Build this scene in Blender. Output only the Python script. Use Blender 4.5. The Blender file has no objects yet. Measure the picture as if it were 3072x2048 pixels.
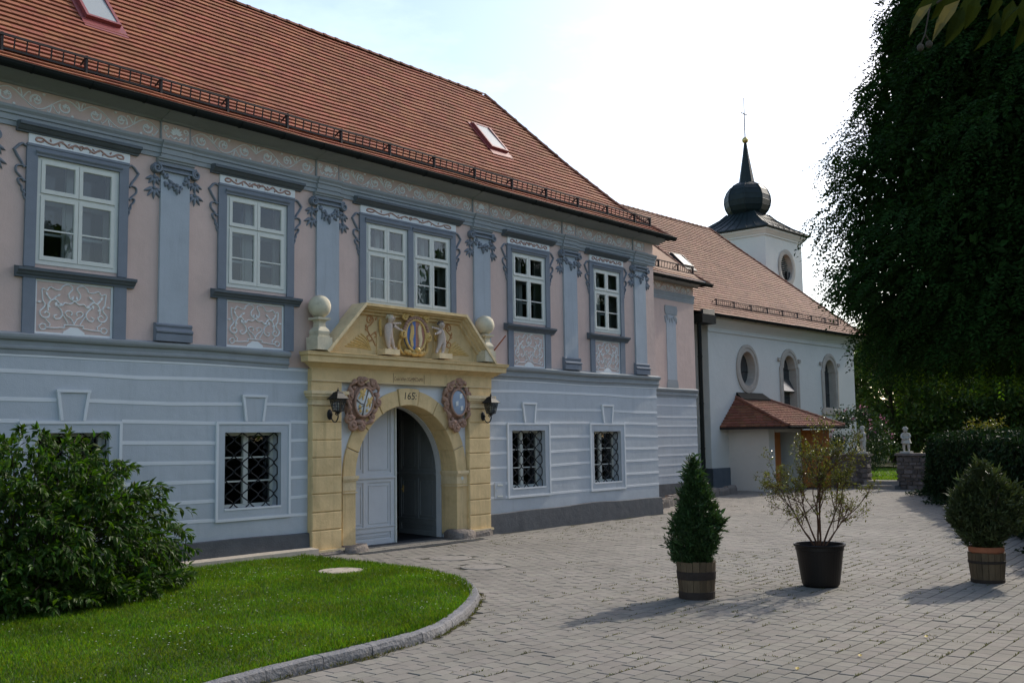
import bpy, bmesh, math, random
import numpy as np
from mathutils import Vector, Matrix
random.seed(7); rng = np.random.default_rng(11)
PI = math.pi
S = bpy.context.scene
COL = S.collection

# ---------------------------------------------------------------- camera
CAMZ = 2.2
F_PX, YAW, PITCH, ROLL = 3117.4, 0.87837, 0.09305, -0.01435
fw = Vector((math.sin(YAW)*math.cos(PITCH), math.cos(YAW)*math.cos(PITCH), math.sin(PITCH)))
rt = Vector((math.cos(YAW), -math.sin(YAW), 0)); up = rt.cross(fw)
rt2 = rt*math.cos(ROLL) + up*math.sin(ROLL); up2 = -rt*math.sin(ROLL) + up*math.cos(ROLL)
cam = bpy.data.cameras.new('camera'); camo = bpy.data.objects.new('camera', cam); COL.objects.link(camo)
cam.sensor_width = 36.0; cam.lens = F_PX/3072*36.0; cam.clip_start = 0.05; cam.clip_end = 3000
camo.matrix_world = Matrix(((rt2.x, up2.x, -fw.x, 0), (rt2.y, up2.y, -fw.y, 0), (rt2.z, up2.z, -fw.z, CAMZ), (0, 0, 0, 1)))
S.camera = camo

# ---------------------------------------------------------------- sky, sun, exposure
SUN_EL = math.radians(35.0); SUN_AZ = math.radians(-3.6)      # azimuth measured from +X towards +Y
sd = Vector((math.cos(SUN_EL)*math.cos(SUN_AZ), math.cos(SUN_EL)*math.sin(SUN_AZ), math.sin(SUN_EL)))
W = bpy.data.worlds.new('World'); S.world = W; W.use_nodes = True
nt = W.node_tree; nt.nodes.clear()
sky = nt.nodes.new('ShaderNodeTexSky'); sky.sky_type = 'NISHITA'; sky.sun_disc = False
sky.sun_elevation = SUN_EL; sky.sun_rotation = math.radians(90) - SUN_AZ
sky.altitude = 400; sky.air_density = 1.0; sky.dust_density = 2.0; sky.ozone_density = 1.3
tc = nt.nodes.new('ShaderNodeTexCoord')
mp = nt.nodes.new('ShaderNodeMapping'); mp.inputs['Scale'].default_value = (1.0, 1.0, 2.6); mp.inputs['Location'].default_value = (0.35, 0.2, 0.1)
nz = nt.nodes.new('ShaderNodeTexNoise'); nz.inputs['Scale'].default_value = 2.4; nz.inputs['Detail'].default_value = 9; nz.inputs['Roughness'].default_value = 0.58
cr = nt.nodes.new('ShaderNodeValToRGB'); cr.color_ramp.elements[0].position = 0.44; cr.color_ramp.elements[1].position = 0.74
cr.color_ramp.elements[0].color = (0.05, 0.05, 0.05, 1); cr.color_ramp.elements[1].color = (0.8, 0.8, 0.8, 1)
mx = nt.nodes.new('ShaderNodeMixRGB'); mx.blend_type = 'MIX'
br = nt.nodes.new('ShaderNodeMixRGB'); br.blend_type = 'MULTIPLY'; br.inputs[0].default_value = 1; br.inputs[2].default_value = (2.0, 1.75, 1.42, 1)
bg = nt.nodes.new('ShaderNodeBackground'); bg.inputs['Strength'].default_value = 0.15
wo = nt.nodes.new('ShaderNodeOutputWorld')
L = nt.links.new
L(tc.outputs['Generated'], mp.inputs['Vector']); L(mp.outputs[0], nz.inputs['Vector']); L(nz.outputs[0], cr.inputs[0])
L(sky.outputs[0], br.inputs[1]); L(cr.outputs[0], mx.inputs[0]); L(sky.outputs[0], mx.inputs[1]); L(br.outputs[0], mx.inputs[2])
L(mx.outputs[0], bg.inputs['Color']); L(bg.outputs[0], wo.inputs['Surface'])
sun = bpy.data.lights.new('sun', 'SUN'); sun.energy = 2.3; sun.angle = math.radians(0.5); sun.color = (1.0, 0.93, 0.82)
suno = bpy.data.objects.new('sun', sun); COL.objects.link(suno); suno.rotation_euler = sd.to_track_quat('Z', 'Y').to_euler(); suno.location = (30, -5, 40)
S.view_settings.view_transform = 'Standard'; S.view_settings.look = 'None'; S.view_settings.gamma = 1; S.view_settings.use_curve_mapping = False
S.view_settings.exposure = 0.66
S.cycles.use_denoising = True; S.cycles.max_bounces = 7; S.cycles.transparent_max_bounces = 12
S.cycles.diffuse_bounces = 3; S.cycles.glossy_bounces = 3; S.cycles.transmission_bounces = 3

# ---------------------------------------------------------------- materials
def lin(r, g, b):
    f = lambda c: (c/255/12.92) if c/255 <= 0.04045 else ((c/255+0.055)/1.055)**2.4
    return (f(r), f(g), f(b))
def M(name, col, rough=0.85, var=0.10, scale=1.7, bump=0.25, bscale=55.0, spec=0.25, metal=0.0, island=0.0, hue=0.0, stain=0.0, stain_col=(0.12, 0.1, 0.08), bdist=0.01, stretch=None, streak=0.0):
    m = bpy.data.materials.new(name); m.use_nodes = True
    n = m.node_tree.nodes; l = m.node_tree.links.new
    b = n['Principled BSDF']; b.inputs['Roughness'].default_value = rough; b.inputs['Metallic'].default_value = metal
    b.inputs['Specular IOR Level'].default_value = spec
    geo = n.new('ShaderNodeNewGeometry'); vec = geo.outputs['Position']
    if stretch:
        mpn = n.new('ShaderNodeMapping'); mpn.inputs['Scale'].default_value = stretch; l(vec, mpn.inputs['Vector']); vec = mpn.outputs[0]
    nz = n.new('ShaderNodeTexNoise'); nz.inputs['Scale'].default_value = scale; nz.inputs['Detail'].default_value = 6; nz.inputs['Roughness'].default_value = 0.62
    l(vec, nz.inputs['Vector'])
    mr = n.new('ShaderNodeMapRange'); mr.inputs['From Min'].default_value = 0.25; mr.inputs['From Max'].default_value = 0.75
    mr.inputs['To Min'].default_value = 1-var; mr.inputs['To Max'].default_value = 1+var
    l(nz.outputs[0], mr.inputs['Value'])
    val = mr.outputs[0]
    if island > 0:
        oi = n.new('ShaderNodeObjectInfo')
        ad = n.new('ShaderNodeMath'); ad.operation = 'ADD'; l(geo.outputs['Random Per Island'], ad.inputs[0]); l(oi.outputs['Random'], ad.inputs[1])
        fr = n.new('ShaderNodeMath'); fr.operation = 'FRACT'; l(ad.outputs[0], fr.inputs[0])
        mr2 = n.new('ShaderNodeMapRange'); mr2.inputs['To Min'].default_value = 1-island; mr2.inputs['To Max'].default_value = 1+island
        l(fr.outputs[0], mr2.inputs['Value'])
        mu = n.new('ShaderNodeMath'); mu.operation = 'MULTIPLY'; l(val, mu.inputs[0]); l(mr2.outputs[0], mu.inputs[1]); val = mu.outputs[0]
    mix = n.new('ShaderNodeMixRGB'); mix.blend_type = 'MULTIPLY'; mix.inputs[0].default_value = 1; mix.inputs[1].default_value = (*col, 1)
    l(val, mix.inputs[2]); out = mix.outputs[0]
    if hue and island > 0:
        hs = n.new('ShaderNodeHueSaturation'); mh = n.new('ShaderNodeMapRange'); 
        fr2 = n.new('ShaderNodeMath'); fr2.operation = 'MULTIPLY'; fr2.inputs[1].default_value = 7.31; l(fr.outputs[0], fr2.inputs[0])
        fr3 = n.new('ShaderNodeMath'); fr3.operation = 'FRACT'; l(fr2.outputs[0], fr3.inputs[0])
        mh.inputs['To Min'].default_value = 0.5-hue; mh.inputs['To Max'].default_value = 0.5+hue; l(fr3.outputs[0], mh.inputs['Value'])
        l(mh.outputs[0], hs.inputs['Hue']); l(out, hs.inputs['Color']); out = hs.outputs[0]
    if stain > 0:
        n3 = n.new('ShaderNodeTexNoise'); n3.inputs['Scale'].default_value = scale*2.7; n3.inputs['Detail'].default_value = 8; n3.inputs['Roughness'].default_value = 0.7
        l(vec, n3.inputs['Vector'])
        r3 = n.new('ShaderNodeMapRange'); r3.inputs['From Min'].default_value = 0.52; r3.inputs['From Max'].default_value = 0.72; r3.inputs['To Max'].default_value = stain
        l(n3.outputs[0], r3.inputs['Value'])
        ms = n.new('ShaderNodeMixRGB'); l(r3.outputs[0], ms.inputs[0]); l(out, ms.inputs[1]); ms.inputs[2].default_value = (*stain_col, 1); out = ms.outputs[0]
    if streak > 0:
        ms_ = n.new('ShaderNodeMapping'); ms_.inputs['Scale'].default_value = (5.5, 5.5, 0.45); l(geo.outputs['Position'], ms_.inputs['Vector'])
        n5 = n.new('ShaderNodeTexNoise'); n5.inputs['Scale'].default_value = 1.0; n5.inputs['Detail'].default_value = 7; n5.inputs['Roughness'].default_value = 0.65; l(ms_.outputs[0], n5.inputs['Vector'])
        n6 = n.new('ShaderNodeTexNoise'); n6.inputs['Scale'].default_value = 0.5; n6.inputs['Detail'].default_value = 3; l(geo.outputs['Position'], n6.inputs['Vector'])
        r5 = n.new('ShaderNodeMapRange'); r5.inputs['From Min'].default_value = 0.50; r5.inputs['From Max'].default_value = 0.72; l(n5.outputs[0], r5.inputs['Value'])
        r6 = n.new('ShaderNodeMapRange'); r6.inputs['From Min'].default_value = 0.40; r6.inputs['From Max'].default_value = 0.62; r6.inputs['To Max'].default_value = streak; l(n6.outputs[0], r6.inputs['Value'])
        m5 = n.new('ShaderNodeMath'); m5.operation = 'MULTIPLY'; l(r5.outputs[0], m5.inputs[0]); l(r6.outputs[0], m5.inputs[1])
        x5 = n.new('ShaderNodeMixRGB'); l(m5.outputs[0], x5.inputs[0]); l(out, x5.inputs[1]); x5.inputs[2].default_value = (col[0]*.52, col[1]*.52, col[2]*.50, 1); out = x5.outputs[0]
    l(out, b.inputs['Base Color'])
    if bump > 0:
        n2 = n.new('ShaderNodeTexNoise'); n2.inputs['Scale'].default_value = bscale; n2.inputs['Detail'].default_value = 5; l(vec, n2.inputs['Vector'])
        n4 = n.new('ShaderNodeTexNoise'); n4.inputs['Scale'].default_value = bscale*0.09; n4.inputs['Detail'].default_value = 3; l(vec, n4.inputs['Vector'])
        aa = n.new('ShaderNodeMath'); aa.operation = 'MULTIPLY_ADD'; aa.inputs[1].default_value = 2.2; l(n4.outputs[0], aa.inputs[0]); l(n2.outputs[0], aa.inputs[2])
        bp = n.new('ShaderNodeBump'); bp.inputs['Strength'].default_value = bump; bp.inputs['Distance'].default_value = bdist
        l(aa.outputs[0], bp.inputs['Height']); l(bp.outputs[0], b.inputs['Normal'])
    return m
def leafmat(name, col, trans=0.35, tcol=None, rough=0.45, island=0.35, spec=0.35, hue=0.02, patch=0.0, pscale=1.5):
    m = bpy.data.materials.new(name); m.use_nodes = True
    n = m.node_tree.nodes; l = m.node_tree.links.new; n.clear()
    out = n.new('ShaderNodeOutputMaterial'); pr = n.new('ShaderNodeBsdfPrincipled'); tr = n.new('ShaderNodeBsdfTranslucent'); mx = n.new('ShaderNodeMixShader')
    geo = n.new('ShaderNodeNewGeometry')
    mr = n.new('ShaderNodeMapRange'); mr.inputs['To Min'].default_value = 1-island; mr.inputs['To Max'].default_value = 1+island; l(geo.outputs['Random Per Island'], mr.inputs['Value'])
    mu = n.new('ShaderNodeMixRGB'); mu.blend_type = 'MULTIPLY'; mu.inputs[0].default_value = 1; mu.inputs[1].default_value = (*col, 1); l(mr.outputs[0], mu.inputs[2])
    f = n.new('ShaderNodeMath'); f.operation = 'MULTIPLY'; f.inputs[1].default_value = 9.7; l(geo.outputs['Random Per Island'], f.inputs[0])
    g = n.new('ShaderNodeMath'); g.operation = 'FRACT'; l(f.outputs[0], g.inputs[0])
    mh = n.new('ShaderNodeMapRange'); mh.inputs['To Min'].default_value = 0.5-hue; mh.inputs['To Max'].default_value = 0.5+hue; l(g.outputs[0], mh.inputs['Value'])
    hs = n.new('ShaderNodeHueSaturation'); l(mh.outputs[0], hs.inputs['Hue']); l(mu.outputs[0], hs.inputs['Color'])
    src = hs.outputs[0]
    if patch:
        pn = n.new('ShaderNodeTexNoise'); pn.inputs['Scale'].default_value = pscale; pn.inputs['Detail'].default_value = 5; l(geo.outputs['Position'], pn.inputs['Vector'])
        pm = n.new('ShaderNodeMapRange'); pm.inputs['From Min'].default_value = .35; pm.inputs['From Max'].default_value = .68; l(pn.outputs[0], pm.inputs['Value'])
        pb = n.new('ShaderNodeTexNoise'); pb.inputs['Scale'].default_value = pscale*.55; pb.inputs['Detail'].default_value = 3; l(geo.outputs['Position'], pb.inputs['Vector'])
        pq = n.new('ShaderNodeMapRange'); pq.inputs['From Min'].default_value = .3; pq.inputs['From Max'].default_value = .7; pq.inputs['To Min'].default_value = .62; pq.inputs['To Max'].default_value = 1.25; l(pb.outputs[0], pq.inputs['Value'])
        pz = n.new('ShaderNodeMixRGB'); pz.blend_type = 'MULTIPLY'; pz.inputs[0].default_value = 1; l(src, pz.inputs[1]); l(pq.outputs[0], pz.inputs[2]); src = pz.outputs[0]
        px = n.new('ShaderNodeMixRGB'); px.blend_type = 'MULTIPLY'; l(pm.outputs[0], px.inputs[0]); l(src, px.inputs[1]); px.inputs[2].default_value = (1+patch*.55, 1-patch*.25, 1+patch*.3, 1); src = px.outputs[0]
    hs = type('o', (), {'outputs': [src]})
    l(hs.outputs[0], pr.inputs['Base Color']); pr.inputs['Roughness'].default_value = rough; pr.inputs['Specular IOR Level'].default_value = spec
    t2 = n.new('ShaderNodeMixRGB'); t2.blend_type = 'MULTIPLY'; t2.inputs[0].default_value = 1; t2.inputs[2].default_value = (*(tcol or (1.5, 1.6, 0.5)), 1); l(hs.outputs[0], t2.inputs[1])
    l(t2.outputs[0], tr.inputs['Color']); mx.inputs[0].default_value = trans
    l(pr.outputs[0], mx.inputs[1]); l(tr.outputs[0], mx.inputs[2]); l(mx.outputs[0], out.inputs['Surface'])
    return m
def glassmat(name, tint=(0.75, 0.8, 0.82), refl=1.0):
    m = bpy.data.materials.new(name); m.use_nodes = True
    n = m.node_tree.nodes; l = m.node_tree.links.new; n.clear()
    out = n.new('ShaderNodeOutputMaterial'); gl = n.new('ShaderNodeBsdfGlossy'); tr = n.new('ShaderNodeBsdfTransparent'); mx = n.new('ShaderNodeMixShader')
    fr = n.new('ShaderNodeFresnel'); fr.inputs['IOR'].default_value = 1.52
    ml = n.new('ShaderNodeMath'); ml.operation = 'MULTIPLY'; ml.inputs[1].default_value = 1.7*refl; ml.use_clamp = True
    gl.inputs['Roughness'].default_value = 0.004; tr.inputs['Color'].default_value = (*tint, 1)
    nz = n.new('ShaderNodeTexNoise'); nz.inputs['Scale'].default_value = 3.0; nz.inputs['Detail'].default_value = 2
    bp = n.new('ShaderNodeBump'); bp.inputs['Strength'].default_value = 0.06; bp.inputs['Distance'].default_value = 0.03
    geo = n.new('ShaderNodeNewGeometry'); l(geo.outputs['Position'], nz.inputs['Vector']); l(nz.outputs[0], bp.inputs['Height']); l(bp.outputs[0], gl.inputs['Normal'])
    l(fr.outputs[0], ml.inputs[0]); l(ml.outputs[0], mx.inputs[0]); l(tr.outputs[0], mx.inputs[1]); l(gl.outputs[0], mx.inputs[2]); l(mx.outputs[0], out.inputs['Surface'])
    return m

m_pink = M('pink_plaster', (0.58, 0.435, 0.375), bump=0.40, var=0.09, scale=0.9, streak=0.28, stain=0.12, stain_col=(0.30, 0.23, 0.21))
m_blue = M('pale_blue_plaster', (0.435, 0.465, 0.485), bump=0.40, var=0.08, scale=0.9, streak=0.30, stain=0.10, stain_col=(0.28, 0.33, 0.37))
m_pil = M('pilaster_plaster', (0.37, 0.405, 0.435), bump=0.3, var=0.10, scale=1.2, streak=0.4)
m_trim = M('blue_grey_trim', (0.185, 0.207, 0.238), bump=0.3, var=0.10, scale=3)
m_trim2 = M('slate_moulding', (0.110, 0.127, 0.142), bump=0.3, var=0.12, scale=3)
m_corn = M('cornice_grey', (0.285, 0.305, 0.31), bump=0.3, var=0.09, scale=2, stain=0.2, stain_col=(0.2, 0.23, 0.23))
m_white = M('white_band_paint', (0.64, 0.655, 0.655), bump=0.15, var=0.05)
m_orn = M('white_ornament_paint', (0.72, 0.73, 0.71), bump=0.15, var=0.06)
m_brownorn = M('pinkish_ornament_paint', (0.40, 0.25, 0.20), bump=0.15, var=0.12, scale=8)
m_plinth = M('dark_grey_render', (0.092, 0.095, 0.100), bump=0.8, bscale=40, var=0.18, scale=2.5, rough=0.9, stain=0.25, stain_col=(0.16, 0.16, 0.15))
m_yel = M('ochre_render', (0.665, 0.490, 0.250), bump=0.6, var=0.16, scale=1.9, streak=0.7, stain=0.35, stain_col=(0.42, 0.29, 0.12))
m_yel2 = M('pale_ochre_stone', (0.68, 0.535, 0.315), bump=0.4, var=0.14, scale=3, streak=0.6, stain=0.35, stain_col=(0.30, 0.23, 0.14))
m_ball = M('weathered_cream_stone', (0.58, 0.52, 0.38), bump=0.4, var=0.14, scale=4, stain=0.4, stain_col=(0.32, 0.27, 0.2))
m_terra = M('painted_terracotta', (0.37, 0.225, 0.160), bump=0.5, var=0.18, scale=9, bscale=80, stain=0.3, stain_col=(0.46, 0.34, 0.27))
m_flesh = M('painted_putto_skin', (0.56, 0.45, 0.37), bump=0.2, var=0.10, scale=14)
m_gold = M('dull_gold_paint', (0.60, 0.40, 0.14), bump=0.3, var=0.2, scale=18, rough=0.55)
m_orange = M('ochre_red_ornament', (0.46, 0.24, 0.10), bump=0.2, var=0.15, scale=9)
m_ebl = M('heraldic_blue', (0.10, 0.17, 0.36), bump=0.1)
m_ered = M('heraldic_red', (0.42, 0.20, 0.14), bump=0.1)
m_ewhite = M('heraldic_white', (0.66, 0.66, 0.62), bump=0.1)
m_egrey = M('heraldic_slate_blue', (0.30, 0.36, 0.44), bump=0.1)
m_black = M('black_iron', (0.014, 0.015, 0.016), rough=0.6, bump=0.1, spec=0.3)
m_ink = M('dark_lettering', (0.05, 0.05, 0.04), bump=0)
m_ink2 = M('faded_brown_lettering', (0.22, 0.12, 0.06), bump=0)
m_frame = M('white_window_paint', (0.58, 0.59, 0.53), rough=0.5, bump=0.1, var=0.05, scale=6, spec=0.4)
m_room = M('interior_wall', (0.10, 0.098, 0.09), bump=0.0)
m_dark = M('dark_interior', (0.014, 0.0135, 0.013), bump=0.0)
m_glass = glassmat('window_glass')
m_glass2 = glassmat('inner_window_glass', (0.8, 0.82, 0.82), 0.35)
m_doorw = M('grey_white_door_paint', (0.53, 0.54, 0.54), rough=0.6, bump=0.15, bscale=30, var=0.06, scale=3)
m_doord = M('dark_grey_door_leaf', (0.20, 0.21, 0.205), rough=0.6, bump=0.15, var=0.1, scale=4)  # darker grey than the closed leaf, used on the open leaf only
m_stone = M('rough_grey_stone', (0.17, 0.145, 0.125), bump=1.0, bscale=18, var=0.35, scale=5, bdist=0.03, stain=0.5, stain_col=(0.36, 0.29, 0.22))
m_tile = M('red_clay_tile', (0.270, 0.094, 0.049), bump=0.06, bscale=90, var=0.18, scale=1.1, island=0.16, hue=0.010, rough=0.8, stain=0.30, stain_col=(0.14, 0.06, 0.04))
m_tile2 = M('weathered_clay_tile', (0.275, 0.145, 0.095), bump=0.06, bscale=90, var=0.2, scale=0.8, island=0.13, hue=0.008, rough=0.8, stain=0.35, stain_col=(0.22, 0.13, 0.09))
m_ridge = M('dark_ridge_tile', (0.20, 0.085, 0.055), bump=0.3, var=0.25, scale=3, island=0.25)
m_gut = M('dark_painted_metal', (0.010, 0.013, 0.012), rough=0.7, bump=0.05, spec=0.15)
m_snow = M('brown_painted_iron', (0.03, 0.024, 0.022), rough=0.6, bump=0.1)
m_red = M('red_sheet_metal', (0.23, 0.045, 0.04), rough=0.45, bump=0.05, spec=0.5)
m_sky = M('frosted_skylight_glass', (0.30, 0.31, 0.29), rough=0.3, bump=0.0, spec=0.8, var=0.03)
m_church = M('white_church_plaster', (0.61, 0.605, 0.555), bump=0.4, var=0.05, scale=0.8, stain=0.08, stain_col=(0.45, 0.47, 0.46))
m_porchw = M('porch_plaster', (0.56, 0.555, 0.51), bump=0.4, var=0.06, scale=0.9)
m_surr = M('beige_stone_surround', (0.38, 0.345, 0.295), bump=0.5, var=0.15, scale=3)
m_copper = M('dark_patinated_copper', (0.009, 0.017, 0.018), rough=0.55, bump=0.12, bscale=14, var=0.3, scale=2.5, metal=0.0, spec=0.25)
m_leadgl = M('leaded_glass', (0.035, 0.04, 0.042), rough=0.2, bump=0.3, bscale=30, spec=0.6, bdist=0.004)
m_wood = M('orange_varnished_wood', (0.33, 0.115, 0.022), rough=0.45, bump=0.2, bscale=22, var=0.22, scale=3, spec=0.4, stretch=(6, 6, 0.5))
m_barrel = M('old_barrel_wood', (0.105, 0.072, 0.042), rough=0.8, bump=0.5, bscale=25, var=0.3, scale=5, island=0.2, stretch=(4, 4, 0.7), stain=0.3, stain_col=(0.07, 0.05, 0.035))
m_hoop = M('rusty_barrel_hoop', (0.035, 0.025, 0.02), rough=0.7, bump=0.3, var=0.3, scale=9)
m_pot = M('black_plastic_pot', (0.013, 0.010, 0.009), rough=0.42, bump=0.06, spec=0.25)
m_tpot = M('terracotta_pot', (0.34, 0.12, 0.06), rough=0.8, bump=0.3, var=0.15, scale=6)
m_soil = M('potting_soil', (0.035, 0.026, 0.019), bump=1.0, bscale=40, bdist=0.02)
m_paver = M('concrete_paver', (0.200, 0.184, 0.158), bump=0.35, bscale=120, var=0.2, scale=0.5, island=0.085, hue=0.014, rough=0.88, stain=0.30, stain_col=(0.135, 0.122, 0.10), bdist=0.004)
m_bed = M('joint_sand', (0.040, 0.036, 0.020), bump=0.6, bscale=50, var=0.4, scale=1.2, stain=0.5, stain_col=(0.07, 0.085, 0.03))
m_kerb = M('granite_kerb', (0.185, 0.182, 0.185), bump=1.0, bscale=28, var=0.25, scale=9, island=0.12, bdist=0.02, stain=0.35, stain_col=(0.13, 0.12, 0.11))
m_lawn = M('lawn_soil', (0.045, 0.075, 0.015), bump=1.0, bscale=22, var=0.35, scale=1.1, bdist=0.03)
m_earth = M('meadow', (0.10, 0.13, 0.035), bump=0.6, bscale=5, var=0.4, scale=0.15)
m_straw = M('dry_meadow', (0.30, 0.24, 0.11), bump=0.6, bscale=8, var=0.3, scale=0.4)
m_conc = M('pale_concrete', (0.40, 0.35, 0.285), bump=0.5, bscale=60, var=0.12, scale=6, stain=0.25, stain_col=(0.3, 0.25, 0.2))
m_manh = M('manhole_concrete', (0.235, 0.215, 0.19), bump=0.6, bscale=70, var=0.12, scale=5, stain=0.2)
m_iron = M('cast_iron_drain', (0.05, 0.052, 0.055), rough=0.6, bump=0.2)
m_marble = M('weathered_white_stone', (0.44, 0.42, 0.365), bump=0.5, bscale=40, var=0.15, scale=6, stain=0.3, stain_col=(0.33, 0.30, 0.25))
m_wstone = M('fieldstone', (0.125, 0.105, 0.095), bump=0.9, bscale=20, var=0.3, scale=4, island=0.4, bdist=0.02)
m_mort = M('wall_mortar', (0.17, 0.15, 0.13), bump=0.8, bscale=30, var=0.2)
m_bark = M('tree_bark', (0.055, 0.042, 0.03), bump=1.0, bscale=25, var=0.3, scale=8, bdist=0.02)
m_twig = M('reddish_twig', (0.10, 0.05, 0.03), bump=0.4, bscale=60, var=0.2, scale=9)
m_hill = M('wooded_hill', (0.055, 0.085, 0.035), bump=1.0, bscale=0.6, var=0.45, scale=0.12, bdist=0.6)
l_shrub = leafmat('shrub_leaf', (0.036, 0.078, 0.008), 0.42, rough=0.5, island=0.4, spec=0.22)
l_tree = leafmat('dark_tree_leaf', (0.016, 0.040, 0.009), 0.24, rough=0.6, spec=0.06)
l_spray = leafmat('backlit_leaf', (0.06, 0.11, 0.016), 0.6, tcol=(1.6, 1.7, 0.5), rough=0.5, spec=0.1)  # brighter copy of the same tree's leaf, backlight put into its colour
l_over = leafmat('overhanging_leaf', (0.022, 0.030, 0.008), 0.14, tcol=(1.4, 1.3, 0.4), rough=0.75, spec=0.04)
l_dry = leafmat('dry_leaf', (0.13, 0.11, 0.05), 0.2, tcol=(1.0, 0.9, 0.5), rough=0.8, spec=0.04)
l_con = leafmat('juniper_needle', (0.032, 0.066, 0.020), 0.15, rough=0.5, island=0.45, spec=0.3)
l_con2 = leafmat('dull_juniper_needle', (0.050, 0.066, 0.024), 0.15, rough=0.5, island=0.45, spec=0.3)
l_pom = leafmat('glossy_small_leaf', (0.100, 0.100, 0.020), 0.35, rough=0.25, island=0.5, spec=0.6, hue=0.04)
l_ivy = leafmat('ivy_leaf', (0.014, 0.030, 0.011), 0.12, rough=0.65, island=0.45, spec=0.08)
l_bg = leafmat('woodland_leaf', (0.055, 0.095, 0.018), 0.45, rough=0.5, island=0.5, hue=0.03)
l_olea = leafmat('oleander_leaf', (0.034, 0.060, 0.022), 0.2, rough=0.4, island=0.4)
l_pinkf = leafmat('pink_blossom', (0.55, 0.22, 0.32), 0.3, tcol=(1, 1, 1), rough=0.6, island=0.2)
l_grass = leafmat('grass_blade', (0.116, 0.222, 0.012), 0.45, tcol=(1.3, 1.4, 0.5), rough=0.5, island=0.42, spec=0.25, hue=0.032, patch=0.30, pscale=1.3)
l_weed = leafmat('joint_grass', (0.105, 0.105, 0.028), 0.3, rough=0.6, island=0.4, hue=0.05)
l_clover = leafmat('clover_blossom', (0.62, 0.62, 0.52), 0.2, tcol=(1, 1, 1), rough=0.6, island=0.15)
l_yell = leafmat('fallen_leaf', (0.42, 0.27, 0.05), 0.2, rough=0.6, hue=0.05)
# ---------------------------------------------------------------- mesh helpers
ORG = {}
def fast_mesh(name, V, F):
    V = np.asarray(V, dtype=np.float32); F = np.asarray(F, dtype=np.int32)
    me = bpy.data.meshes.new(name); k = F.shape[1]
    me.vertices.add(len(V)); me.vertices.foreach_set('co', V.ravel())
    me.loops.add(F.size); me.loops.foreach_set('vertex_index', F.ravel())
    me.polygons.add(len(F)); me.polygons.foreach_set('loop_start', np.arange(0, F.size, k, dtype=np.int32))
    me.update(calc_edges=True); me.validate(); me.shade_flat()
    return me
def add(name, me, mat, parent=None, kind=None, loc=None):
    if mat is not None and not me.materials: me.materials.append(mat)
    o = bpy.data.objects.new(name, me); COL.objects.link(o)
    if parent is not None: o.parent = parent
    if loc is not None: o.location = loc
    if kind: o['kind'] = kind
    return o
def root_of(p):
    while p.parent is not None: p = p.parent
    return p
def thing(name, label, cat, loc=(0, 0, 0), group=None, local=False, rotz=0.0):
    o = bpy.data.objects.new(name, None); COL.objects.link(o); o.location = loc; o.rotation_euler = (0, 0, rotz)
    o['label'] = label; o['category'] = cat; o.empty_display_size = 0.2
    if group: o['group'] = group
    ORG[o.name] = (0, 0, 0) if local else tuple(loc)
    return o
def tag(o, label, cat, group=None):
    o['label'] = label; o['category'] = cat
    if group: o['group'] = group
    return o
def part(name, parent):
    o = bpy.data.objects.new(name, None); COL.objects.link(o); o.parent = parent; o.empty_display_size = 0.1
    return o
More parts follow.
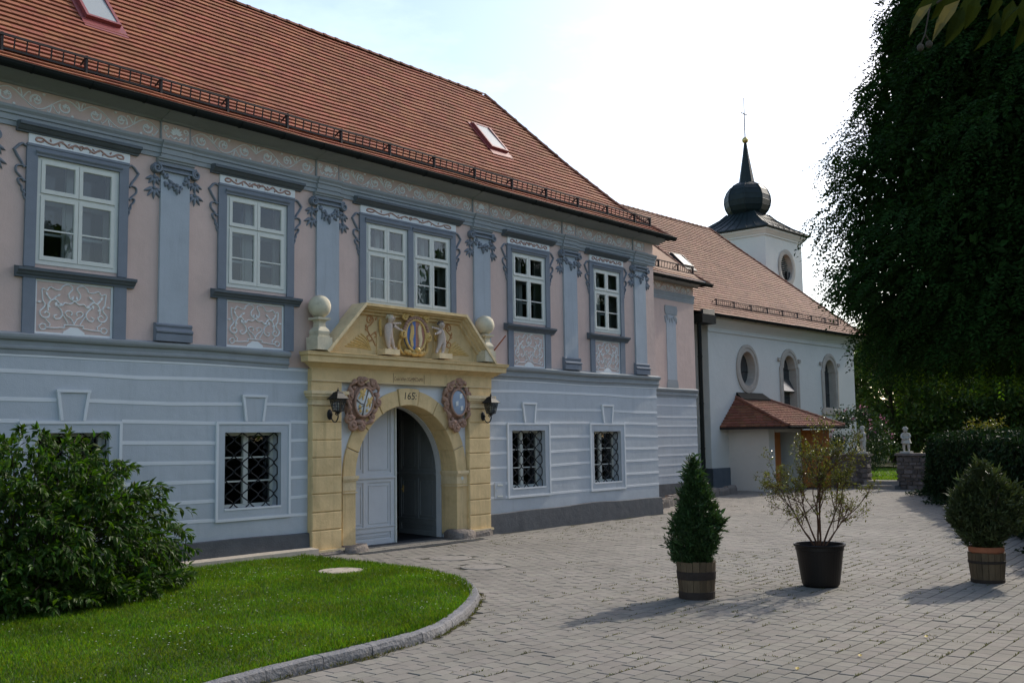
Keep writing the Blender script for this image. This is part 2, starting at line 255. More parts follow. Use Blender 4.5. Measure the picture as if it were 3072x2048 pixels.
class MB:
    def __init__(s): s.v = []; s.f = []
    def add(s, V, F):
        b = len(s.v); s.v.extend([tuple(p) for p in V]); s.f.extend([tuple(b+i for i in f) for f in F]); return s
    def box(s, x0, x1, y0, y1, z0, z1):
        return s.add([(x0,y0,z0),(x1,y0,z0),(x1,y1,z0),(x0,y1,z0),(x0,y0,z1),(x1,y0,z1),(x1,y1,z1),(x0,y1,z1)],
                     [(0,1,5,4),(1,2,6,5),(2,3,7,6),(3,0,4,7),(4,5,6,7),(3,2,1,0)])
    def hexa(s, P): return s.add(P, [(0,1,5,4),(1,2,6,5),(2,3,7,6),(3,0,4,7),(4,5,6,7),(3,2,1,0)])
    def quad(s, a, b, c, d): return s.add([a, b, c, d], [(0, 1, 2, 3)])
    def prism(s, poly, y0, y1, bev=0.0):
        a = sum(poly[i][0]*poly[(i+1) % len(poly)][1]-poly[(i+1) % len(poly)][0]*poly[i][1] for i in range(len(poly)))
        if a < 0: poly = poly[::-1]
        n = len(poly)
        if bev > 0:
            cx = sum(p[0] for p in poly)/n; cz = sum(p[1] for p in poly)/n
            def shr(p):
                d = math.hypot(p[0]-cx, p[1]-cz) or 1; k = max(0, 1-bev/d); return (cx+(p[0]-cx)*k, cz+(p[1]-cz)*k)
            V = [(*shr(p), 0) for p in poly]; V = [(p[0], y0, p[1]) for p in V] + [(p[0], y0+bev, p[1]) for p in poly] + [(p[0], y1, p[1]) for p in poly]
            F = [tuple(range(n))] + [(i+n, (i+1) % n+n, (i+1) % n, i) for i in range(n)] + [(i+2*n, (i+1) % n+2*n, (i+1) % n+n, i+n) for i in range(n)]
            return s.add(V, F)
        V = [(p[0], y0, p[1]) for p in poly]+[(p[0], y1, p[1]) for p in poly]
        F = [tuple(range(n)), tuple(range(2*n-1, n-1, -1))]+[(i+n, (i+1) % n+n, (i+1) % n, i) for i in range(n)]
        return s.add(V, F)
    def prismj(s, poly, y0, y1): return s.prism(poly, y0-random.uniform(0, .004), y1)
    def ribbon(s, pts, w, y0, y1):
        n = len(pts); ws = w if isinstance(w, (list, tuple)) else [w]*n
        Lp, Rp = [], []
        for i, p in enumerate(pts):
            a = pts[max(0, i-1)]; b = pts[min(n-1, i+1)]; dx, dz = b[0]-a[0], b[1]-a[1]; d = math.hypot(dx, dz) or 1
            nx, nz = -dz/d*ws[i]/2, dx/d*ws[i]/2
            Lp.append((p[0]+nx, p[1]+nz)); Rp.append((p[0]-nx, p[1]-nz))
        y0 = y0-random.uniform(0, .003)
        V = []; 
        for i in range(n):
            V += [(Lp[i][0], y1, Lp[i][1]), (Lp[i][0]*.7+Rp[i][0]*.3, y0, Lp[i][1]*.7+Rp[i][1]*.3), (Lp[i][0]*.3+Rp[i][0]*.7, y0, Lp[i][1]*.3+Rp[i][1]*.7), (Rp[i][0], y1, Rp[i][1])]
        F = []
        for i in range(n-1):
            for k in range(3): F.append((4*i+k, 4*i+k+1, 4*i+4+k+1, 4*i+4+k))
        F += [(3, 2, 1, 0), (4*n-4, 4*n-3, 4*n-2, 4*n-1)]
        return s.add(V, F)
    def tube(s, pts, r, n=6, cap=True):
        P = [Vector(p) for p in pts]; m = len(P); rs = r if isinstance(r, (list, tuple)) else [r]*m
        V = []; ref = None
        for i, p in enumerate(P):
            t = (P[min(m-1, i+1)]-P[max(0, i-1)]); t = t.normalized() if t.length > 1e-9 else Vector((0, 0, 1))
            if ref is None: ref = t.orthogonal().normalized()
            ref = (ref - t*ref.dot(t)); ref = ref.normalized() if ref.length > 1e-6 else t.orthogonal().normalized()
            b = t.cross(ref)
            for k in range(n):
                a = 2*PI*k/n; q = p+(ref*math.cos(a)+b*math.sin(a))*rs[i]; V.append(tuple(q))
        F = [(i*n+k, i*n+(k+1) % n, (i+1)*n+(k+1) % n, (i+1)*n+k) for i in range(m-1) for k in range(n)]
        if cap: F += [tuple(range(n-1, -1, -1)), tuple((m-1)*n+k for k in range(n))]
        return s.add(V, F)
    def lathe(s, cx, cy, prof, n=24, a0=0.0):
        V = []; m = len(prof)
        for r, z in prof:
            for k in range(n):
                a = a0+2*PI*k/n; V.append((cx+r*math.cos(a), cy+r*math.sin(a), z))
        F = [(i*n+k, i*n+(k+1) % n, (i+1)*n+(k+1) % n, (i+1)*n+k) for i in range(m-1) for k in range(n)]
        F += [tuple(range(n-1, -1, -1)), tuple((m-1)*n+k for k in range(n))]
        return s.add(V, F)
    def sphere(s, c, r, n=12, m=8, sq=(1, 1, 1)):
        V = [(c[0], c[1], c[2]-r*sq[2])]
        for i in range(1, m):
            t = -PI/2+PI*i/m
            for k in range(n):
                a = 2*PI*k/n; V.append((c[0]+r*sq[0]*math.cos(t)*math.cos(a), c[1]+r*sq[1]*math.cos(t)*math.sin(a), c[2]+r*sq[2]*math.sin(t)))
        V.append((c[0], c[1], c[2]+r*sq[2])); T = len(V)-1
        F = [(0, 1+(k+1) % n, 1+k) for k in range(n)]
        F += [(1+i*n+k, 1+i*n+(k+1) % n, 1+(i+1)*n+(k+1) % n, 1+(i+1)*n+k) for i in range(m-2) for k in range(n)]
        F += [(T, 1+(m-2)*n+k, 1+(m-2)*n+(k+1) % n) for k in range(n)]
        return s.add(V, F)
    def dome(s, outline, c, y0, depth, rings=4, shape=0.5):
        # soft relief body: outline in XZ, rising towards -Y
        n = len(outline); V = [(p[0], y0, p[1]) for p in outline]
        for r in range(1, rings+1):
            t = r/(rings+1); h = depth*(1-(1-t)**2)**shape
            V += [(c[0]+(p[0]-c[0])*(1-t), y0-h, c[1]+(p[1]-c[1])*(1-t)) for p in outline]
        V.append((c[0], y0-depth, c[1])); T = len(V)-1
        F = [(r*n+k, r*n+(k+1) % n, (r+1)*n+(k+1) % n, (r+1)*n+k) for r in range(rings) for k in range(n)]
        F += [(rings*n+k, rings*n+(k+1) % n, T) for k in range(n)]
        return s.add(V, F)
    def mold(s, prof, x0, x1, yw):
        # profile (outward, z) extruded along X on a wall whose face is y = yw
        n = len(prof); V = [(x0, yw-p[0], p[1]) for p in prof]+[(x1, yw-p[0], p[1]) for p in prof]
        F = [(i, (i+1) % n, (i+1) % n+n, i+n) for i in range(n)]+[tuple(range(n-1, -1, -1)), tuple(range(n, 2*n))]
        return s.add(V, F)
    def build(s, name, mat, parent=None, kind=None, smooth=False, label=None, fix=True):
        o3 = ORG.get(root_of(parent).name, (0, 0, 0)) if parent is not None else (0, 0, 0)
        me = bpy.data.meshes.new(name)
        me.from_pydata([(p[0]-o3[0], p[1]-o3[1], p[2]-o3[2]) for p in s.v], [], s.f)
        if fix:
            bm = bmesh.new(); bm.from_mesh(me); bmesh.ops.recalc_face_normals(bm, faces=bm.faces); bm.to_mesh(me); bm.free()
        if smooth:
            me.polygons.foreach_set('use_smooth', [True]*len(me.polygons))
        o = add(name, me, mat, parent, kind)
        if label: o['label'] = label
        return o
def spiral(cx, cz, r0, r1, turns, a0, d=1, n=None):
    n = n or max(8, int(abs(turns)*14)); out = []
    for i in range(n+1):
        t = i/n; r = r0+(r1-r0)*t; a = a0+d*2*PI*turns*t; out.append((cx+r*math.cos(a), cz+r*math.sin(a)))
    return out
def smooth_path(pts, k=5):
    # Catmull-Rom
    out = []; n = len(pts)
    for i in range(n-1):
        p0, p1, p2, p3 = pts[max(0, i-1)], pts[i], pts[i+1], pts[min(n-1, i+2)]
        for j in range(k):
            t = j/k
            out.append(tuple(0.5*((2*b)+(-a+c)*t+(2*a-5*b+4*c-d)*t*t+(-a+3*b-3*c+d)*t**3) for a, b, c, d in zip(p0, p1, p2, p3)))
    out.append(tuple(pts[-1])); return out
def unit(A):
    return A/np.maximum(np.linalg.norm(A, axis=-1, keepdims=True), 1e-9)
def leaves(name, P, D, N, ln, wd, mat, parent=None, kind=None, fold=0.15, droop=0.12, rich=False):
    P = np.asarray(P, float); D = unit(np.asarray(D, float)); N = np.asarray(N, float)
    N = unit(N-D*np.sum(N*D, 1, keepdims=True)); Sd = np.cross(D, N); n = len(P)
    ln = np.broadcast_to(np.asarray(ln, float), (n,))[:, None]; wd = np.broadcast_to(np.asarray(wd, float), (n,))[:, None]
    if parent is not None:
        o3 = np.array(ORG.get(root_of(parent).name, (0, 0, 0))); P = P-o3
    if not rich:
        V = np.stack([P, P+D*ln*0.45+Sd*wd/2+N*wd*fold, P+D*ln*0.45-Sd*wd/2+N*wd*fold, P+D*ln-N*ln*droop], 1)
        F = np.array([[0, 2, 3], [0, 3, 1]]); k = 4
    else:
        V = np.stack([P, P+D*ln*0.3+Sd*wd*.45+N*wd*fold, P+D*ln*0.3+N*ln*.02, P+D*ln*0.3-Sd*wd*.45+N*wd*fold,
                      P+D*ln*0.62+Sd*wd*.36+N*(wd*fold-ln*droop*.35), P+D*ln*.62-N*ln*droop*.35, P+D*ln*0.62-Sd*wd*.36+N*(wd*fold-ln*droop*.35), P+D*ln-N*ln*droop], 1)
        F = np.array([[0, 2, 1], [0, 3, 2], [1, 2, 5], [1, 5, 4], [2, 3, 6], [2, 6, 5], [4, 5, 7], [5, 6, 7]]); k = 8
    Fa = (F[None]+(np.arange(n)*k)[:, None, None]).reshape(-1, 3)
    return add(name, fast_mesh(name, V.reshape(-1, 3), Fa), mat, parent, kind)
def rdirs(n):
    return unit(rng.normal(size=(n, 3)))
def skin(name, joints, edges, mat, parent, sub=2, extra=None):
    # one continuous body grown from a skeleton: joints = [(x,y,z,r)]
    o3 = ORG.get(root_of(parent).name, (0, 0, 0))
    me = bpy.data.meshes.new(name+'_skeleton'); me.from_pydata([(j[0]-o3[0], j[1]-o3[1], j[2]-o3[2]) for j in joints], edges, [])
    t = bpy.data.objects.new(name+'_skeleton', me); COL.objects.link(t)
    md = t.modifiers.new('skin', 'SKIN'); sv = me.skin_vertices[0].data
    for i, j in enumerate(joints): sv[i].radius = (j[3], j[3])
    sv[0].use_root = True; md.use_smooth_shade = True; md.branch_smoothing = 0.5
    ss = t.modifiers.new('sub', 'SUBSURF'); ss.levels = sub; ss.render_levels = sub
    dg = bpy.context.evaluated_depsgraph_get(); e = t.evaluated_get(dg); m2 = bpy.data.meshes.new_from_object(e, depsgraph=dg)
    bpy.data.objects.remove(t); bpy.data.meshes.remove(me)
    if extra is not None:
        bm = bmesh.new(); bm.from_mesh(m2)
        vs = [bm.verts.new((p[0]-o3[0], p[1]-o3[1], p[2]-o3[2])) for p in extra.v]
        for f in extra.f:
            try: bm.faces.new([vs[i] for i in f]).smooth = True
            except ValueError: pass
        bm.to_mesh(m2); bm.free()
    m2.name = name; m2.materials.clear()
    return add(name, m2, mat, parent)
def lettering(name, txt, size, at, mat, parent, depth=0.004, squeeze=1.0, shear=0.0, width=None):
    o3 = ORG.get(root_of(parent).name, (0, 0, 0))
    c = bpy.data.curves.new(name, 'FONT'); c.body = txt; c.size = size; c.align_x = 'CENTER'; c.align_y = 'CENTER'; c.extrude = depth; c.shear = shear; c.resolution_u = 3
    t = bpy.data.objects.new(name, c); COL.objects.link(t)
    dg = bpy.context.evaluated_depsgraph_get(); me = bpy.data.meshes.new_from_object(t.evaluated_get(dg)); bpy.data.objects.remove(t)
    xs = [v.co.x for v in me.vertices]; k = squeeze if not width else width/(max(xs)-min(xs))
    for v in me.vertices:
        x, y, z = v.co; v.co = (at[0]+x*k-o3[0], at[1]-z-o3[1], at[2]+y-o3[2])
    me.materials.clear(); return add(name, me, mat, parent)
# ================================================================ the manor house
YW = 16.0
manor = thing('manor_house', 'long pink and pale blue baroque manor house with red tiled roof and ochre portal', 'manor house', (13, YW, 0))
LOWH = [(7.74, 8.92, 1.02, 2.39), (11.14, 12.39, 1.02, 2.38), (13.80, 17.62, -0.05, 3.36), (19.23, 20.51, 1.02, 2.39), (22.61, 23.88, 1.01, 2.36)]
UPW = [(8.29, [(-0.69, 0.70)]), (11.79, [(-0.68, 0.70)]), (15.82, [(-1.29, -0.07), (0.09, 1.29)]), (19.96, [(-0.67, 0.66)]), (23.35, [(-0.64, 0.65)])]
UPH = [(c+a, c+b, 5.03, 6.77) for c, ws in UPW for a, b in ws]
def wall_sheet(x0, x1, z0, z1, holes, name, mat, depth=0.3, yw=YW, parent=manor):
    xs = sorted({x0, x1, *[h[0] for h in holes], *[h[1] for h in holes]}); zs = sorted({z0, z1, *[max(z0, h[2]) for h in holes], *[min(z1, h[3]) for h in holes]})
    b = MB()
    for i in range(len(xs)-1):
        for j in range(len(zs)-1):
            cx, cz = (xs[i]+xs[i+1])/2, (zs[j]+zs[j+1])/2
            if any(h[0] < cx < h[1] and h[2] < cz < h[3] for h in holes): continue
            b.quad((xs[i], yw, zs[j]), (xs[i+1], yw, zs[j]), (xs[i+1], yw, zs[j+1]), (xs[i], yw, zs[j+1]))
    for h in holes:
        a, c, e, g = h; e = max(e, z0); g = min(g, z1)
        b.quad((a, yw, e), (a, yw, g), (a, yw+depth, g), (a, yw+depth, e)); b.quad((c, yw, e), (c, yw+depth, e), (c, yw+depth, g), (c, yw, g))
        b.quad((a, yw, g), (c, yw, g), (c, yw+depth, g), (a, yw+depth, g)); b.quad((a, yw, e), (a, yw+depth, e), (c, yw+depth, e), (c, yw, e))
    return b.build(name, mat, parent, fix=False)
wall_sheet(0, 25.80, 0.0, 3.62, LOWH, 'ground_floor_wall', m_blue)
wall_sheet(0, 25.80, 3.62, 8.1, UPH, 'upper_wall', m_pink)
b = MB(); b.quad((25.8, YW, 0), (25.8, 23.4, 0), (25.8, 23.4, 8.1), (25.8, YW, 8.1)); b.quad((0, 23.4, 0), (0, YW, 0), (0, YW, 8.1), (0, 23.4, 8.1)); b.quad((0, 23.4, 0), (0, 23.4, 8.1), (25.8, 23.4, 8.1), (25.8, 23.4, 0))
b.build('end_wall', m_pink, manor, fix=False)
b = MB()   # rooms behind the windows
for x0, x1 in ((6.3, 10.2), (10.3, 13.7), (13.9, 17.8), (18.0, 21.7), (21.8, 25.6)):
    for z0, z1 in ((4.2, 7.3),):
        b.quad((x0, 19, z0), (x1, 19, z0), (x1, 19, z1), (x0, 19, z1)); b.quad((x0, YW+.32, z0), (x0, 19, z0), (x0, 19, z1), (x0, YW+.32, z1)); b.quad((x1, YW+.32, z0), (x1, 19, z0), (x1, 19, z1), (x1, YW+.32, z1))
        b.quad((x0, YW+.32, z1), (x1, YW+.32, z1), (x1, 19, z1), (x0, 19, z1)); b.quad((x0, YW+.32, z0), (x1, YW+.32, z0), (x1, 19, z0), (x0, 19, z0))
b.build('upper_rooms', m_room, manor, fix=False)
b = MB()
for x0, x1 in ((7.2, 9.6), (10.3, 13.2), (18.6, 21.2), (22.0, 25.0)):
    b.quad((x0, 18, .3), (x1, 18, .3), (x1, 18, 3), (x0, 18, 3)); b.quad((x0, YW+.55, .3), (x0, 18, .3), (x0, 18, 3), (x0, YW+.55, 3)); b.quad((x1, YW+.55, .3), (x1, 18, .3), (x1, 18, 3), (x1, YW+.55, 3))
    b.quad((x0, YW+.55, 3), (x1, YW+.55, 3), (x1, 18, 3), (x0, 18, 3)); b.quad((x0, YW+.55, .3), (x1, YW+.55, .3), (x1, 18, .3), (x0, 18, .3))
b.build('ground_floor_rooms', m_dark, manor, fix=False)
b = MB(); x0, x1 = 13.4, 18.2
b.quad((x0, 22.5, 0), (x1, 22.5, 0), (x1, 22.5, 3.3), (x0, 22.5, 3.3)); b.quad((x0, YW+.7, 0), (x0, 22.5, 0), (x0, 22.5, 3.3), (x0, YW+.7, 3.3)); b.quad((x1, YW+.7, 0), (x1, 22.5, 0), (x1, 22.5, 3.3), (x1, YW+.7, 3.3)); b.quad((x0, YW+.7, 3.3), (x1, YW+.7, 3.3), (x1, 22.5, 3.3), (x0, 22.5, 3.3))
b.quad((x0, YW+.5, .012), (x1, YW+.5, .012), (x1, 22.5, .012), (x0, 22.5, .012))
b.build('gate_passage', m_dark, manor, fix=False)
# plinth
for xa, xb in ((0, 13.04), (18.29, 25.87)):
    b = MB(); n = 24
    top = lambda x: 0.475+0.02*math.sin(x*0.9)+0.012*math.sin(x*2.3)
    P = [(xa+(xb-xa)*i/n) for i in range(n+1)]
    for i in range(n):
        x, y = P[i], P[i+1]; 
        b.quad((x, YW-.085, -.06), (y, YW-.085, -.06), (y, YW-.06, top(y)), (x, YW-.06, top(x))); b.quad((x, YW-.06, top(x)), (y, YW-.06, top(y)), (y, YW+.01, top(y)+.015), (x, YW+.01, top(x)+.015))
    b.quad((xb, YW-.085, -.06), (xb, YW+.3, -.06), (xb, YW+.3, top(xb)), (xb, YW-.06, top(xb)))
    b.build('plinth', m_plinth, manor, fix=False)
# rustication bands, broken at window frames and keystones
GW = [(7.44, 9.14, 8.29), (10.95, 12.61, 11.78), (19.04, 20.71, 19.90), (22.43, 24.08, 23.27)]
for z, frames, keys in ((3.33, 0, 0), (2.90, 0, 1), (2.57, 1, 0), (2.22, 1, 0), (1.87, 1, 0), (1.53, 1, 0), (1.17, 1, 0), (0.835, 1, 0)):
    b = MB(); cuts = [(13.03, 18.31)]
    if frames: cuts += [(a-.0, c+.0) for a, c, m in GW]
    if keys: cuts += [(m-.27, m+.27) for a, c, m in GW]
    cuts = sorted(cuts); x = 0.0
    for c0, c1 in cuts+[(25.806, 26)]:
        b = MB()
        k = max(1, int((c0-x)/1.1)); w = lambda q: 0.017*math.sin(q*0.8+z)+0.009*math.sin(q*2.1+z*3)+.004*math.sin(q*5.7+z*7)
        for i in range(k+1):
            xa = x+(c0-x)*i/k; za = z+w(xa); b.v += [(xa, YW+.02, za-.036), (xa, YW-.008, za-.028), (xa, YW-.008, za+.028), (xa, YW+.02, za+.036)]
        b.f = [(4*i+q, 4*i+q+1, 4*i+5+q, 4*i+4+q) for i in range(k) for q in range(3)]+[(3, 2, 1, 0), (4*k, 4*k+1, 4*k+2, 4*k+3)]
        x = c1
        bm_ = b.build('plaster_band', m_white, manor)
# string course, architrave, cove
def wavy_mold(prof, xa, xb, amp=0.012, n=26, ressaut=()):
    b = MB(); m = len(prof)
    for i in range(n+1):
        x = xa+(xb-xa)*i/n; w = amp*math.sin(x*0.75+0.4)+amp*.5*math.sin(x*1.9)
        b.v += [(x, YW-p[0], p[1]+w*(0 if p[0] == 0 else 1)) for p in prof]
    for i in range(n):
        b.f += [(i*m+k, (i+1)*m+k, (i+1)*m+(k+1) % m, i*m+(k+1) % m) for k in range(m)]
    b.f += [tuple(range(m)), tuple(range(n*m+m-1, n*m-1, -1))]
    return b
STR = [(0, 3.60), (.015, 3.60), (.02, 3.66), (.045, 3.68), (.05, 3.715), (.035, 3.73), (.04, 3.80), (.085, 3.825), (.105, 3.86), (.11, 3.90), (.0, 3.945)]
wavy_mold(STR, 0, 12.55).build('string_course', m_corn, manor)
wavy_mold(STR, 18.5, 25.9).build('string_course', m_corn, manor)
for xa, xb in ((0, 13.03), (18.31, 25.81)): wavy_mold([(0, 3.565), (.008, 3.565), (.008, 3.598), (0, 3.598)], xa, xb).build('white_fillet', m_white, manor)
ARC = [(0, 7.145), (.03, 7.145), (.03, 7.22), (.05, 7.225), (.05, 7.315), (.075, 7.325), (.075, 7.365), (.11, 7.41), (.118, 7.45), (0, 7.46)]
wavy_mold(ARC, 0, 25.86, .006).build('architrave', m_corn, manor)
COV = [(0, 7.80), (.04, 7.80), (.05, 7.83), (.10, 7.845), (.19, 7.87), (.28, 7.905), (.35, 7.95), (.39, 7.985), (.39, 8.02), (0, 8.15)]
wavy_mold(COV, 0, 26.1, .004).build('cove_cornice', m_corn, manor)
PIL = [6.55, 10.04, 13.50, 18.18, 21.66, 25.0]
for c in PIL:   # the entablature breaks forward over each pilaster
    b = MB(); b.mold([(p[0]+.035 if p[0] > 0 else -.002, p[1]+(.002 if p[0] > 0 else 0)) for p in ARC], c-.30, c+.30, YW)
    b.box(c-.30, c+.30, YW-.03, YW+.01, 7.462, 7.80)
    b.mold([(p[0]+.035 if p[0] > 0 else -.002, p[1]+(.003 if p[0] > 0 else 0)) for p in COV], c-.30, c+.30, YW)
    o = b.build('entablature_break', m_corn, manor)
    MB().box(c-.27, c+.27, YW-.035, YW+.01, 7.475, 7.79).build('frieze_panel', m_pink, o)
# ---- frieze scrollwork
def leafpoly(x, z, a, l, w):
    return [(x, z), (x+math.cos(a+.5)*l*.5-math.sin(a)*w*.2, z+math.sin(a+.5)*l*.5), (x+math.cos(a)*l, z+math.sin(a)*l), (x+math.cos(a-.5)*l*.5, z+math.sin(a-.5)*l*.5)]
def scroll_bay(xa, xb, za, zb, y, w=.038):
    b = MB(); Lx = xb-xa; h = zb-za; zc = (za+zb)/2; y0, y1 = y-.012, y+.004; cx = (xa+xb)/2
    half = Lx/2/h; nl = max(1, round(half/1.30)); lob = half/nl
    for sgn in (-1, 1):
        X = lambda u: cx+sgn*u*h
        def rb(pts, ww=w): b.ribbon([(X(u), zc+v*h) for u, v in pts], [ww*(.5+.5*math.sin(PI*min(1, (i+1)/(len(pts)*.6)))**.5) if False else ww*max(.45, 1-.5*i/len(pts)) for i in range(len(pts))], y0, y1)
        for q in range(nl):
            c0 = lob*(q+.5); d = 1 if q % 2 == 0 else -1
            rb([(lob*(q+t/10), d*.40*math.sin(PI*t/10)) for t in range(11)], w*.8)
            rb([(c0+.06+p, d*(-.02)+r) for p, r in spiral(0, 0, .33, .05, 1.35, d*PI*.15, -d*1, 22)])
            for a, l in ((.4, .22), (1.6, .24), (2.9, .2)): b.prismj(leafpoly(X(c0+.06), zc-d*.02*h, (a if sgn > 0 else PI-a), l*h, .05*h), y0, y1)
            rb(smooth_path([(lob*q+.05, d*.10), (lob*q+.12, d*.40), (lob*q+.24, d*.44), (lob*q+.24, d*.32)], 4), w*.7)
            rb(smooth_path([(lob*(q+1)-.02, -d*.05), (lob*(q+1)-.20, -d*.30), (lob*(q+1)-.34, -d*.40), (lob*(q+1)-.36, -d*.28)], 4), w*.7)
            for k in (-.5, 0, .5): b.prismj(leafpoly(X(c0-.30), zc+d*(-.33)*h, ((PI/2*-d)+k if sgn > 0 else PI-(PI/2*-d)-k), .15*h, .04*h), y0, y1)
    return b
def palmette(c, za, zb, y):
    b = MB(); h = zb-za; y0, y1 = y-.012, y+.003; z = za+h*.45
    for i in range(7):
        a = PI*(.05+.15*i); b.prismj(leafpoly(c, z, a, h*.42, h*.1), y0, y1)
    for sg in (-1, 1):
        b.ribbon([(c+sg*p, q) for p, q in smooth_path([(.0, z-.05), (.05, z-.09), (.11, z-.04), (.16, z-.08), (.20, z-.02)], 4)], .03, y0, y1)
        b.ribbon([(c+sg*(.19+p), z+.08+q) for p, q in spiral(0, 0, .06, .012, 1.2, -PI/2, 1)], .026, y0, y1)
    return b
prev = None
for i, c in enumerate(PIL):
    palmette(c, 7.475, 7.79, YW-.036).build('frieze_palmette', m_orn, manor)
    nx = PIL[i+1] if i+1 < len(PIL) else None
    if nx: scroll_bay(c+.33, nx-.33, 7.475, 7.79, YW-.002).build('frieze_scrollwork', m_orn, manor)
scroll_bay(PIL[0]-3.17, PIL[0]-.33, 7.475, 7.79, YW-.002).build('frieze_scrollwork', m_orn, manor)
# ---- pilasters
def blob_leaf(b, x, z, a, l, w, y, d=.035):
    n = 10; out = []
    for i in range(n):
        t = i/n*2*PI; r = 1+.22*math.cos(3*t); px, pz = math.cos(t)*l*.5*r+l*.5, math.sin(t)*w*.5*r
        out.append((x+px*math.cos(a)-pz*math.sin(a), z+px*math.sin(a)+pz*math.cos(a)))
    c = (x+l*.5*math.cos(a), z+l*.5*math.sin(a)); b.dome(out, c, y, d, 2)
for c in PIL:
    p = part('pilaster', manor)
    MB().box(c-.285, c+.285, YW-.05, YW+.01, 4.25, 7.0).build('shaft', m_pil, p)
    b = MB(); b.mold([(0, 3.95), (.10, 3.95), (.10, 4.075), (.085, 4.085), (.115, 4.10), (.12, 4.125), (.11, 4.145), (.075, 4.16), (.07, 4.195), (.085, 4.21), (.09, 4.235), (.07, 4.255), (0, 4.27)], c-.355, c+.355, YW)
    b.build('base', m_trim, p)
    b = MB(); b.mold([(0, 7.055), (.055, 7.055), (.06, 7.08), (.085, 7.09), (.09, 7.118), (.115, 7.13), (.12, 7.150), (0, 7.16)], c-.36, c+.36, YW); b.build('abacus', m_corn, p)
    b = MB(); y0 = YW-.095
    b.prism([(c-.40, 6.93), (c+.40, 6.93), (c+.45, 6.985), (c+.40, 7.045), (c-.40, 7.045), (c-.45, 6.985)], YW-.06, YW+.01)
    b.box(c-.33, c+.33, YW-.105, YW-.05, 7.005, 7.045); b.box(c-.30, c+.30, YW-.10, YW-.05, 6.915, 6.945)
    for sg in (-1, 1):
        sp = [(c+sg*(-p-.385), y0, q+6.945) for p, q in spiral(0, 0, .085, .018, 1.6, PI*.5, 1, 22)]
        b.tube(sp, [.026-.012*i/22 for i in range(23)], 6)
        b.lathe(0, 0, [(0, 0)], 3) if False else None
        disc = [(c+sg*.385+.088*math.cos(t*PI/8), 6.945+.088*math.sin(t*PI/8)) for t in range(16)]
        b.prism(disc, YW-.075, YW+.005)
    b.build('volute_band', m_trim, p)
    b = MB()
    for k in range(9):
        t = k/8; x = c-.26+.52*t; z = 6.80-.13*math.sin(PI*t)
        for j in range(2): blob_leaf(b, x, z+.03*j, random.uniform(0, 6.28), .11, .075, YW-.05, .045)
    blob_leaf(b, c, 6.70, -1.4, .16, .09, YW-.05, .06); b.sphere((c, YW-.09, 6.70), .033, 8, 6)
    b.build('leaf_garland', m_trim, p)
    for sg in (-1, 1):
        b = MB(); x = c+sg*.40
        b.tube([(x, YW-.02, 6.86), (x+sg*.01, YW-.03, 6.52)], .012, 5)
        for z0, sz in ((6.80, .16), (6.60, .19)):
            for a in (-2.75, -2.2, -1.57, -.95, -.4): blob_leaf(b, x, z0, a, sz, .075, YW, .045)
            b.sphere((x, YW-.03, z0), .035, 8, 6)
        b.build('leaf_tassel', m_trim, p)
# ---- upper windows
def sash(b, x0, x1, z0, z1, w, y0, y1):
    b.box(x0, x1, y0, y1, z0, z0+w); b.box(x0, x1, y0, y1, z1-w, z1); b.box(x0, x0+w, y0, y1, z0+w, z1-w); b.box(x1-w, x1, y0, y1, z0+w, z1-w)
def apron_curves():
    half = [
        ([(.08, .62), (.07, .74), (.07, .86), (.13, .83), (.17, .90), (.25, .86), (.31, .87), (.33, .93), (.39, .98), (.45, .96), (.47, .90), (.44, .84), (.42, .78), (.44, .70), (.5, .66)], .022),
        ([(.08, .62), (.11, .55), (.09, .48), (.05, .42), (.05, .35), (.09, .29), (.15, .30), (.17, .36), (.13, .41), (.10, .37)], .024),
        ([(.5, .66), (.44, .60), (.37, .61), (.33, .55), (.27, .55), (.32, .47), (.34, .38), (.31, .30), (.25, .28), (.23, .34), (.27, .36)], .022),
        ([(.15, .43), (.15, .54), (.19, .64), (.25, .66), (.29, .60)], .026), ([(.19, .64), (.14, .72)], .03), ([(.21, .65), (.26, .73)], .026),
        ([(.5, .20), (.46, .30), (.40, .36), (.38, .42), (.42, .46), (.47, .43), (.46, .37)], .020),
        ([(.42, .20), (.35, .36), (.31, .30)], .016), ([(.5, .175), (.40, .175), (.37, .165), (.37, .12), (.30, .11), (.25, .10), (.13, .10), (.12, .15), (.07, .16), (.04, .11), (.07, .05), (.12, .07), (.12, .12)], .020),
        ([(.12, .27), (.14, .22), (.18, .17), (.17, .12)], .016)]
    return half
def window_frieze(b, xa, xb, za, zb, y):
    h = zb-za; zc = (za+zb)/2; cx = (xa+xb)/2; Lx = (xb-xa)/2*.92; y0, y1 = y-.014, y+.003
    for sg in (-1, 1):
        X = lambda u: cx+sg*u*Lx
        b.ribbon([(X(u), zc+v*h) for u, v in smooth_path([(.05, .05), (.12, .22), (.2, .02), (.28, -.2), (.36, .05), (.44, .24), (.52, .02), (.62, -.22), (.74, -.1), (.84, .2), (.95, .18), (.98, -.12), (.88, -.2), (.82, -.02)], 4)], .036, y0, y1)
        for u, a in ((.1, 1.0), (.22, 4.2), (.4, 1.3), (.5, 4.4), (.66, 1.2), (.3, 2.4)):
            b.prismj(leafpoly(X(u), zc, a if sg > 0 else PI-a, h*.36, .03), y0, y1)
    b.ribbon([(cx+p, zc+q) for p, q in spiral(0, 0, h*.3, h*.08, 1.5, 0)], .02, y0, y1)
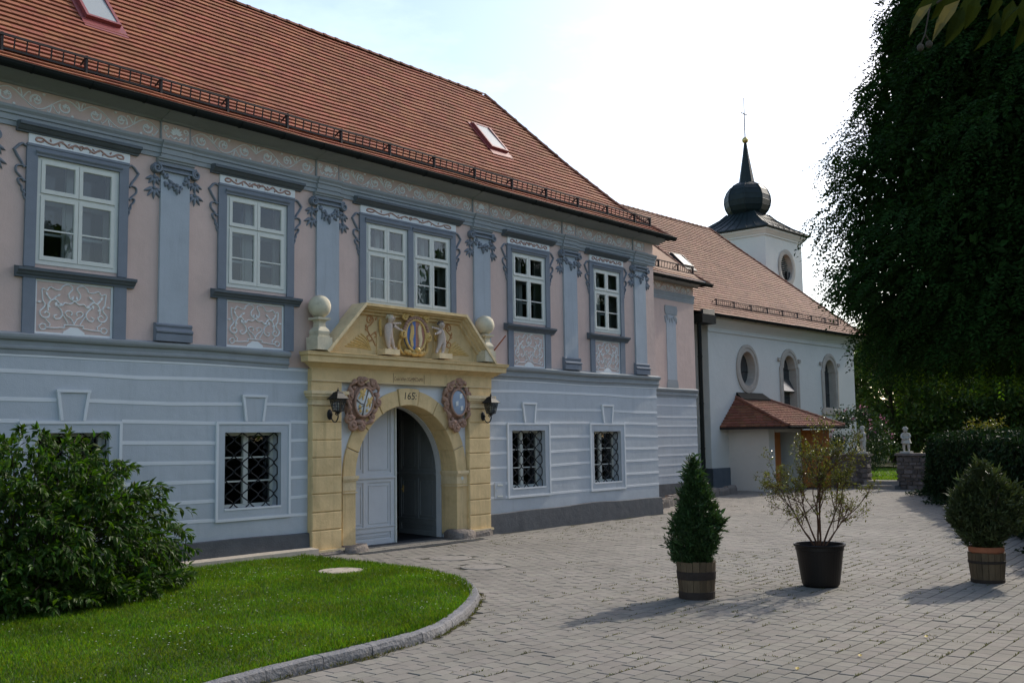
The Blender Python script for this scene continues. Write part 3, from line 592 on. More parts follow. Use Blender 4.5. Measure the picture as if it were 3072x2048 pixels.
def ear(b, x, sg, zt, y0, y1):
    P = [(0, -.03), (.06, .0), (.10, -.02), (.19, -.12), (.13, -.22), (.07, -.30), (.03, -.38)]
    b.ribbon([(x+sg*p, zt+q) for p, q in P], [.04, .05, .05, .055, .05, .045, .04], y0, y1)
    b.ribbon([(x+sg*p, zt+q) for p, q in smooth_path([(.0, -.36), (.09, -.35), (.15, -.38), (.15, -.46), (.08, -.53), (.03, -.60)], 4)], .036, y0, y1)
    b.ribbon([(x+sg*p, zt+q) for p, q in smooth_path([(.0, -.59), (.07, -.56), (.12, -.58), (.10, -.64), (.06, -.68), (.05, -.75), (.0, -.78)], 4)], .036, y0, y1)
    b.ribbon([(x+sg*p, zt+q) for p, q in [(.02, -.72), (.03, -.82), (.0, -.88)]], .03, y0, y1)
for wi, (c, cas) in enumerate(UPW):
    wn = part('upper_window', manor); wn['label'] = ['upper window with blue sky reflected and dark trees below', 'upper window reflecting pale clouds', 'double upper window above the portal gable', 'dark upper window beside the right stone ball', 'dark upper window nearest the building corner'][wi]
    xa, xb = c+cas[0][0], c+cas[-1][1]; dbl = len(cas) == 2
    sl, sr = xa-.175, xb+.165; zb = 4.98 if dbl else 4.975
    b = MB()   # blue-grey surround
    b.box(sl, xa, YW-.045, YW+.01, zb, 6.92); b.box(xb, sr, YW-.045, YW+.01, zb, 6.92); b.box(xa, xb, YW-.045, YW+.01, 6.77, 6.92)
    for a0, a1 in cas:
        b.mold([(0, 6.745), (.055, 6.745), (.06, 6.775), (.085, 6.80), (.09, 6.815), (.047, 6.83), (0, 6.83)], c+a0-.035, c+a1+.035, YW)
    b.box(sl-.004, sr+.004, YW-.058, YW-.03, 6.885, 6.924)
    if dbl: b.box(c+cas[0][1], c+cas[1][0], YW-.047, YW+.02, zb, 6.77)
    b.build('surround', m_trim, wn)
    for sg, x in ((-1, sl), (1, sr)):
        b = MB(); ear(b, x, sg, 6.90, YW-.04, YW+.005); b.build('side_scroll', m_trim, wn)
    b = MB(); b.box(sl+.03, sr+.02, YW-.03, YW+.01, 6.926, 7.09); b.build('hood_panel', m_orn, wn)
    b = MB(); window_frieze(b, sl+.06, sr-.02, 6.93, 7.08, YW-.031); b.build('hood_scrollwork', m_brownorn, wn)
    b = MB(); b.mold([(0, 7.085), (.05, 7.085), (.055, 7.105), (.09, 7.12), (.125, 7.15), (.135, 7.165), (.175, 7.175), (.18, 7.215), (.17, 7.225), (0, 7.25)], sl-.17, sr+.17, YW)
    b.build('hood_cornice', m_trim2, wn)
    if not dbl:
        b = MB(); b.mold([(0, 4.80), (.055, 4.80), (.06, 4.83), (.09, 4.85), (.115, 4.885), (.15, 4.90), (.155, 4.945), (0, 4.975)], sl-.13, sr+.13, YW); b.build('sill', m_trim2, wn)
        MB().box(sl, xa+.02, YW-.045, YW+.01, 3.93, 4.80).build('apron_strip', m_trim, wn); MB().box(xb-.06, sr, YW-.045, YW+.01, 3.93, 4.80).build('apron_strip', m_trim, wn)
        pa, pb = xa+.03, xb-.07
        b = MB(); w = .035; b.box(pa-.01, pb+.01, YW-.012, YW+.01, 3.94, 3.97); b.box(pa-.01, pb+.01, YW-.012, YW+.01, 4.80-w, 4.80); b.box(pa-.01, pa-.01+w, YW-.012, YW+.01, 3.97, 4.80-w); b.box(pb+.01-w, pb+.01, YW-.012, YW+.01, 3.97, 4.80-w)
        cx = (pa+pb)/2; b.prism([(cx-.32, 3.965), (cx-.18, 3.97), (cx-.17, 4.0), (cx-.12, 4.03), (cx-.06, 4.07), (cx+.06, 4.07), (cx+.12, 4.03), (cx+.17, 4.0), (cx+.18, 3.97), (cx+.32, 3.965)], YW-.013, YW+.01)
        b.build('apron_border', m_orn, wn)
        b = MB(); W2 = pb-pa-.06; H2 = .80
        for pts, ww in apron_curves():
            sp = smooth_path(pts, 4)
            for sg in (-1, 1):
                b.ribbon([(cx+sg*(.5-u)*W2, 3.965+v*H2) for u, v in sp], ww*1.15, YW-.016, YW+.003)
        for sg in (-1, 1):
            for u, v, a in ((.26, .73, .6), (.14, .72, 2.0), (.29, .60, -.6), (.25, .62, -1.6), (.06, .60, 3.3), (.18, .5, 2.6), (.46, .68, 1.2)):
                b.prismj(leafpoly(cx-sg*(.5-u)*W2, 3.965+v*H2, a if sg > 0 else PI-a, .075, .03), YW-.017, YW+.003)
        b.build('apron_scrollwork', m_orn, wn)
    for a0, a1 in cas:
        x0, x1 = c+a0, c+a1; xm = (x0+x1)/2; yf = YW-.012
        b = MB(); sash(b, x0, x1, 5.03, 6.77, .07, yf, yf+.15); b.box(x0+.07, x1-.07, yf+.012, yf+.12, 6.125, 6.165); b.build('window_frame', m_frame, wn)
        for (p, q, r, s2) in ((x0+.072, xm-.004, 6.168, 6.698), (xm+.004, x1-.072, 6.168, 6.698), (x0+.072, xm-.004, 5.102, 6.122), (xm+.004, x1-.072, 5.102, 6.122)):
            b = MB(); sash(b, p, q, r, s2, .062, yf-.012, yf+.035)
            sash(b, p+.05, q-.05, r+.05, s2-.05, .02, yf+.002, yf+.03)
            if s2-r > .8: b.box(p+.062, q-.062, yf-.004, yf+.022, r+.47, r+.495)
            b.build('sash', m_frame, wn)
            b = MB(); b.quad((p+.06, yf+.014, r+.06), (q-.06, yf+.014, r+.06), (q-.06, yf+.014, s2-.06), (p+.06, yf+.014, s2-.06)); b.build('pane', m_glass, wn, fix=False)
        # inner casement of the box window
        b = MB(); sash(b, x0-.01, x1+.01, 5.0, 6.80, .05, YW+.30, YW+.36); b.box(xm-.06, xm+.06, YW+.27, YW+.33, 5.05, 6.75); b.box(x0+.04, x1-.04, YW+.295, YW+.33, 6.10, 6.20); b.box(x0+.04, xm-.06, YW+.30, YW+.32, 5.56, 5.60); b.box(xm+.06, x1-.04, YW+.30, YW+.32, 5.56, 5.60)
        b.box(x0, x0+.012, YW+.12, YW+.30, 5.04, 6.76); b.box(x1-.012, x1, YW+.12, YW+.30, 5.04, 6.76); b.box(x0, x1, YW+.12, YW+.30, 5.02, 5.035); b.box(x0, x1, YW+.12, YW+.30, 6.762, 6.775)
        sash(b, x0+.04, xm-.06, 5.05, 6.10, .05, YW+.29, YW+.325); sash(b, xm+.06, x1-.04, 5.05, 6.10, .05, YW+.29, YW+.325)
        b.build('inner_frame', m_frame, wn)
        b = MB(); b.quad((x0, YW+.31, 5.03), (x1, YW+.31, 5.03), (x1, YW+.31, 6.77), (x0, YW+.31, 6.77)); b.build('inner_pane', m_glass2, wn, fix=False)
        if wi == 2:
            b = MB()
            for k in range(26):
                for xx, sg in ((x0+.05, 1), (x1-.05, -1)):
                    t0, t1 = k*.012, (k+1)*.012
                    f = lambda t: YW+.45+.02*math.sin(t*160)
                    b.quad((xx+sg*t0, f(t0), 5.0), (xx+sg*t1, f(t1), 5.0), (xx+sg*t1, f(t1), 6.8), (xx+sg*t0, f(t0), 6.8))
            b.build('curtain', m_frame, wn, fix=False)
# ---- grilled ground floor windows
for wi, (h, g) in enumerate(zip([LOWH[0], LOWH[1], LOWH[3], LOWH[4]], GW)):
    wn = part('grilled_window', manor); a, c, e, f = h; xo, xp, m = g
    wn['label'] = ['grilled window half hidden by the shrub', 'grilled window between the shrub and the portal', 'grilled window right of the portal', 'grilled window nearest the building corner'][wi]
    b = MB(); sash(b, xo, xp, .79, 2.58, .05, YW-.035, YW+.01); b.build('white_border', m_white, wn)
    b = MB(); w = .05; b.box(xo+w, a, YW-.018, YW+.005, .79+w, 2.58-w); b.box(c, xp-w, YW-.018, YW+.005, .79+w, 2.58-w); b.box(a, c, YW-.018, YW+.005, .79+w, e); b.box(a, c, YW-.018, YW+.005, f, 2.58-w); b.build('surround', m_blue, wn)
    MB().box(a, c, YW-.03, YW+.02, e-.035, e-.002).build('sill', m_white, wn)
    kz0, kz1 = 2.585, 3.03
    b = MB(); w = .05
    b.hexa([(m-.21, YW-.04, kz0), (m-.21+w, YW-.04, kz0), (m-.21+w, YW+.005, kz0), (m-.21, YW+.005, kz0), (m-.275, YW-.04, kz1), (m-.275+w, YW-.04, kz1), (m-.275+w, YW+.005, kz1), (m-.275, YW+.005, kz1)])
    b.hexa([(m+.21-w, YW-.04, kz0), (m+.21, YW-.04, kz0), (m+.21, YW+.005, kz0), (m+.21-w, YW+.005, kz0), (m+.275-w, YW-.04, kz1), (m+.275, YW-.04, kz1), (m+.275, YW+.005, kz1), (m+.275-w, YW+.005, kz1)])
    b.box(m-.285, m+.285, YW-.045, YW+.005, kz1, kz1+.045); b.build('keystone_border', m_white, wn)
    b = MB(); b.prism([(m-.21+w, kz0), (m+.21-w, kz0), (m+.275-w, kz1), (m-.275+w, kz1)], YW-.02, YW+.005); b.build('keystone', m_blue, wn)
    yf = YW+.24; xm = (a+c)/2
    b = MB(); sash(b, a-.02, c+.02, e-.02, f+.02, .075, yf, yf+.07); b.box(xm-.05, xm+.05, yf-.015, yf+.06, e+.05, f-.05)
    for z in (e+(f-e)*.345, e+(f-e)*.665): b.box(a+.05, xm-.05, yf, yf+.04, z-.014, z+.014); b.box(xm+.05, c-.05, yf, yf+.04, z-.014, z+.014)
    b.build('window_frame', m_frame, wn)
    for p, q in ((a+.05, xm-.05), (xm+.05, c-.05)):
        b = MB(); b.quad((p, yf+.03, e+.05), (q, yf+.03, e+.05), (q, yf+.03, f-.05), (p, yf+.03, f-.05)); b.build('pane', m_glass, wn, fix=False)
    n = 7; pch = (c-a)/n; lam = (f-e)/4.7
    for i in range(n+1):
        b = MB(); x = a+pch*i; ph = 1 if i % 2 else -1; pts = []
        for k in range(41):
            z = e+(f-e)*k/40; pts.append((min(c-.005, max(a+.005, x+ph*pch*.47*math.sin(2*PI*(z-e)/lam))), YW+.085+(.006 if i % 2 else -.006), z))
        b.tube(pts, .013, 5); b.build('grille_bar', m_black, wn, smooth=True)
# ---- small fittings
b = MB(); b.box(18.56, 18.95, YW-.02, YW+.01, .80, 1.18); mt = b.build('meter_cabinet', m_blue, manor)
b = MB(); b.box(18.66, 18.84, YW-.032, YW-.018, 1.10, 1.13); b.box(18.66, 18.84, YW-.032, YW-.018, .84, .87); b.box(18.61, 18.635, YW-.03, YW-.018, .98, 1.02); b.build('white_latch', m_frame, mt)
b = MB(); b.tube([(18.62, YW, 4.28), (18.70, YW-.30, 4.62)], .016, 6); b.build('rusty_wall_rod', m_tpot, manor)
# ================================================================ the ochre portal (part of the manor house)
pt = part('portal', manor); pt['label'] = 'ochre stone portal with putti and coat of arms in its gable'
CXP = 15.72; RI = 1.50; ZS = 1.44; RO = 1.83; YA = YW-.06       # arch centre, inner radius, springing, outer radius, front of arch
def arc(r, n=32, a0=0, a1=PI): return [(CXP+r*math.cos(a0+(a1-a0)*i/n), ZS+r*math.sin(a0+(a1-a0)*i/n)) for i in range(n+1)]
# spandrel panel with arched hole
b = MB(); A = arc(RI+.02, 32)
x0, x1, zt = 13.80, 17.62, 3.40
top = [(x1, ZS)]+[(x1+(x0-x1)*i/30, zt) for i in range(31)]+[(x0, ZS)]
for i in range(32):
    b.quad((A[i][0], YW-.012, A[i][1]), (top[i][0], YW-.012, top[i][1]), (top[i+1][0], YW-.012, top[i+1][1]), (A[i+1][0], YW-.012, A[i+1][1]))
b.box(x0, CXP-RI-.02, YW-.012, YW+.4, 0, ZS); b.box(CXP+RI+.02, x1, YW-.012, YW+.4, 0, ZS)
b.build('spandrel', m_white, pt, label='pale spandrel wall around the arch', fix=False)
# voussoirs
NV = 9
for i in range(NV):
    a0 = PI*i/NV+.006; a1 = PI*(i+1)/NV-.006; key = i == NV//2
    ro = RO+(.035 if key else 0); n = 5; b = MB(); yf = YA-(.02 if key else 0)
    P = [(CXP+RI*math.cos(a0+(a1-a0)*k/n), ZS+RI*math.sin(a0+(a1-a0)*k/n)) for k in range(n+1)]+[(CXP+ro*math.cos(a1+(a0-a1)*k/n), ZS+ro*math.sin(a1+(a0-a1)*k/n)) for k in range(n+1)]
    b.prism(P, yf, YW+.42, bev=.012); b.build('arch_stone', m_yel, pt)
b = MB(); A = arc(RI+.015, 32)
for i in range(32): b.quad((A[i][0], YA+.03, A[i][1]), (A[i+1][0], YA+.03, A[i+1][1]), (A[i+1][0], YW+.45, A[i+1][1]), (A[i][0], YW+.45, A[i][1]))
b.build('arch_soffit', m_yel, pt, fix=False)
for sg in (-1, 1):
    xi, xo = CXP+sg*RI, CXP+sg*(RO+.01); a, c = min(xi, xo), max(xi, xo)
    MB().box(a, c, YA+.004, YW+.42, .10, ZS-.17).build('jamb', m_yel, pt)
    b = MB()
    for d, z0, z1 in ((.0, 1.21, 1.40), (.03, 1.40, 1.44), (.055, 1.44, 1.50), (.02, 1.155, 1.18)):
        b.box(a-d*.6-.006, c+d*.6+.006, YA-d-.006, YW+.42+.004, z0, z1)
    b.build('impost', m_yel2, pt)
# flanking rusticated piers
for pi_, (xa, xb, z0) in enumerate(((13.04, 13.79, .10), (17.56, 18.29, .16))):
    zj = [z0, .485, .83, 1.18, 1.53, 1.88, 2.22, 2.57, 2.90]
    for i in range(8):
        b = MB(); P = [(xa, zj[i]+.008), (xb, zj[i]+.008), (xb, zj[i+1]-.008), (xa, zj[i+1]-.008)]
        n = 4; yf = YW-.14
        V = [(xa+.015, yf, zj[i]+.022), (xb-.015, yf, zj[i]+.022), (xb-.015, yf, zj[i+1]-.022), (xa+.015, yf, zj[i+1]-.022), (xa, yf+.016, zj[i]+.006), (xb, yf+.016, zj[i]+.006), (xb, yf+.016, zj[i+1]-.006), (xa, yf+.016, zj[i+1]-.006), (xa, YW+.01, zj[i]+.006), (xb, YW+.01, zj[i]+.006), (xb, YW+.01, zj[i+1]-.006), (xa, YW+.01, zj[i+1]-.006)]
        b.add(V, [(0, 1, 2, 3), (4, 5, 1, 0), (5, 6, 2, 1), (6, 7, 3, 2), (7, 4, 0, 3), (8, 9, 5, 4), (9, 10, 6, 5), (10, 11, 7, 6), (11, 8, 4, 7)]); b.build('pier_block', m_yel, pt)
    MB().box(xa+.012, xb-.012, YW-.115, YW+.01, z0, 3.187).build('pier_core', m_yel, pt)
    b = MB()
    for d, q0, q1 in ((.02, 2.905, 2.955), (.0, 2.955, 3.03), (.035, 3.03, 3.07), (.075, 3.07, 3.12), (.10, 3.12, 3.185)): b.box(xa-d, xb+d, YW-.14-d, YW+.006, q0, q1)
    b.build('pier_capital', m_yel2, pt)
    b = MB(); b.box(xa-.03, xb+.03, YW-.19, YW+.004, z0-.035, z0+.012); b.build('pier_base_moulding', m_yel2, pt)
    def rock(b, x0, x1, y0, y1, z0, z1, n=7, j=.03):
        # irregular worn block
        V = []; 
        for k in range(3):
            for i in range(n*2):
                t = i/(n*2)*2*PI; cx, cy = (x0+x1)/2, (y0+y1)/2; ex = math.copysign(abs(math.cos(t))**.45, math.cos(t)); ey = math.copysign(abs(math.sin(t))**.45, math.sin(t)); s_ = (1, 1, .82)[k]
                V.append((cx+ex*(x1-x0)/2*s_+random.uniform(-j, j), cy+ey*(y1-y0)/2*s_+random.uniform(-j, j), (z0, z0+(z1-z0)*.7, z1)[k]+(random.uniform(-j, j) if k else 0)))
        m = n*2; F = [(k*m+i, k*m+(i+1) % m, (k+1)*m+(i+1) % m, (k+1)*m+i) for k in range(2) for i in range(m)]+[tuple(2*m+i for i in range(m))]
        b.add(V, F)
    b = MB(); rock(b, xa-.04, xb+.02, YW-.23, YW+.05, -.05, z0-.02, j=.018); b.build('base_stone', m_stone, pt)
for x0, x1 in ((13.82, 14.42), (17.0, 17.62)):
    b = MB(); rock(b, x0, x1, YW-.34, YW+.25, -.05, .13 if x0 < 15 else .19, j=.03); b.build('guard_stone', m_stone, pt, smooth=True)
# entablature
b = MB(); b.box(13.03, 18.36, YW-.13, YW+.01, 3.395, 3.62); b.build('frieze_block', m_yel, pt)
MB().box(13.03, 13.80, YW-.115, YW+.01, 3.19, 3.39).build('architrave_block', m_yel, pt); MB().box(17.60, 18.36, YW-.115, YW+.01, 3.19, 3.39).build('architrave_block', m_yel, pt)
MB().box(13.02, 18.37, YW-.145, YW+.0, 3.375, 3.395).build('fillet', m_yel2, pt)
CP = [(.0, 3.615), (.15, 3.615), (.155, 3.64), (.19, 3.655), (.25, 3.70), (.28, 3.72), (.36, 3.73), (.365, 3.84), (.40, 3.865), (.405, 3.90), (.42, 3.925), (0, 3.965)]
b = MB()
def ring_mold(b, prof, xa, xb, yw):
    # moulding that returns round both ends
    m = len(prof); V = []
    for p in prof: V.append((xa-p[0], yw, p[1]))
    for p in prof: V.append((xa-p[0], yw-p[0], p[1]))
    for p in prof: V.append((xb+p[0], yw-p[0], p[1]))
    for p in prof: V.append((xb+p[0], yw, p[1]))
    F = [(s*m+k, (s+1)*m+k, (s+1)*m+k+1, s*m+k+1) for s in range(3) for k in range(m-1)]
    b.add(V, F)
ring_mold(b, [(max(0, p[0]-.14)+.0, p[1]) for p in CP], 12.98, 18.42, YW-.13)
b.build('portal_cornice', m_yel, pt)
# inscription panel
for x in (15.20, 16.12): MB().box(x, x+.012, YW-.1325, YW-.12, 3.40, 3.60).build('panel_joint', m_ink2, pt)
lettering('inscription', 'Cosm InVers XGrMMCDoMVI', .12, (15.665, YW-.131, 3.485), m_ink2, pt, .0012, width=.86)
lettering('date_figures', '165:', .22, (CXP+.02, YA-.021, ZS+RI+.19), m_ink, pt, .0015, width=.36, shear=.12)
b = MB(); b.ribbon(smooth_path([(CXP+.10, ZS+RI+.26), (CXP+.13, ZS+RI+.275), (CXP+.16, ZS+RI+.25), (CXP+.20, ZS+RI+.27)], 4), .014, YA-.0225, YA-.018); b.build('date_stroke', m_ink, pt)
# gable (tympanum, raking and top mouldings)
G0, G1, T0, T1, ZB, ZT = 13.30, 18.12, 14.20, 17.22, 3.965, 4.985
b = MB(); b.prism([(G0, ZB), (G1, ZB), (T1, ZT-.05), (T0, ZT-.05)], YW-.13, YW+.01); b.build('tympanum', m_yel, pt)
def bar2(b, p, q, w, y0, y1):
    d = Vector((q[0]-p[0], q[1]-p[1])).normalized(); n = Vector((-d.y, d.x)); 
    if n.y < 0: n = -n
    b.prism([p, q, (q[0]-n.x*w, q[1]-n.y*w), (p[0]-n.x*w, p[1]-n.y*w)], y0, y1)
for nm, p, q in (('raking_moulding', (G0-.12, ZB-.01), (T0-.02, ZT)), ('raking_moulding', (T1+.02, ZT), (G1+.12, ZB-.01)), ('top_moulding', (T0-.02, ZT), (T1+.02, ZT))):
    e_ = .003 if nm[0] == 't' else 0
    b = MB(); bar2(b, p, q, .06, YW-.42+e_, YW+.01); bar2(b, (p[0], p[1]-.045), (q[0], q[1]-.045), .05, YW-.36+e_, YW+.005); bar2(b, (p[0], p[1]-.085), (q[0], q[1]-.085), .06, YW-.28+e_, YW+.003); bar2(b, (p[0], p[1]-.135), (q[0], q[1]-.135), .07, YW-.20+e_, YW+.001)
    b.build(nm, m_yel2 if nm[0] == 'r' else m_yel, pt)
# ball finials
for x in (13.13, 18.03):
    b = MB(); y = YW-.23
    b.box(x-.185, x+.185, y-.17, y+.17, 3.966, 4.215); b.box(x-.145, x+.145, y-.145, y+.145, 4.215, 4.25)
    V = []; prof = [(.17, 4.25), (.185, 4.29), (.19, 4.33), (.165, 4.37), (.115, 4.42), (.105, 4.50), (.13, 4.54), (.20, 4.555), (.205, 4.60), (.15, 4.605)]
    for r, z in prof: r *= .76; V += [(x-r, y-r, z), (x+r, y-r, z), (x+r, y+r, z), (x-r, y+r, z)]
    b.add(V, [(k*4+i, k*4+(i+1) % 4, k*4+4+(i+1) % 4, k*4+4+i) for k in range(len(prof)-1) for i in range(4)]+[tuple(range(len(V)-4, len(V)))])
    f = b.build('finial_pedestal', m_ball, pt)
    MB().sphere((x, y, 4.82), .225, 32, 20).build('stone_ball', m_ball, pt, smooth=True)
# painted scrolls and fans on the tympanum
yt = YW-.131
for sg in (-1, 1):
    X = lambda u: CXP+sg*u
    b = MB()
    for k in range(7):
        t = k/6; a = 2.0+.75*t; l = .50-.02*k
        P = [(X(1.12+.10*k*.2), 4.03+.02*k*.3)]; x0, z0 = 1.15, 4.06; P = [(X(x0+.0), z0), (X(x0+.12+.28*t), z0+.04+.18*(1-t)), (X(x0+.28+.42*t), z0+.28*(1-t)+.04)]
        b.ribbon(smooth_path(P, 5), [.02, .02, .025, .03, .035, .04, .045, .045, .04, .035, .02][:len(smooth_path(P, 5))], yt-.012, yt+.002)
    b.build('gable_fan', m_gold, pt)
    b = MB()
    b.ribbon([(X(p), q) for p, q in smooth_path([(1.02, 4.15), (1.12, 4.30), (1.22, 4.42), (1.24, 4.52), (1.14, 4.60), (1.08, 4.68), (1.14, 4.76), (1.24, 4.74), (1.25, 4.64), (1.17, 4.62)], 4)], .032, yt-.014, yt+.002)
    b.ribbon([(X(p), q) for p, q in smooth_path([(1.10, 4.28), (1.20, 4.24), (1.26, 4.32), (1.20, 4.36)], 4)], .028, yt-.014, yt+.002)
    b.ribbon([(X(p), q) for p, q in smooth_path([(1.15, 4.36), (1.05, 4.42), (1.00, 4.36), (1.05, 4.33)], 4)], .028, yt-.014, yt+.002)
    for u, z, a in ((1.14, 4.70, 1.2), (1.18, 4.66, 2.5), (1.2, 4.70, 4.0), (1.24, 4.44, .6), (1.06, 4.40, 2.4), (1.28, 4.5, 1.5), (1.02, 4.68, 2.0)): b.prismj(leafpoly(X(u), z, a if sg > 0 else PI-a, .09, .04), yt-.014, yt+.002)
    b.build('gable_scroll', m_orange, pt)
# central coat of arms
ys = YW-.13
b = MB(); el = [(CXP+.01+.315*math.cos(t*PI/18)*1.15, 4.42+.36*math.sin(t*PI/18)*1.1) for t in range(36)]
b.dome(el, (CXP+.01, 4.42), ys+.01, .13, 4, .6); b.build('arms_body', m_gold, pt, smooth=True)
b = MB(); R = [(CXP+.01+.30*math.cos(t*PI/18), ys-.15, 4.42+.335*math.sin(t*PI/18)) for t in range(37)]; b.tube(R, .028, 6, cap=False); b.build('arms_rim', m_gold, pt, smooth=True)
for sg, mt_ in ((-1, m_ebl), (1, m_ered)):
    b = MB(); P = [(CXP+.01, 4.42-.32)]+[(CXP+.01+sg*.285*math.cos(t), 4.42+.32*math.sin(t)) for t in [(-PI/2+PI*i/16) for i in range(17)]]+[(CXP+.01, 4.42+.32)]
    P = P[1:-1]; b.prism(P, ys-.145, ys-.02); b.build('arms_field', mt_, pt)
    b = MB()
    c0 = (CXP+.01+sg*.13, 4.40)
    for k in range(9):
        a = (PI*.5+.1*k)-.25; z = 4.58-.05*k; l = .20-.012*k
        b.ribbon([(c0[0]-sg*.05+sg*.012*k*.3, z-.05), (c0[0]-sg*.01, z), (c0[0]+sg*(-.06+.05*math.sin(k)+.05), z+l*.55)], [.03, .035, .012], ys-.165, ys-.14)
    b.prism([(c0[0]-sg*.06, 4.62), (c0[0]-sg*.01, 4.66), (c0[0]+sg*.03, 4.50), (c0[0]+sg*.06, 4.34), (c0[0]+sg*.0, 4.16), (c0[0]-sg*.05, 4.20), (c0[0]-sg*.02, 4.34), (c0[0]-sg*.07, 4.46)], ys-.168, ys-.14)
    b.build('heraldic_wing', m_gold if sg < 0 else m_yel2, pt)
b = MB()
for x, z, r, d in ((-.31, 4.80, .085, 1), (-.10, 4.88, .08, 1), (.14, 4.88, .07, -1), (.32, 4.80, .085, -1)):
    sp = spiral(CXP+.02+x, z, r, r*.25, 1.5, PI*.5*(1-d), d, 20); b.tube([(p, ys-.13-.03*i/20, q) for i, (p, q) in enumerate(sp)], [.034-.012*i/20 for i in range(21)], 6)
    b.sphere((CXP+.02+x, ys-.14, z), r*.3, 8, 6)
b.sphere((CXP+.02, ys-.12, 4.93), .04, 8, 6)
for x, z, r, d in ((-.36, 4.44, .09, -1), (.41, 4.40, .095, 1)):
    sp = spiral(CXP+x-.02, z, r, r*.25, 1.5, PI*.4, d, 20); b.tube([(p, ys-.15-.04*i/20, q) for i, (p, q) in enumerate(sp)], [.036-.012*i/20 for i in range(21)], 6)
for k in range(9):
    t = -1+2*k/8; x = CXP+.01+t*.26; z = 4.075-.05*(1-t*t); b.sphere((x, ys-.12-.03*(1-t*t), z), .05+.015*math.sin(k*2.3), 8, 6)
b.sphere((CXP+.02, ys-.19, 4.11), .062, 10, 8)
for sg in (-1, 1):
    b.tube([(CXP+sg*p, ys-.08, q) for p, q in smooth_path([(.36, 4.35), (.42, 4.25), (.40, 4.12), (.30, 4.03), (.18, 4.04)], 4)], .035, 6)
b.build('arms_scrollwork', m_gold, pt, smooth=True)
b = MB()
for k in range(15):
    t = PI*(.08+.84*k/14); b.sphere((CXP+.02+.36*math.cos(t), ys-.15, 4.44+.36*math.sin(t)+random.uniform(-.01, .01)), .038+.01*random.random(), 7, 5)
b.build('arms_leaf_wreath', m_terra, pt, smooth=True)
# putti
def putto(x, z, sg, h=.60):
    # sg=+1 leans towards +X (the left putto)
    y = YW-.27; k = h/.60
    J = lambda dx, dz, dy, r: (x+sg*dx*k, y-dy*k, z+dz*k, r*k)
    jt = [J(0, .27, 0, .068), J(-.005, .36, .005, .072), J(.005, .43, .01, .058), J(.015, .475, .02, .026), J(.03, .515, .035, .055), J(.04, .56, .04, .058), J(.035, .595, .03, .032),
          J(.065, .435, .03, .032), J(.125, .40, .06, .027), J(.20, .365, .07, .021), J(.235, .36, .07, .016),          # near arm down to the scroll
          J(-.03, .435, -.02, .030), J(.10, .46, .02, .026), J(.20, .475, .02, .019), J(.255, .485, .02, .015),        # far arm up to the shield
          J(-.04, .20, .015, .052), J(-.025, .12, .03, .040), J(-.015, .05, .02, .028), J(.0, .012, .03, .024), J(.04, .008, .05, .020),
          J(.045, .20, -.005, .052), J(.085, .12, .01, .038), J(.125, .05, -.005, .027), J(.15, .012, .01, .024), J(.19, .008, .03, .020)]
    ed = [(0, 1), (1, 2), (2, 3), (3, 4), (4, 5), (5, 6), (2, 7), (7, 8), (8, 9), (9, 10), (2, 11), (11, 12), (12, 13), (13, 14), (0, 15), (15, 16), (16, 17), (17, 18), (18, 19), (0, 20), (20, 21), (21, 22), (22, 23), (23, 24)]
    e = MB()
    hx, hz = x+sg*.045*k, z+.552*k; fy = y-.105*k
    e.sphere((hx+sg*.012, fy-.002, hz-.002), .011*k, 7, 5, (1, 1.2, 1.3)); e.sphere((hx+sg*.012, fy+.012, hz-.028), .012*k, 7, 5, (1.4, .8, .6))
    for s2 in (-1, 1): e.sphere((hx+sg*.012+s2*.022*k, fy+.014, hz+.016), .009*k, 6, 4); e.sphere((hx+s2*.03, fy+.03, hz-.015), .02*k, 7, 5)
    for hd, d in ((jt[10], (sg, -.3, -.1)), (jt[14], (sg, -.1, .15))):
        for f in range(5):
            o = (f-2)*.008*k; ln = (.022, .03, .033, .03, .026)[f]*k
            e.tube([(hd[0], hd[1]-.003, hd[2]+o*.6), (hd[0]+d[0]*ln, hd[1]+o*.4+d[1]*ln, hd[2]+o+d[2]*ln), (hd[0]+d[0]*ln*1.35, hd[1]+o*.4+d[1]*ln-.008, hd[2]+o+d[2]*ln-.012*k)], [.0075*k, .0065*k, .004*k], 5)
    jt = [(a_, b_, c_, d_*1.16) for a_, b_, c_, d_ in jt]
    skin('putto', jt, ed, m_flesh, pt, 2, e)
    b = MB()
    for q in range(26):
        a, c = rng.uniform(0, 2*PI), rng.uniform(-.15, 1.2); b.sphere((x+sg*.032*k+.06*k*math.cos(a)*math.cos(c*.9), y-.025*k+.055*k*math.sin(a)*math.cos(c*.9)+.02*k, z+.563*k+.055*k*math.sin(c)), .023*k, 6, 5)
    b.build('putto_hair', m_ball if sg > 0 else m_stone, pt, smooth=True)
    b = MB()
    for s2, wx in ((-1, -.12), (1, .10)):
        for q in range(6):
            a = PI*.5+(.35 if s2 < 0 else -.35)*(q-1)*.6
            b.dome([(x+sg*wx*k+.03*math.cos(t)*(1.0)+.07*math.cos(a+PI)*q/5*s2*-1*.4, z+(.50-.045*q)*k+.055*math.sin(t)) for t in [i*PI/6 for i in range(12)]], (x+sg*wx*k, z+(.50-.045*q)*k), y+.10, .045, 2)
    b.build('putto_wing', m_gold, pt, smooth=True)
    MB().box(x-.16*k, x+.20*k, y-.11, y+.14, 3.966, z-.004).build('putto_plinth', m_yel2, pt)
putto(14.93, 4.085, 1, .70); putto(16.54, 4.085, -1, .68)
for x0, x1 in ((14.72, 15.08), (16.40, 16.76)): MB().box(x0, x1, YW-.16, YW-.10, 3.98, 4.42 if x0 < 15.5 else 4.36).build('putto_backing', m_yel, pt)
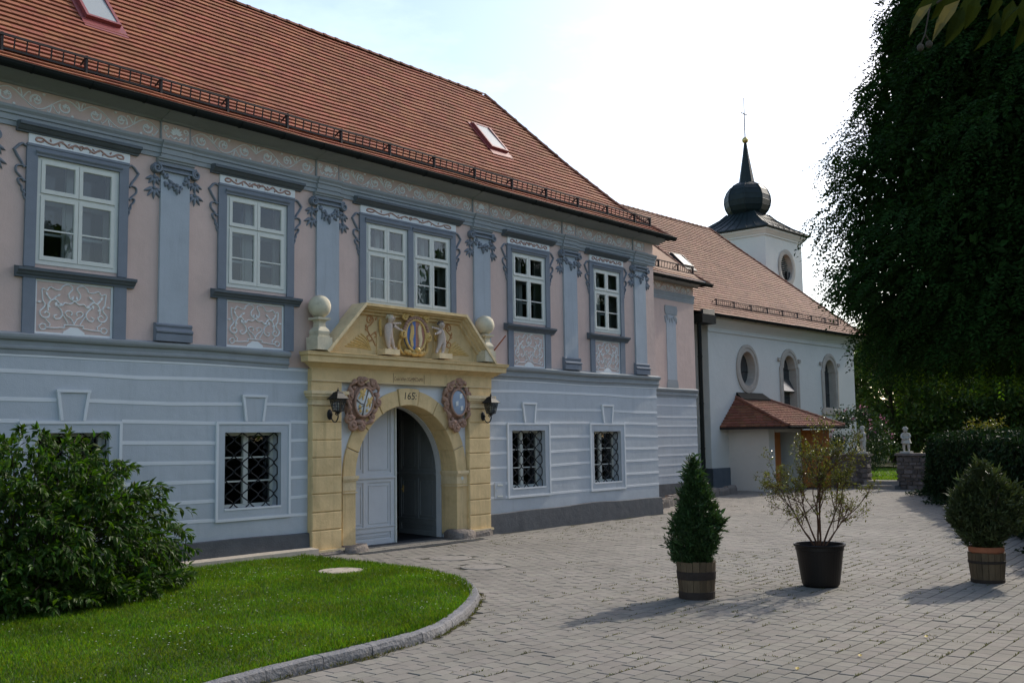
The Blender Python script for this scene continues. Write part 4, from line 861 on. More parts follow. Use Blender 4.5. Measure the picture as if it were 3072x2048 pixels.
# cartouches left and right of the arch
def cartouche(cx, cz, tilt, sg, field, nm, S_=1.04):
    ct = MB(); yb = YW-.02
    Rm = lambda p, q: (cx+S_*(p*math.cos(tilt)-q*math.sin(tilt)), cz+S_*(p*math.sin(tilt)+q*math.cos(tilt)))
    n = 44; out = []
    for i in range(n):
        t = 2*PI*i/n; r = 1+.10*math.sin(5*t+1)+.07*math.sin(9*t)+.04*math.sin(13*t); out.append(Rm(.37*r*math.cos(t), .44*r*math.sin(t)))
    ct.dome(out, Rm(0, 0), yb, .13, 5, .7)
    for p, q, r, a0, d, th in ((.12, .42, .115, PI, 1, .05), (-.20, .38, .09, 0, -1, .042), (.36, .12, .085, PI, 1, .04), (-.36, .02, .07, 0, -1, .036), (-.14, -.50, .10, 0, -1, .05), (.10, -.46, .075, PI, 1, .042), (-.28, -.42, .075, 0, -1, .045), (.30, -.20, .06, PI, 1, .035)):
        sp = spiral(0, 0, r, r*.2, 1.45, a0, d, 20)
        ct.tube([(Rm(p+u, q+v)[0], yb-.10-.06*i/20, Rm(p+u, q+v)[1]) for i, (u, v) in enumerate(sp)], [th*(1-.5*i/20) for i in range(21)], 7)
        ct.sphere((Rm(p, q)[0], yb-.12, Rm(p, q)[1]), r*.45, 8, 6)
    for pts, th in (([(-.33, .34), (-.40, .20), (-.34, .05), (-.38, -.1), (-.30, -.25), (-.33, -.4)], .05), ([(.2, .42), (.34, .32), (.30, .18), (.38, .02), (.30, -.12), (.30, -.28), (.16, -.42)], .05), ([(-.18, .40), (0, .48), (.16, .46)], .055), ([(-.26, -.36), (-.1, -.42), (.1, -.38)], .05)):
        sp = smooth_path(pts, 4); ct.tube([(*[Rm(u, v)[0]], yb-.11-.03*math.sin(i), Rm(u, v)[1]) for i, (u, v) in enumerate(sp)], [th*(.75+.35*math.sin(i*1.3)) for i in range(len(sp))], 7)
    for k in range(14):
        t = random.uniform(0, 2*PI); u, v = Rm(.33*math.cos(t), .42*math.sin(t)); ct.sphere((u, yb-.10, v), random.uniform(.03, .055), 7, 5)
    ct.build('cartouche', m_terra, pt, smooth=True, label=nm)
    el = [Rm(.235*math.cos(t*PI/16), .285*math.sin(t*PI/16)) for t in range(32)]
    b = MB(); b.tube([(p, yb-.145, q) for p, q in el+[el[0]]], .026, 6, cap=False); b.build('cartouche_rim', m_terra, pt, smooth=True)
    b = MB(); b.dome(el, Rm(0, 0), yb-.13, .035, 3); b.build('cartouche_field', m_ewhite if field == 'l' else m_egrey, pt, smooth=True)
    y = yb-.172
    if field == 'l':
        b = MB(); b.ribbon([Rm(.02, .26), Rm(.0, 0), Rm(-.0, -.1), Rm(.02, -.26)], .03, y-.006, y+.02); b.ribbon([Rm(-.22, -.02), Rm(-.1, -.06), Rm(.0, -.05)], .028, y-.006, y+.02); b.ribbon([Rm(-.12, -.18), Rm(-.02, -.08)], .02, y-.006, y+.02); b.build('arms_division', m_stone, pt)
        b = MB()
        lion = [(-.09, -.08), (-.06, 0), (-.09, .04), (-.07, .09), (-.02, .07), (.0, .12), (.05, .13), (.06, .08), (.03, .05), (.07, .02), (.03, 0), (.05, -.06), (.02, -.09), (.0, -.03), (-.03, -.03), (-.05, -.09)]
        for ox, oz, s_ in ((-.10, .11, 1.0), (.12, .02, .9)):
            b.dome([Rm(ox+p*s_, oz+q*s_*1.2) for p, q in lion], Rm(ox, oz+.02), y+.004, .016, 2)
        for ox, oz in ((-.10, -.12), (-.06, -.2), (.10, -.14)): b.dome([Rm(ox+.035*math.cos(t), oz+.035*math.sin(t)*(1+.4*math.cos(3*t))) for t in [i*PI/6 for i in range(12)]], Rm(ox, oz), y+.004, .014, 2)
        b.build('heraldic_lion', m_gold, pt)
    else:
        for ox, oz in ((.07, .13), (-.08, -.01), (.05, -.13)):
            b = MB(); b.prism([Rm(ox+p, oz+q) for p, q in ((-.045, -.05), (.03, -.045), (.045, .05), (-.03, .045))], y-.004, y+.02); b.build('white_square', m_ewhite, pt)
cartouche(14.36, 2.98, -.30, 1, 'l', 'reddish cartouche with gold lions on white'); cartouche(17.19, 3.02, .16, -1, 'r', 'reddish cartouche with three white squares on slate blue')
# door leaves
def door_leaf(P, name, mat, parent, w, h0, h1, arched):
    # P maps (u along leaf, v outwards, z)
    def bx(b, u0, u1, v0, v1, z0, z1): b.hexa([P(u0, v0, z0), P(u1, v0, z0), P(u1, v1, z0), P(u0, v1, z0), P(u0, v0, z1), P(u1, v0, z1), P(u1, v1, z1), P(u0, v1, z1)])
    b = MB(); bx(b, 0, w, -.03, .03, h0, h1); dl = b.build(name, mat, parent)
    b = MB()
    rails = [(h0, h0+.10), (.27, .40), (1.32, 1.40), (1.44, 1.52), (h1-.1, h1)]
    for z0, z1 in rails: bx(b, .0, w, .03, .055, z0, z1)
    for u0, u1 in ((0, .11), (w*.5-.055, w*.5+.055), (w-.11, w)):
        for z0, z1 in ((h0+.10, .27), (.40, 1.32), (1.52, h1-.1)):
            if z0 == h0+.10 and u0 > .2 and u1 < w-.05: continue
            bx(b, u0, u1, .03, .052, z0, z1)
    bx(b, .0, w, .05, .085, 1.40, 1.44); bx(b, 0, w, .05, .075, .375, .40)
    for z0, z1 in ((.46, 1.26), (1.58, h1-.16), (h0+.15, .22)):
        for u0, u1 in (((.16, w*.5-.10), (w*.5+.10, w-.16)) if z1 > .3 else ((.16, w-.16),)):
            for a0, a1, c0, c1 in ((u0, u1, z0, z0+.018), (u0, u1, z1-.018, z1), (u0, u0+.018, z0+.018, z1-.018), (u1-.018, u1, z0+.018, z1-.018)): bx(b, a0, a1, .028, .045, c0, c1)
    b.build('door_panelling', mat, dl) if dl.parent.parent is None else b.build('door_panelling', mat, parent)
    return dl
yd = YW+.50
dl = part('gate_door', manor); dl['label'] = 'tall grey double door, right leaf standing open'
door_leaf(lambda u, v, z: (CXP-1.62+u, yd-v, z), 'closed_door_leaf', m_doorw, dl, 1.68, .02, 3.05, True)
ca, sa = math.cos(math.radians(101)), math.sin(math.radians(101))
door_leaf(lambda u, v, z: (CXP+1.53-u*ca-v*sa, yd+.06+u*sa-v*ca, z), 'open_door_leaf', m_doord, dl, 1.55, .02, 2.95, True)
b = MB(); b.box(CXP+.065, CXP+.10, yd-.085, yd-.0, .02, 2.97); b.build('door_edge_strip', m_frame, dl)
b = MB(); A = arc(RI+.10, 28); B_ = arc(RI-.015, 28)
for i in range(28): b.quad((A[i][0], yd-.065, A[i][1]), (A[i+1][0], yd-.065, A[i+1][1]), (B_[i+1][0], yd-.065, B_[i+1][1]), (B_[i][0], yd-.065, B_[i][1])); b.quad((B_[i][0], yd-.065, B_[i][1]), (B_[i+1][0], yd-.065, B_[i+1][1]), (B_[i+1][0], yd+.08, B_[i+1][1]), (B_[i][0], yd+.08, B_[i][1]))
for sg in (-1, 1): b.box(min(CXP+sg*(RI-.015), CXP+sg*(RI+.1)), max(CXP+sg*(RI-.015), CXP+sg*(RI+.1)), yd-.065, yd+.08, 0, ZS)
b.build('door_frame', m_doorw, dl, fix=False)
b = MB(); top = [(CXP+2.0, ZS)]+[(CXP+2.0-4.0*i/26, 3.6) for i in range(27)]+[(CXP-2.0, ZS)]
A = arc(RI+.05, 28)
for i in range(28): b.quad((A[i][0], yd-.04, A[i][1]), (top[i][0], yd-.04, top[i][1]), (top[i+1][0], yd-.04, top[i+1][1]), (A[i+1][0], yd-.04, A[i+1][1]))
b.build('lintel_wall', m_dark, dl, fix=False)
b = MB(); b.sphere((CXP+1.53-1.38*ca-.06*sa-.02, yd+.06+1.38*sa, 1.05), .02, 8, 6); b.box(CXP+1.53-1.40*ca-.07, CXP+1.53-1.40*ca-.05, yd+1.38, yd+1.41, .98, 1.14); b.build('door_handle', m_gold, dl)
b = MB(); b.lathe(0, 0, [(.04, 0), (.04, .012), (.0, .014)], 16); 
b.v = [(CXP+RI+.17+p[0], YA-.0-p[2], 1.33+p[1]) for p in b.v]; b.build('door_bell', m_frame, pt)
# wall lanterns: things of their own
def lantern(x, label):
    yl = YW-.40; lt = thing('wall_lantern', label, 'wall lantern', (x, YW-.14, 2.72), 'wall lanterns on the portal piers')
    b = MB(); b.sphere((x, YW-.155, 2.72), .09, 12, 8, (.75, .3, 1.2)); b.sphere((x, YW-.19, 2.72), .035, 8, 6); b.build('back_plate', m_black, lt, smooth=True)
    b = MB(); b.tube(smooth_path([(x, YW-.17, 2.74), (x, YW-.21, 2.64), (x, YW-.27, 2.58), (x, YW-.35, 2.585), (x, yl-.0, 2.66), (x, yl, 2.73)], 5), .013, 7); b.tube([(x, yl+p, 2.70+q) for p, q in spiral(.05, .02, .035, .01, 1.2, 0)], .008, 5); b.build('bracket_arm', m_black, lt, smooth=True)
    z0, z1, r0, r1 = 2.78, 3.02, .095, .155; cn = [(-1, -1), (1, -1), (1, 1), (-1, 1)]
    b = MB()
    b.lathe(x, yl, [(.02, 2.725), (.04, 2.735), (.03, 2.75), (.07, 2.765), (.10, 2.772), (.10, 2.785)], 12)
    for i in range(4):
        c0, c1 = cn[i], cn[(i+1) % 4]
        b.tube([(x+c0[0]*r0*.75, yl+c0[1]*r0*.75, z0), (x+c0[0]*r1*.75, yl+c0[1]*r1*.75, z1)], .008, 5)
        for t in (0, .25, .5, .75, 1):
            r = (r0+(r1-r0)*t)*.75; z = z0+(z1-z0)*t; b.tube([(x+c0[0]*r, yl+c0[1]*r, z), (x+c1[0]*r, yl+c1[1]*r, z)], .006 if 0 < t < 1 else .01, 4)
        for s_ in (.25, .5, .75):
            p0 = [c0[k]+(c1[k]-c0[k])*s_ for k in (0, 1)]; b.tube([(x+p0[0]*r0*.75, yl+p0[1]*r0*.75, z0), (x+p0[0]*r1*.75, yl+p0[1]*r1*.75, z1)], .005, 4)
    b.build('lantern_cage', m_black, lt)
    b = MB(); q = .73
    for i in range(4):
        c0, c1 = cn[i], cn[(i+1) % 4]; b.quad((x+c0[0]*r0*q, yl+c0[1]*r0*q, z0), (x+c1[0]*r0*q, yl+c1[1]*r0*q, z0), (x+c1[0]*r1*q, yl+c1[1]*r1*q, z1), (x+c0[0]*r1*q, yl+c0[1]*r1*q, z1))
    b.build('lantern_glass', m_glass2, lt, fix=False)
    b = MB(); prof = [(.185, 3.015), (.19, 3.025), (.135, 3.075), (.095, 3.125), (.09, 3.14), (.045, 3.165), (.02, 3.175)]
    V = []
    for r, z in prof: V += [(x+a*r*.8, yl+c*r*.8, z) for a, c in cn]
    b.add(V, [(k*4+i, k*4+(i+1) % 4, k*4+4+(i+1) % 4, k*4+4+i) for k in range(len(prof)-1) for i in range(4)]+[(3, 2, 1, 0), tuple(range(len(V)-4, len(V)))])
    b.sphere((x, yl, 3.19), .022, 8, 6); b.sphere((x, yl, 3.225), .013, 6, 5); b.build('lantern_roof', m_black, lt)
    b = MB(); b.lathe(x, yl, [(.02, 2.79), (.022, 2.87), (.03, 2.90), (.02, 2.94), (.002, 2.95)], 10); b.build('bulb', m_frame, lt, smooth=True)
lantern(13.46, 'black iron lantern on the portal pier left of the arch'); lantern(18.02, 'black iron lantern on the portal pier right of the arch')
# ================================================================ roofs
def prof_z(prof, t):
    for (a, za), (b, zb) in zip(prof, prof[1:]):
        if t <= b: return za+(zb-za)*(t-a)/(b-a)
    return prof[-1][1]
def tile_field(prof, ye, xL, xR, hipR, exposure, width, skip=(), tmax=None):
    """rows of flat tiles on a slope facing -Y; returns list of (8 corners) per tile, front rows first"""
    tmax = tmax or prof[-1][0]; rows = []; t = 0.0; ss = [0.0]
    N = 600; acc = 0; pt_ = (0, prof_z(prof, 0)); marks = [0.0]; tgt = exposure
    for i in range(1, N+1):
        tt = tmax*i/N; z = prof_z(prof, tt); acc += math.hypot(tt-pt_[0], z-pt_[1]); pt_ = (tt, z)
        if acc >= tgt: marks.append(tt); tgt += exposure
    if tmax-marks[-1] > .02: marks.append(tmax)
    else: marks[-1] = tmax
    out = []
    for r in range(len(marks)-1):
        t0, t1 = marks[r], marks[r+1]; t1b = min(tmax, t1+(t1-t0)*.12)
        z0, z1 = prof_z(prof, t0), prof_z(prof, t1b); ux, uz = (t1b-t0), (z1-z0); d = math.hypot(ux, uz); nx, nz = -uz/d, ux/d    # outward normal (towards -Y, up)
        off = (r % 2)*.5*width; xr = xR-(t0 if hipR else 0); k = int((xr-xL)/width)+2
        for c in range(k):
            xa = xL+off+(c-1)*width+random.uniform(-.003, .003); xb = xa+width-.004
            xa = max(xa, xL); xbb = min(xb, xr)
            if xbb-xa < .04: continue
            xt = min(xb, xR-(t1b if hipR else 0))
            if xt < xa+.01: xt = xa+.01
            if any(sx0-.02 < (xa+xb)/2 < sx1+.02 and st0 < (t0+t1)/2 < st1 for sx0, sx1, st0, st1 in skip): continue
            j = random.uniform(-.0008, .0008); lift = .044+j; th = .024; back = .004
            sl = random.uniform(-.003, .003)
            def P(x, t, z, o): return (x, ye+t+nx*o*1.0, z+nz*o+.010*math.sin(x*.85+t*.7)+.006*math.sin(x*2.3-t*1.9))
            low = (t0-ux/d*(.012+sl), z0-uz/d*(.012+sl))
            q = [P(xa, low[0], low[1], lift-th), P(xbb, low[0], low[1], lift-th), P(xt, t1b, z1, back-.012), P(xa, t1b, z1, back-.012),
                 P(xa, low[0], low[1], lift), P(xbb, low[0], low[1], lift), P(xt, t1b, z1, back), P(xa, t1b, z1, back)]
            out.append(q)
    return out, marks
TF = [(0, 1, 5, 4), (1, 2, 6, 5), (2, 3, 7, 6), (3, 0, 4, 7), (4, 5, 6, 7)]
def tiles_to_parts(tl, roof, mat, dist, nind=300, base='roof_tile', m=None):
    tl = sorted(tl, key=lambda q: dist(q)); o3 = np.array(ORG.get(root_of(roof).name, (0, 0, 0)))
    for q in tl[:nind]:
        b = MB(); c = tuple(np.mean(np.array(q), 0)); b.add([tuple(np.array(p)-c) for p in q], TF)
        me = bpy.data.meshes.new(base); me.from_pydata(b.v, [], b.f); add(base, me, mat, roof, loc=tuple(np.array(c)-o3))
    rest = tl[nind:]
    if rest:
        V = np.array(rest).reshape(-1, 3)-o3; F = (np.array(TF)[None]+(np.arange(len(rest))*8)[:, None, None]).reshape(-1, 4)
        add(base+'_field', fast_mesh(base+'_field', V, F), mat, roof, 'stuff')
def ridge_caps(pts, roof, mat, step=.38, r=.085, name='ridge_tile'):
    o3 = Vector(ORG.get(root_of(roof).name, (0, 0, 0))); me = None; m2 = None
    for p, q in zip(pts, pts[1:]):
        p, q = Vector(p), Vector(q); L_ = (q-p).length; n = max(1, round(L_/step)); d = (q-p)/n; ln = d.length
        b = MB(); V = []; m = 7
        for s_, rr in ((-.04, r*1.08), (ln*.12, r*1.10), (ln*.121, r*.98), (ln, r*.92)):
            for k in range(m):
                a = PI*k/(m-1); V.append((s_, rr*math.cos(a), rr*math.sin(a)*.95-.015))
        b.add(V, [(s*m+k, s*m+k+1, (s+1)*m+k+1, (s+1)*m+k) for s in range(3) for k in range(m-1)]+[tuple(range(m))])
        me = bpy.data.meshes.new(name); me.from_pydata(b.v, [], b.f); me.materials.append(mat)
        X = d.normalized(); Z = Vector((0, 0, 1)); Y = Z.cross(X).normalized(); Z = X.cross(Y)
        R = Matrix((X, Y, Z)).transposed().to_4x4()
        for i in range(n):
            o = bpy.data.objects.new(name, me); COL.objects.link(o); o.parent = roof; o.matrix_local = Matrix.Translation(p+d*i-o3) @ R @ Matrix.Rotation(random.uniform(-.03, .03), 4, 'X')
def snow_guard(prof, ye, t, xs, parent, h=.235, nbar=7, mat=None, th=1.0):
    """lattice snow guard standing square to the slope, brackets at xs"""
    mat = mat or m_snow; z = prof_z(prof, t); z2 = prof_z(prof, t+.1); sl = math.atan2(z2-z, .1); y = ye+t
    ln = h; dy, dz = -math.sin(sl)*.25, 1.0
    P = lambda x, s: (x, y+dy*s-.02, z+.05+dz*s)
    for i, (xa, xb) in enumerate(zip(xs, xs[1:])):
        b = MB()
        for s_ in (.0, ln): b.box(xa, xb, P(0, s_)[1]-.015, P(0, s_)[1]+.015, P(0, s_)[2]-.018*th, P(0, s_)[2]+.018*th)
        for k in range(1, nbar):
            x = xa+(xb-xa)*k/nbar; b.hexa([P(x-.010*th, 0), P(x+.010*th, 0), (x+.010*th, P(0, 0)[1]+.012, P(0, 0)[2]), (x-.010*th, P(0, 0)[1]+.012, P(0, 0)[2]), P(x-.010*th, ln), P(x+.010*th, ln), (x+.010*th, P(0, ln)[1]+.012, P(0, ln)[2]), (x-.010*th, P(0, ln)[1]+.012, P(0, ln)[2])])
        b.build('lattice', mat, parent)
    for x in xs:
        b = MB(); b.box(x-.02*th, x+.02*th, P(0, 0)[1]-.03, P(0, 0)[1]+.03, P(0, -.07)[2], P(0, ln+.035)[2]); b.tube([(x, P(0, ln+.03)[1]+.02, P(0, ln+.03)[2]), (x, y+.16, prof_z(prof, t+.16)+.05)], .017, 5); b.build('bracket', mat, parent)
# --- manor roof
PR = [(0, 7.985), (.5, 8.36), (1.13, 8.95), (2.16, 10.10), (3.85, 12.18)]
YE = 15.58; XE = 26.15
roof = part('roof', manor); roof['label'] = 'steep red tiled roof with snow guard'
sk = [(9.12, 9.80, 1.95, 2.75), (20.22, 20.90, 1.85, 2.55)]
tl, marks = tile_field(PR, YE, 6.0, XE, True, .168, .268, skip=sk)
b = MB()
for (t0, z0), (t1, z1) in zip(PR, PR[1:]):
    o = .012
    b.quad((0, YE+t0, z0-o), (XE-t0, YE+t0, z0-o), (XE-t1, YE+t1, z1-o), (0, YE+t1, z1-o)); b.quad((XE-t0, YE+t0, z0-o), (XE-t0, YE+2*3.85-t0, z0-o), (XE-t1, YE+2*3.85-t1, z1-o), (XE-t1, YE+t1, z1-o))
    b.quad((XE-t0, YE+2*3.85-t0, z0-o), (0, YE+2*3.85-t0, z0-o), (0, YE+2*3.85-t1, z1-o), (XE-t1, YE+2*3.85-t1, z1-o))
b.quad((0, YE+.0, 7.96), (XE, YE, 7.96), (XE, YE+.45, 8.0), (0, YE+.45, 8.0))
b.quad((XE, YE, 7.96), (XE, 23.3, 7.96), (25.7, 23.3, 7.97), (25.7, YE, 7.97))
b.build('roof_deck', m_tile, roof, fix=False)
tiles_to_parts(tl, roof, m_tile, lambda q: Vector((q[0][0], q[0][1], q[0][2]-CAMZ)).length+.8*(q[0][2]-8))
hip = [(XE-t, YE+t, prof_z(PR, t)+.03) for t in (0, .5, 1.13, 2.16, 3.85)]
ridge_caps([(6.5, YE+3.85, 12.19), (XE-3.85, YE+3.85, 12.19)], roof, m_ridge); ridge_caps(hip, roof, m_ridge)
sg_ = part('snow_guard', manor)
xs = [5.6+1.37*i for i in range(15)]+[25.6]
snow_guard(PR, YE, .38, xs, sg_, h=.21)
def gutter(xa, xb, y, z, parent, r=.095, endcap=True):
    b = MB(); n = 9; V = []
    for x in (xa, xb):
        for k in range(n): a = PI+PI*k/(n-1); V.append((x, y+r*math.cos(a), z+r*math.sin(a)))
        for k in range(n): a = 2*PI-PI*k/(n-1); V.append((x, y+(r-.012)*math.cos(a), z+(r-.012)*math.sin(a)))
    m = 2*n; b.add(V, [(k, (k+1) % m, m+(k+1) % m, m+k) for k in range(m)]+[tuple(range(n)), tuple(range(m+n-1, m-1, -1))])
    x = xa+.5
    while x < xb:
        b.tube([(x, y+(r+.006)*math.cos(a), z+(r+.006)*math.sin(a)) for a in [PI+PI*k/6 for k in range(7)]], .009, 4); x += .95
    b.tube([(xa, y-r, z+.004), (xb, y-r, z+.004)], .010, 5)
    return b.build('gutter', m_gut, parent, smooth=False)
gutter(2, 26.22, YE-.08, 7.975, manor)
b = MB(); b.hexa([(26.12, YE-.12, 7.91), (26.24, YE-.12, 7.91), (26.05, YE+.45, 7.93), (25.8, YE+.45, 7.93), (26.12, YE-.12, 8.0), (26.24, YE-.12, 8.0), (26.05, YE+.45, 8.1), (25.8, YE+.45, 8.1)]); b.build('eaves_corner', m_gut, manor)
def skylight(prof, ye, xa, xb, t0, t1, parent, frame=m_red, glass=m_sky, h=.12):
    z0, z1 = prof_z(prof, t0), prof_z(prof, t1); d = math.hypot(t1-t0, z1-z0); nx, nz = -(z1-z0)/d, (t1-t0)/d
    P = lambda x, s, o: (x, ye+t0+(t1-t0)*s+nx*o, z0+(z1-z0)*s+nz*o)
    sk_ = part('skylight', parent)
    b = MB(); w = .06; ws = w/d
    def bx(xa, xb, s0, s1, o0, o1): b.hexa([P(xa, s0, o0), P(xb, s0, o0), P(xb, s1, o0), P(xa, s1, o0), P(xa, s0, o1), P(xb, s0, o1), P(xb, s1, o1), P(xa, s1, o1)])
    bx(xa, xb, 0, ws, 0, h); bx(xa, xb, 1-ws, 1, 0, h*.8); bx(xa, xa+w, ws, 1-ws, 0, h); bx(xb-w, xb, ws, 1-ws, 0, h)
    bx(xa-.09, xa-.002, -.06, 1.03, 0, .04); bx(xb+.002, xb+.09, -.06, 1.03, 0, .04); bx(xa-.09, xb+.09, -.22, -.003, .02, .045)
    b.build('skylight_frame', frame, sk_)
    b = MB(); b.quad(P(xa+w, ws, h-.012), P(xb-w, ws, h-.012), P(xb-w, 1-ws, h*.8-.012), P(xa+w, 1-ws, h*.8-.012)); b.build('skylight_glass', glass, sk_, fix=False)
for a, c, t0, t1 in sk: skylight(PR, YE, a+.0, c-.0, t0, t1, manor)
# ================================================================ recessed side wing
YG = 19.6
wing = thing('side_wing', 'set back pink and blue wing between the manor house and the church', 'house wing', (30, YG, 0))
b = MB(); b.quad((25.9, YG, 0), (34.4, YG, 0), (34.4, YG, 3.7), (25.9, YG, 3.7)); b.quad((34.4, YG, 0), (34.4, 27, 0), (34.4, 27, 3.7), (34.4, YG, 3.7)); b.build('ground_floor_wall', m_blue, wing, fix=False)
b = MB(); b.quad((25.9, YG, 3.7), (34.4, YG, 3.7), (34.4, YG, 8), (25.9, YG, 8)); b.quad((34.4, YG, 3.7), (34.4, 27, 3.7), (34.4, 27, 8), (34.4, YG, 8)); b.quad((34.4, 27, 0), (25.9, 27, 0), (25.9, 27, 8), (34.4, 27, 8)); b.build('upper_wall', m_pink, wing, fix=False)
b = MB(); b.box(25.9, 34.44, YG-.06, YG+.01, -.05, .52); b.build('plinth', m_plinth, wing)
for z in (3.31, 2.89, 2.57, 2.23, 1.86, 1.53, 1.18, .82): MB().box(25.9, 34.41, YG-.008, YG+.02, z-.028, z+.028).build('plaster_band', m_white, wing)
b = MB(); b.mold([(p[0]*.8, p[1]) for p in STR], 25.9, 34.46, YG); b.build('string_course', m_corn, wing)
b = MB(); b.mold([(p[0]*.5, p[1]) for p in ARC], 25.9, 34.42, YG); b.build('architrave', m_corn, wing)
b = MB(); b.mold([(p[0], p[1]-.02) for p in COV], 25.9, 34.7, YG); b.build('cove_cornice', m_corn, wing)
scroll_bay(31.0, 34.2, 7.475, 7.76, YG).build('frieze_scrollwork', m_orn, wing)
p = part('pilaster', wing); c = 32.72
MB().box(c-.33, c+.33, YG-.012, YG+.01, 4.22, 6.85).build('shaft', m_pil, p)
b = MB(); b.prism([(c-.40, 3.95), (c+.40, 3.95), (c+.38, 4.12), (c+.33, 4.24), (c-.33, 4.24), (c-.38, 4.12)], YG-.02, YG+.01); b.build('base', m_corn, p)
b = MB(); b.prism([(c-.40, 6.62), (c+.40, 6.62), (c+.44, 6.80), (c+.40, 6.94), (c-.40, 6.94), (c-.44, 6.80)], YG-.03, YG+.01)
for x, z in ((-.24, 6.52), (-.08, 6.44), (.08, 6.44), (.24, 6.52)): blob_leaf(b, c+x, z+.1, -1.57, .22, .16, YG-.012, .02)
for sg in (-1, 1): blob_leaf(b, c+sg*.38, 6.6, -1.57, .3, .13, YG, .03)
b.build('capital', m_corn, p)
wr = part('roof', wing)
PW = [(0, 7.90), (.5, 8.30), (3.7, 11.75)]; YWE = YG-.45; XWE = 34.85
tl, mk = tile_field(PW, YWE, 26.4, XWE, True, .168, .268)
b = MB(); b.quad((26, YWE, 7.88), (XWE, YWE, 7.88), (XWE-3.7, YWE+3.7, 11.72), (26, YWE+3.7, 11.72)); b.quad((XWE, YWE, 7.88), (XWE, YWE+7.4, 7.88), (XWE-3.7, YWE+3.7, 11.72), (XWE-3.7, YWE+3.7, 11.72)); b.quad((XWE, YWE+7.4, 7.88), (26, YWE+7.4, 7.88), (26, YWE+3.7, 11.72), (XWE-3.7, YWE+3.7, 11.72)); b.quad((26, YWE, 7.87), (XWE, YWE, 7.87), (XWE, YG+.1, 7.9), (26, YG+.1, 7.9))
b.build('roof_deck', m_tile2, wr, fix=False)
tiles_to_parts([q for q in tl if q[0][0] > 28.5], wr, m_tile2, lambda q: 0, 0)
ridge_caps([(XWE-t, YWE+t, prof_z(PW, t)+.03) for t in (0, .5, 3.7)], wr, m_ridge)
sg2 = part('snow_guard', wing); snow_guard(PW, YWE, .42, [29.2+1.35*i for i in range(4)]+[34.35], sg2)
gutter(26.2, 34.93, YWE-.055, 7.885, wing)
b = MB(); b.hexa([(34.82, YWE-.12, 7.82), (34.95, YWE-.12, 7.82), (34.7, YG+.1, 7.84), (34.4, YG+.1, 7.84), (34.82, YWE-.12, 7.91), (34.95, YWE-.12, 7.91), (34.7, YG+.1, 8.0), (34.4, YG+.1, 8.0)]); b.build('eaves_corner', m_gut, wing)
# ================================================================ church (local frame: x along its front, y into it)
church = thing('church', 'white church with red tiled roof, onion tower and small tiled porch', 'church', (35.0, 20.3, 0), local=True, rotz=math.radians(-2.0))
CL, CR, CW, CH = 1.6, 15.3, 10.0, 6.95
def ellipse(cx, cz, rx, rz, n=28): return [(cx+rx*math.cos(2*PI*i/n), cz+rz*math.sin(2*PI*i/n)) for i in range(n)]
def arched(cx, z0, z1, w, n=12):
    r = w*.88; zs = z1-r*1.05
    return [(cx-w, z0), (cx+w, z0), (cx+w, zs)]+[(cx+r*math.cos(PI*i/n), zs+r*1.05*math.sin(PI*i/n)) for i in range(n+1)]+[(cx-w, zs)]
def plate_holes(x0, x1, z0, z1, loops, y, name, mat, parent):
    cu = bpy.data.curves.new(name, 'CURVE'); cu.dimensions = '2D'; cu.fill_mode = 'FRONT'
    for lp in [[(x0, z0), (x1, z0), (x1, z1), (x0, z1)]]+loops:
        s_ = cu.splines.new('POLY'); s_.points.add(len(lp)-1); s_.use_cyclic_u = True
        for p_, (a, c_) in zip(s_.points, lp): p_.co = (a, c_, 0, 1)
    t = bpy.data.objects.new(name, cu); COL.objects.link(t); dg = bpy.context.evaluated_depsgraph_get(); me = bpy.data.meshes.new_from_object(t.evaluated_get(dg)); bpy.data.objects.remove(t)
    for v in me.vertices: v.co = (v.co.x, y, v.co.y)
    me.materials.clear(); me.name = name; return add(name, me, mat, parent)
OV = ellipse(4.66, 4.96, .63, .72); A1 = arched(8.40, 2.6, 5.70, .62); A2 = arched(12.50, 3.42, 5.70, .60)
plate_holes(CL, CR, -.05, CH, [OV, A1, A2], 0.0, 'front_wall', m_church, church)
b = MB(); b.quad((CL, 0, 0), (CL, CW, 0), (CL, CW, CH), (CL, 0, CH)); b.quad((CR, 0, 0), (CR, CW, 0), (CR, CW, CH), (CR, 0, CH)); b.quad((CL, CW, 0), (CR, CW, 0), (CR, CW, CH), (CL, CW, CH)); b.build('side_wall', m_church, church, fix=False)
b = MB(); b.box(CL-.03, 2.95, -.04, .6, -.05, .92); b.box(CL-.03, CL+.02, -.04, 1.5, -.05, .92); b.build('plinth', m_trim2, church)
b = MB(); cprof = [(0, 6.33), (.04, 6.33), (.05, 6.38), (.03, 6.40), (.05, 6.5), (.12, 6.60), (.24, 6.72), (.34, 6.80), (.36, 6.86), (.36, 6.93), (0, 6.96)]
ring_mold(b, cprof, CL, CR, 0.0); b.build('cornice', m_church, church)
MB().box(CL-.02, CR+.02, -.005, .1, 6.93, 6.99).build('wall_plate', m_gut, church)
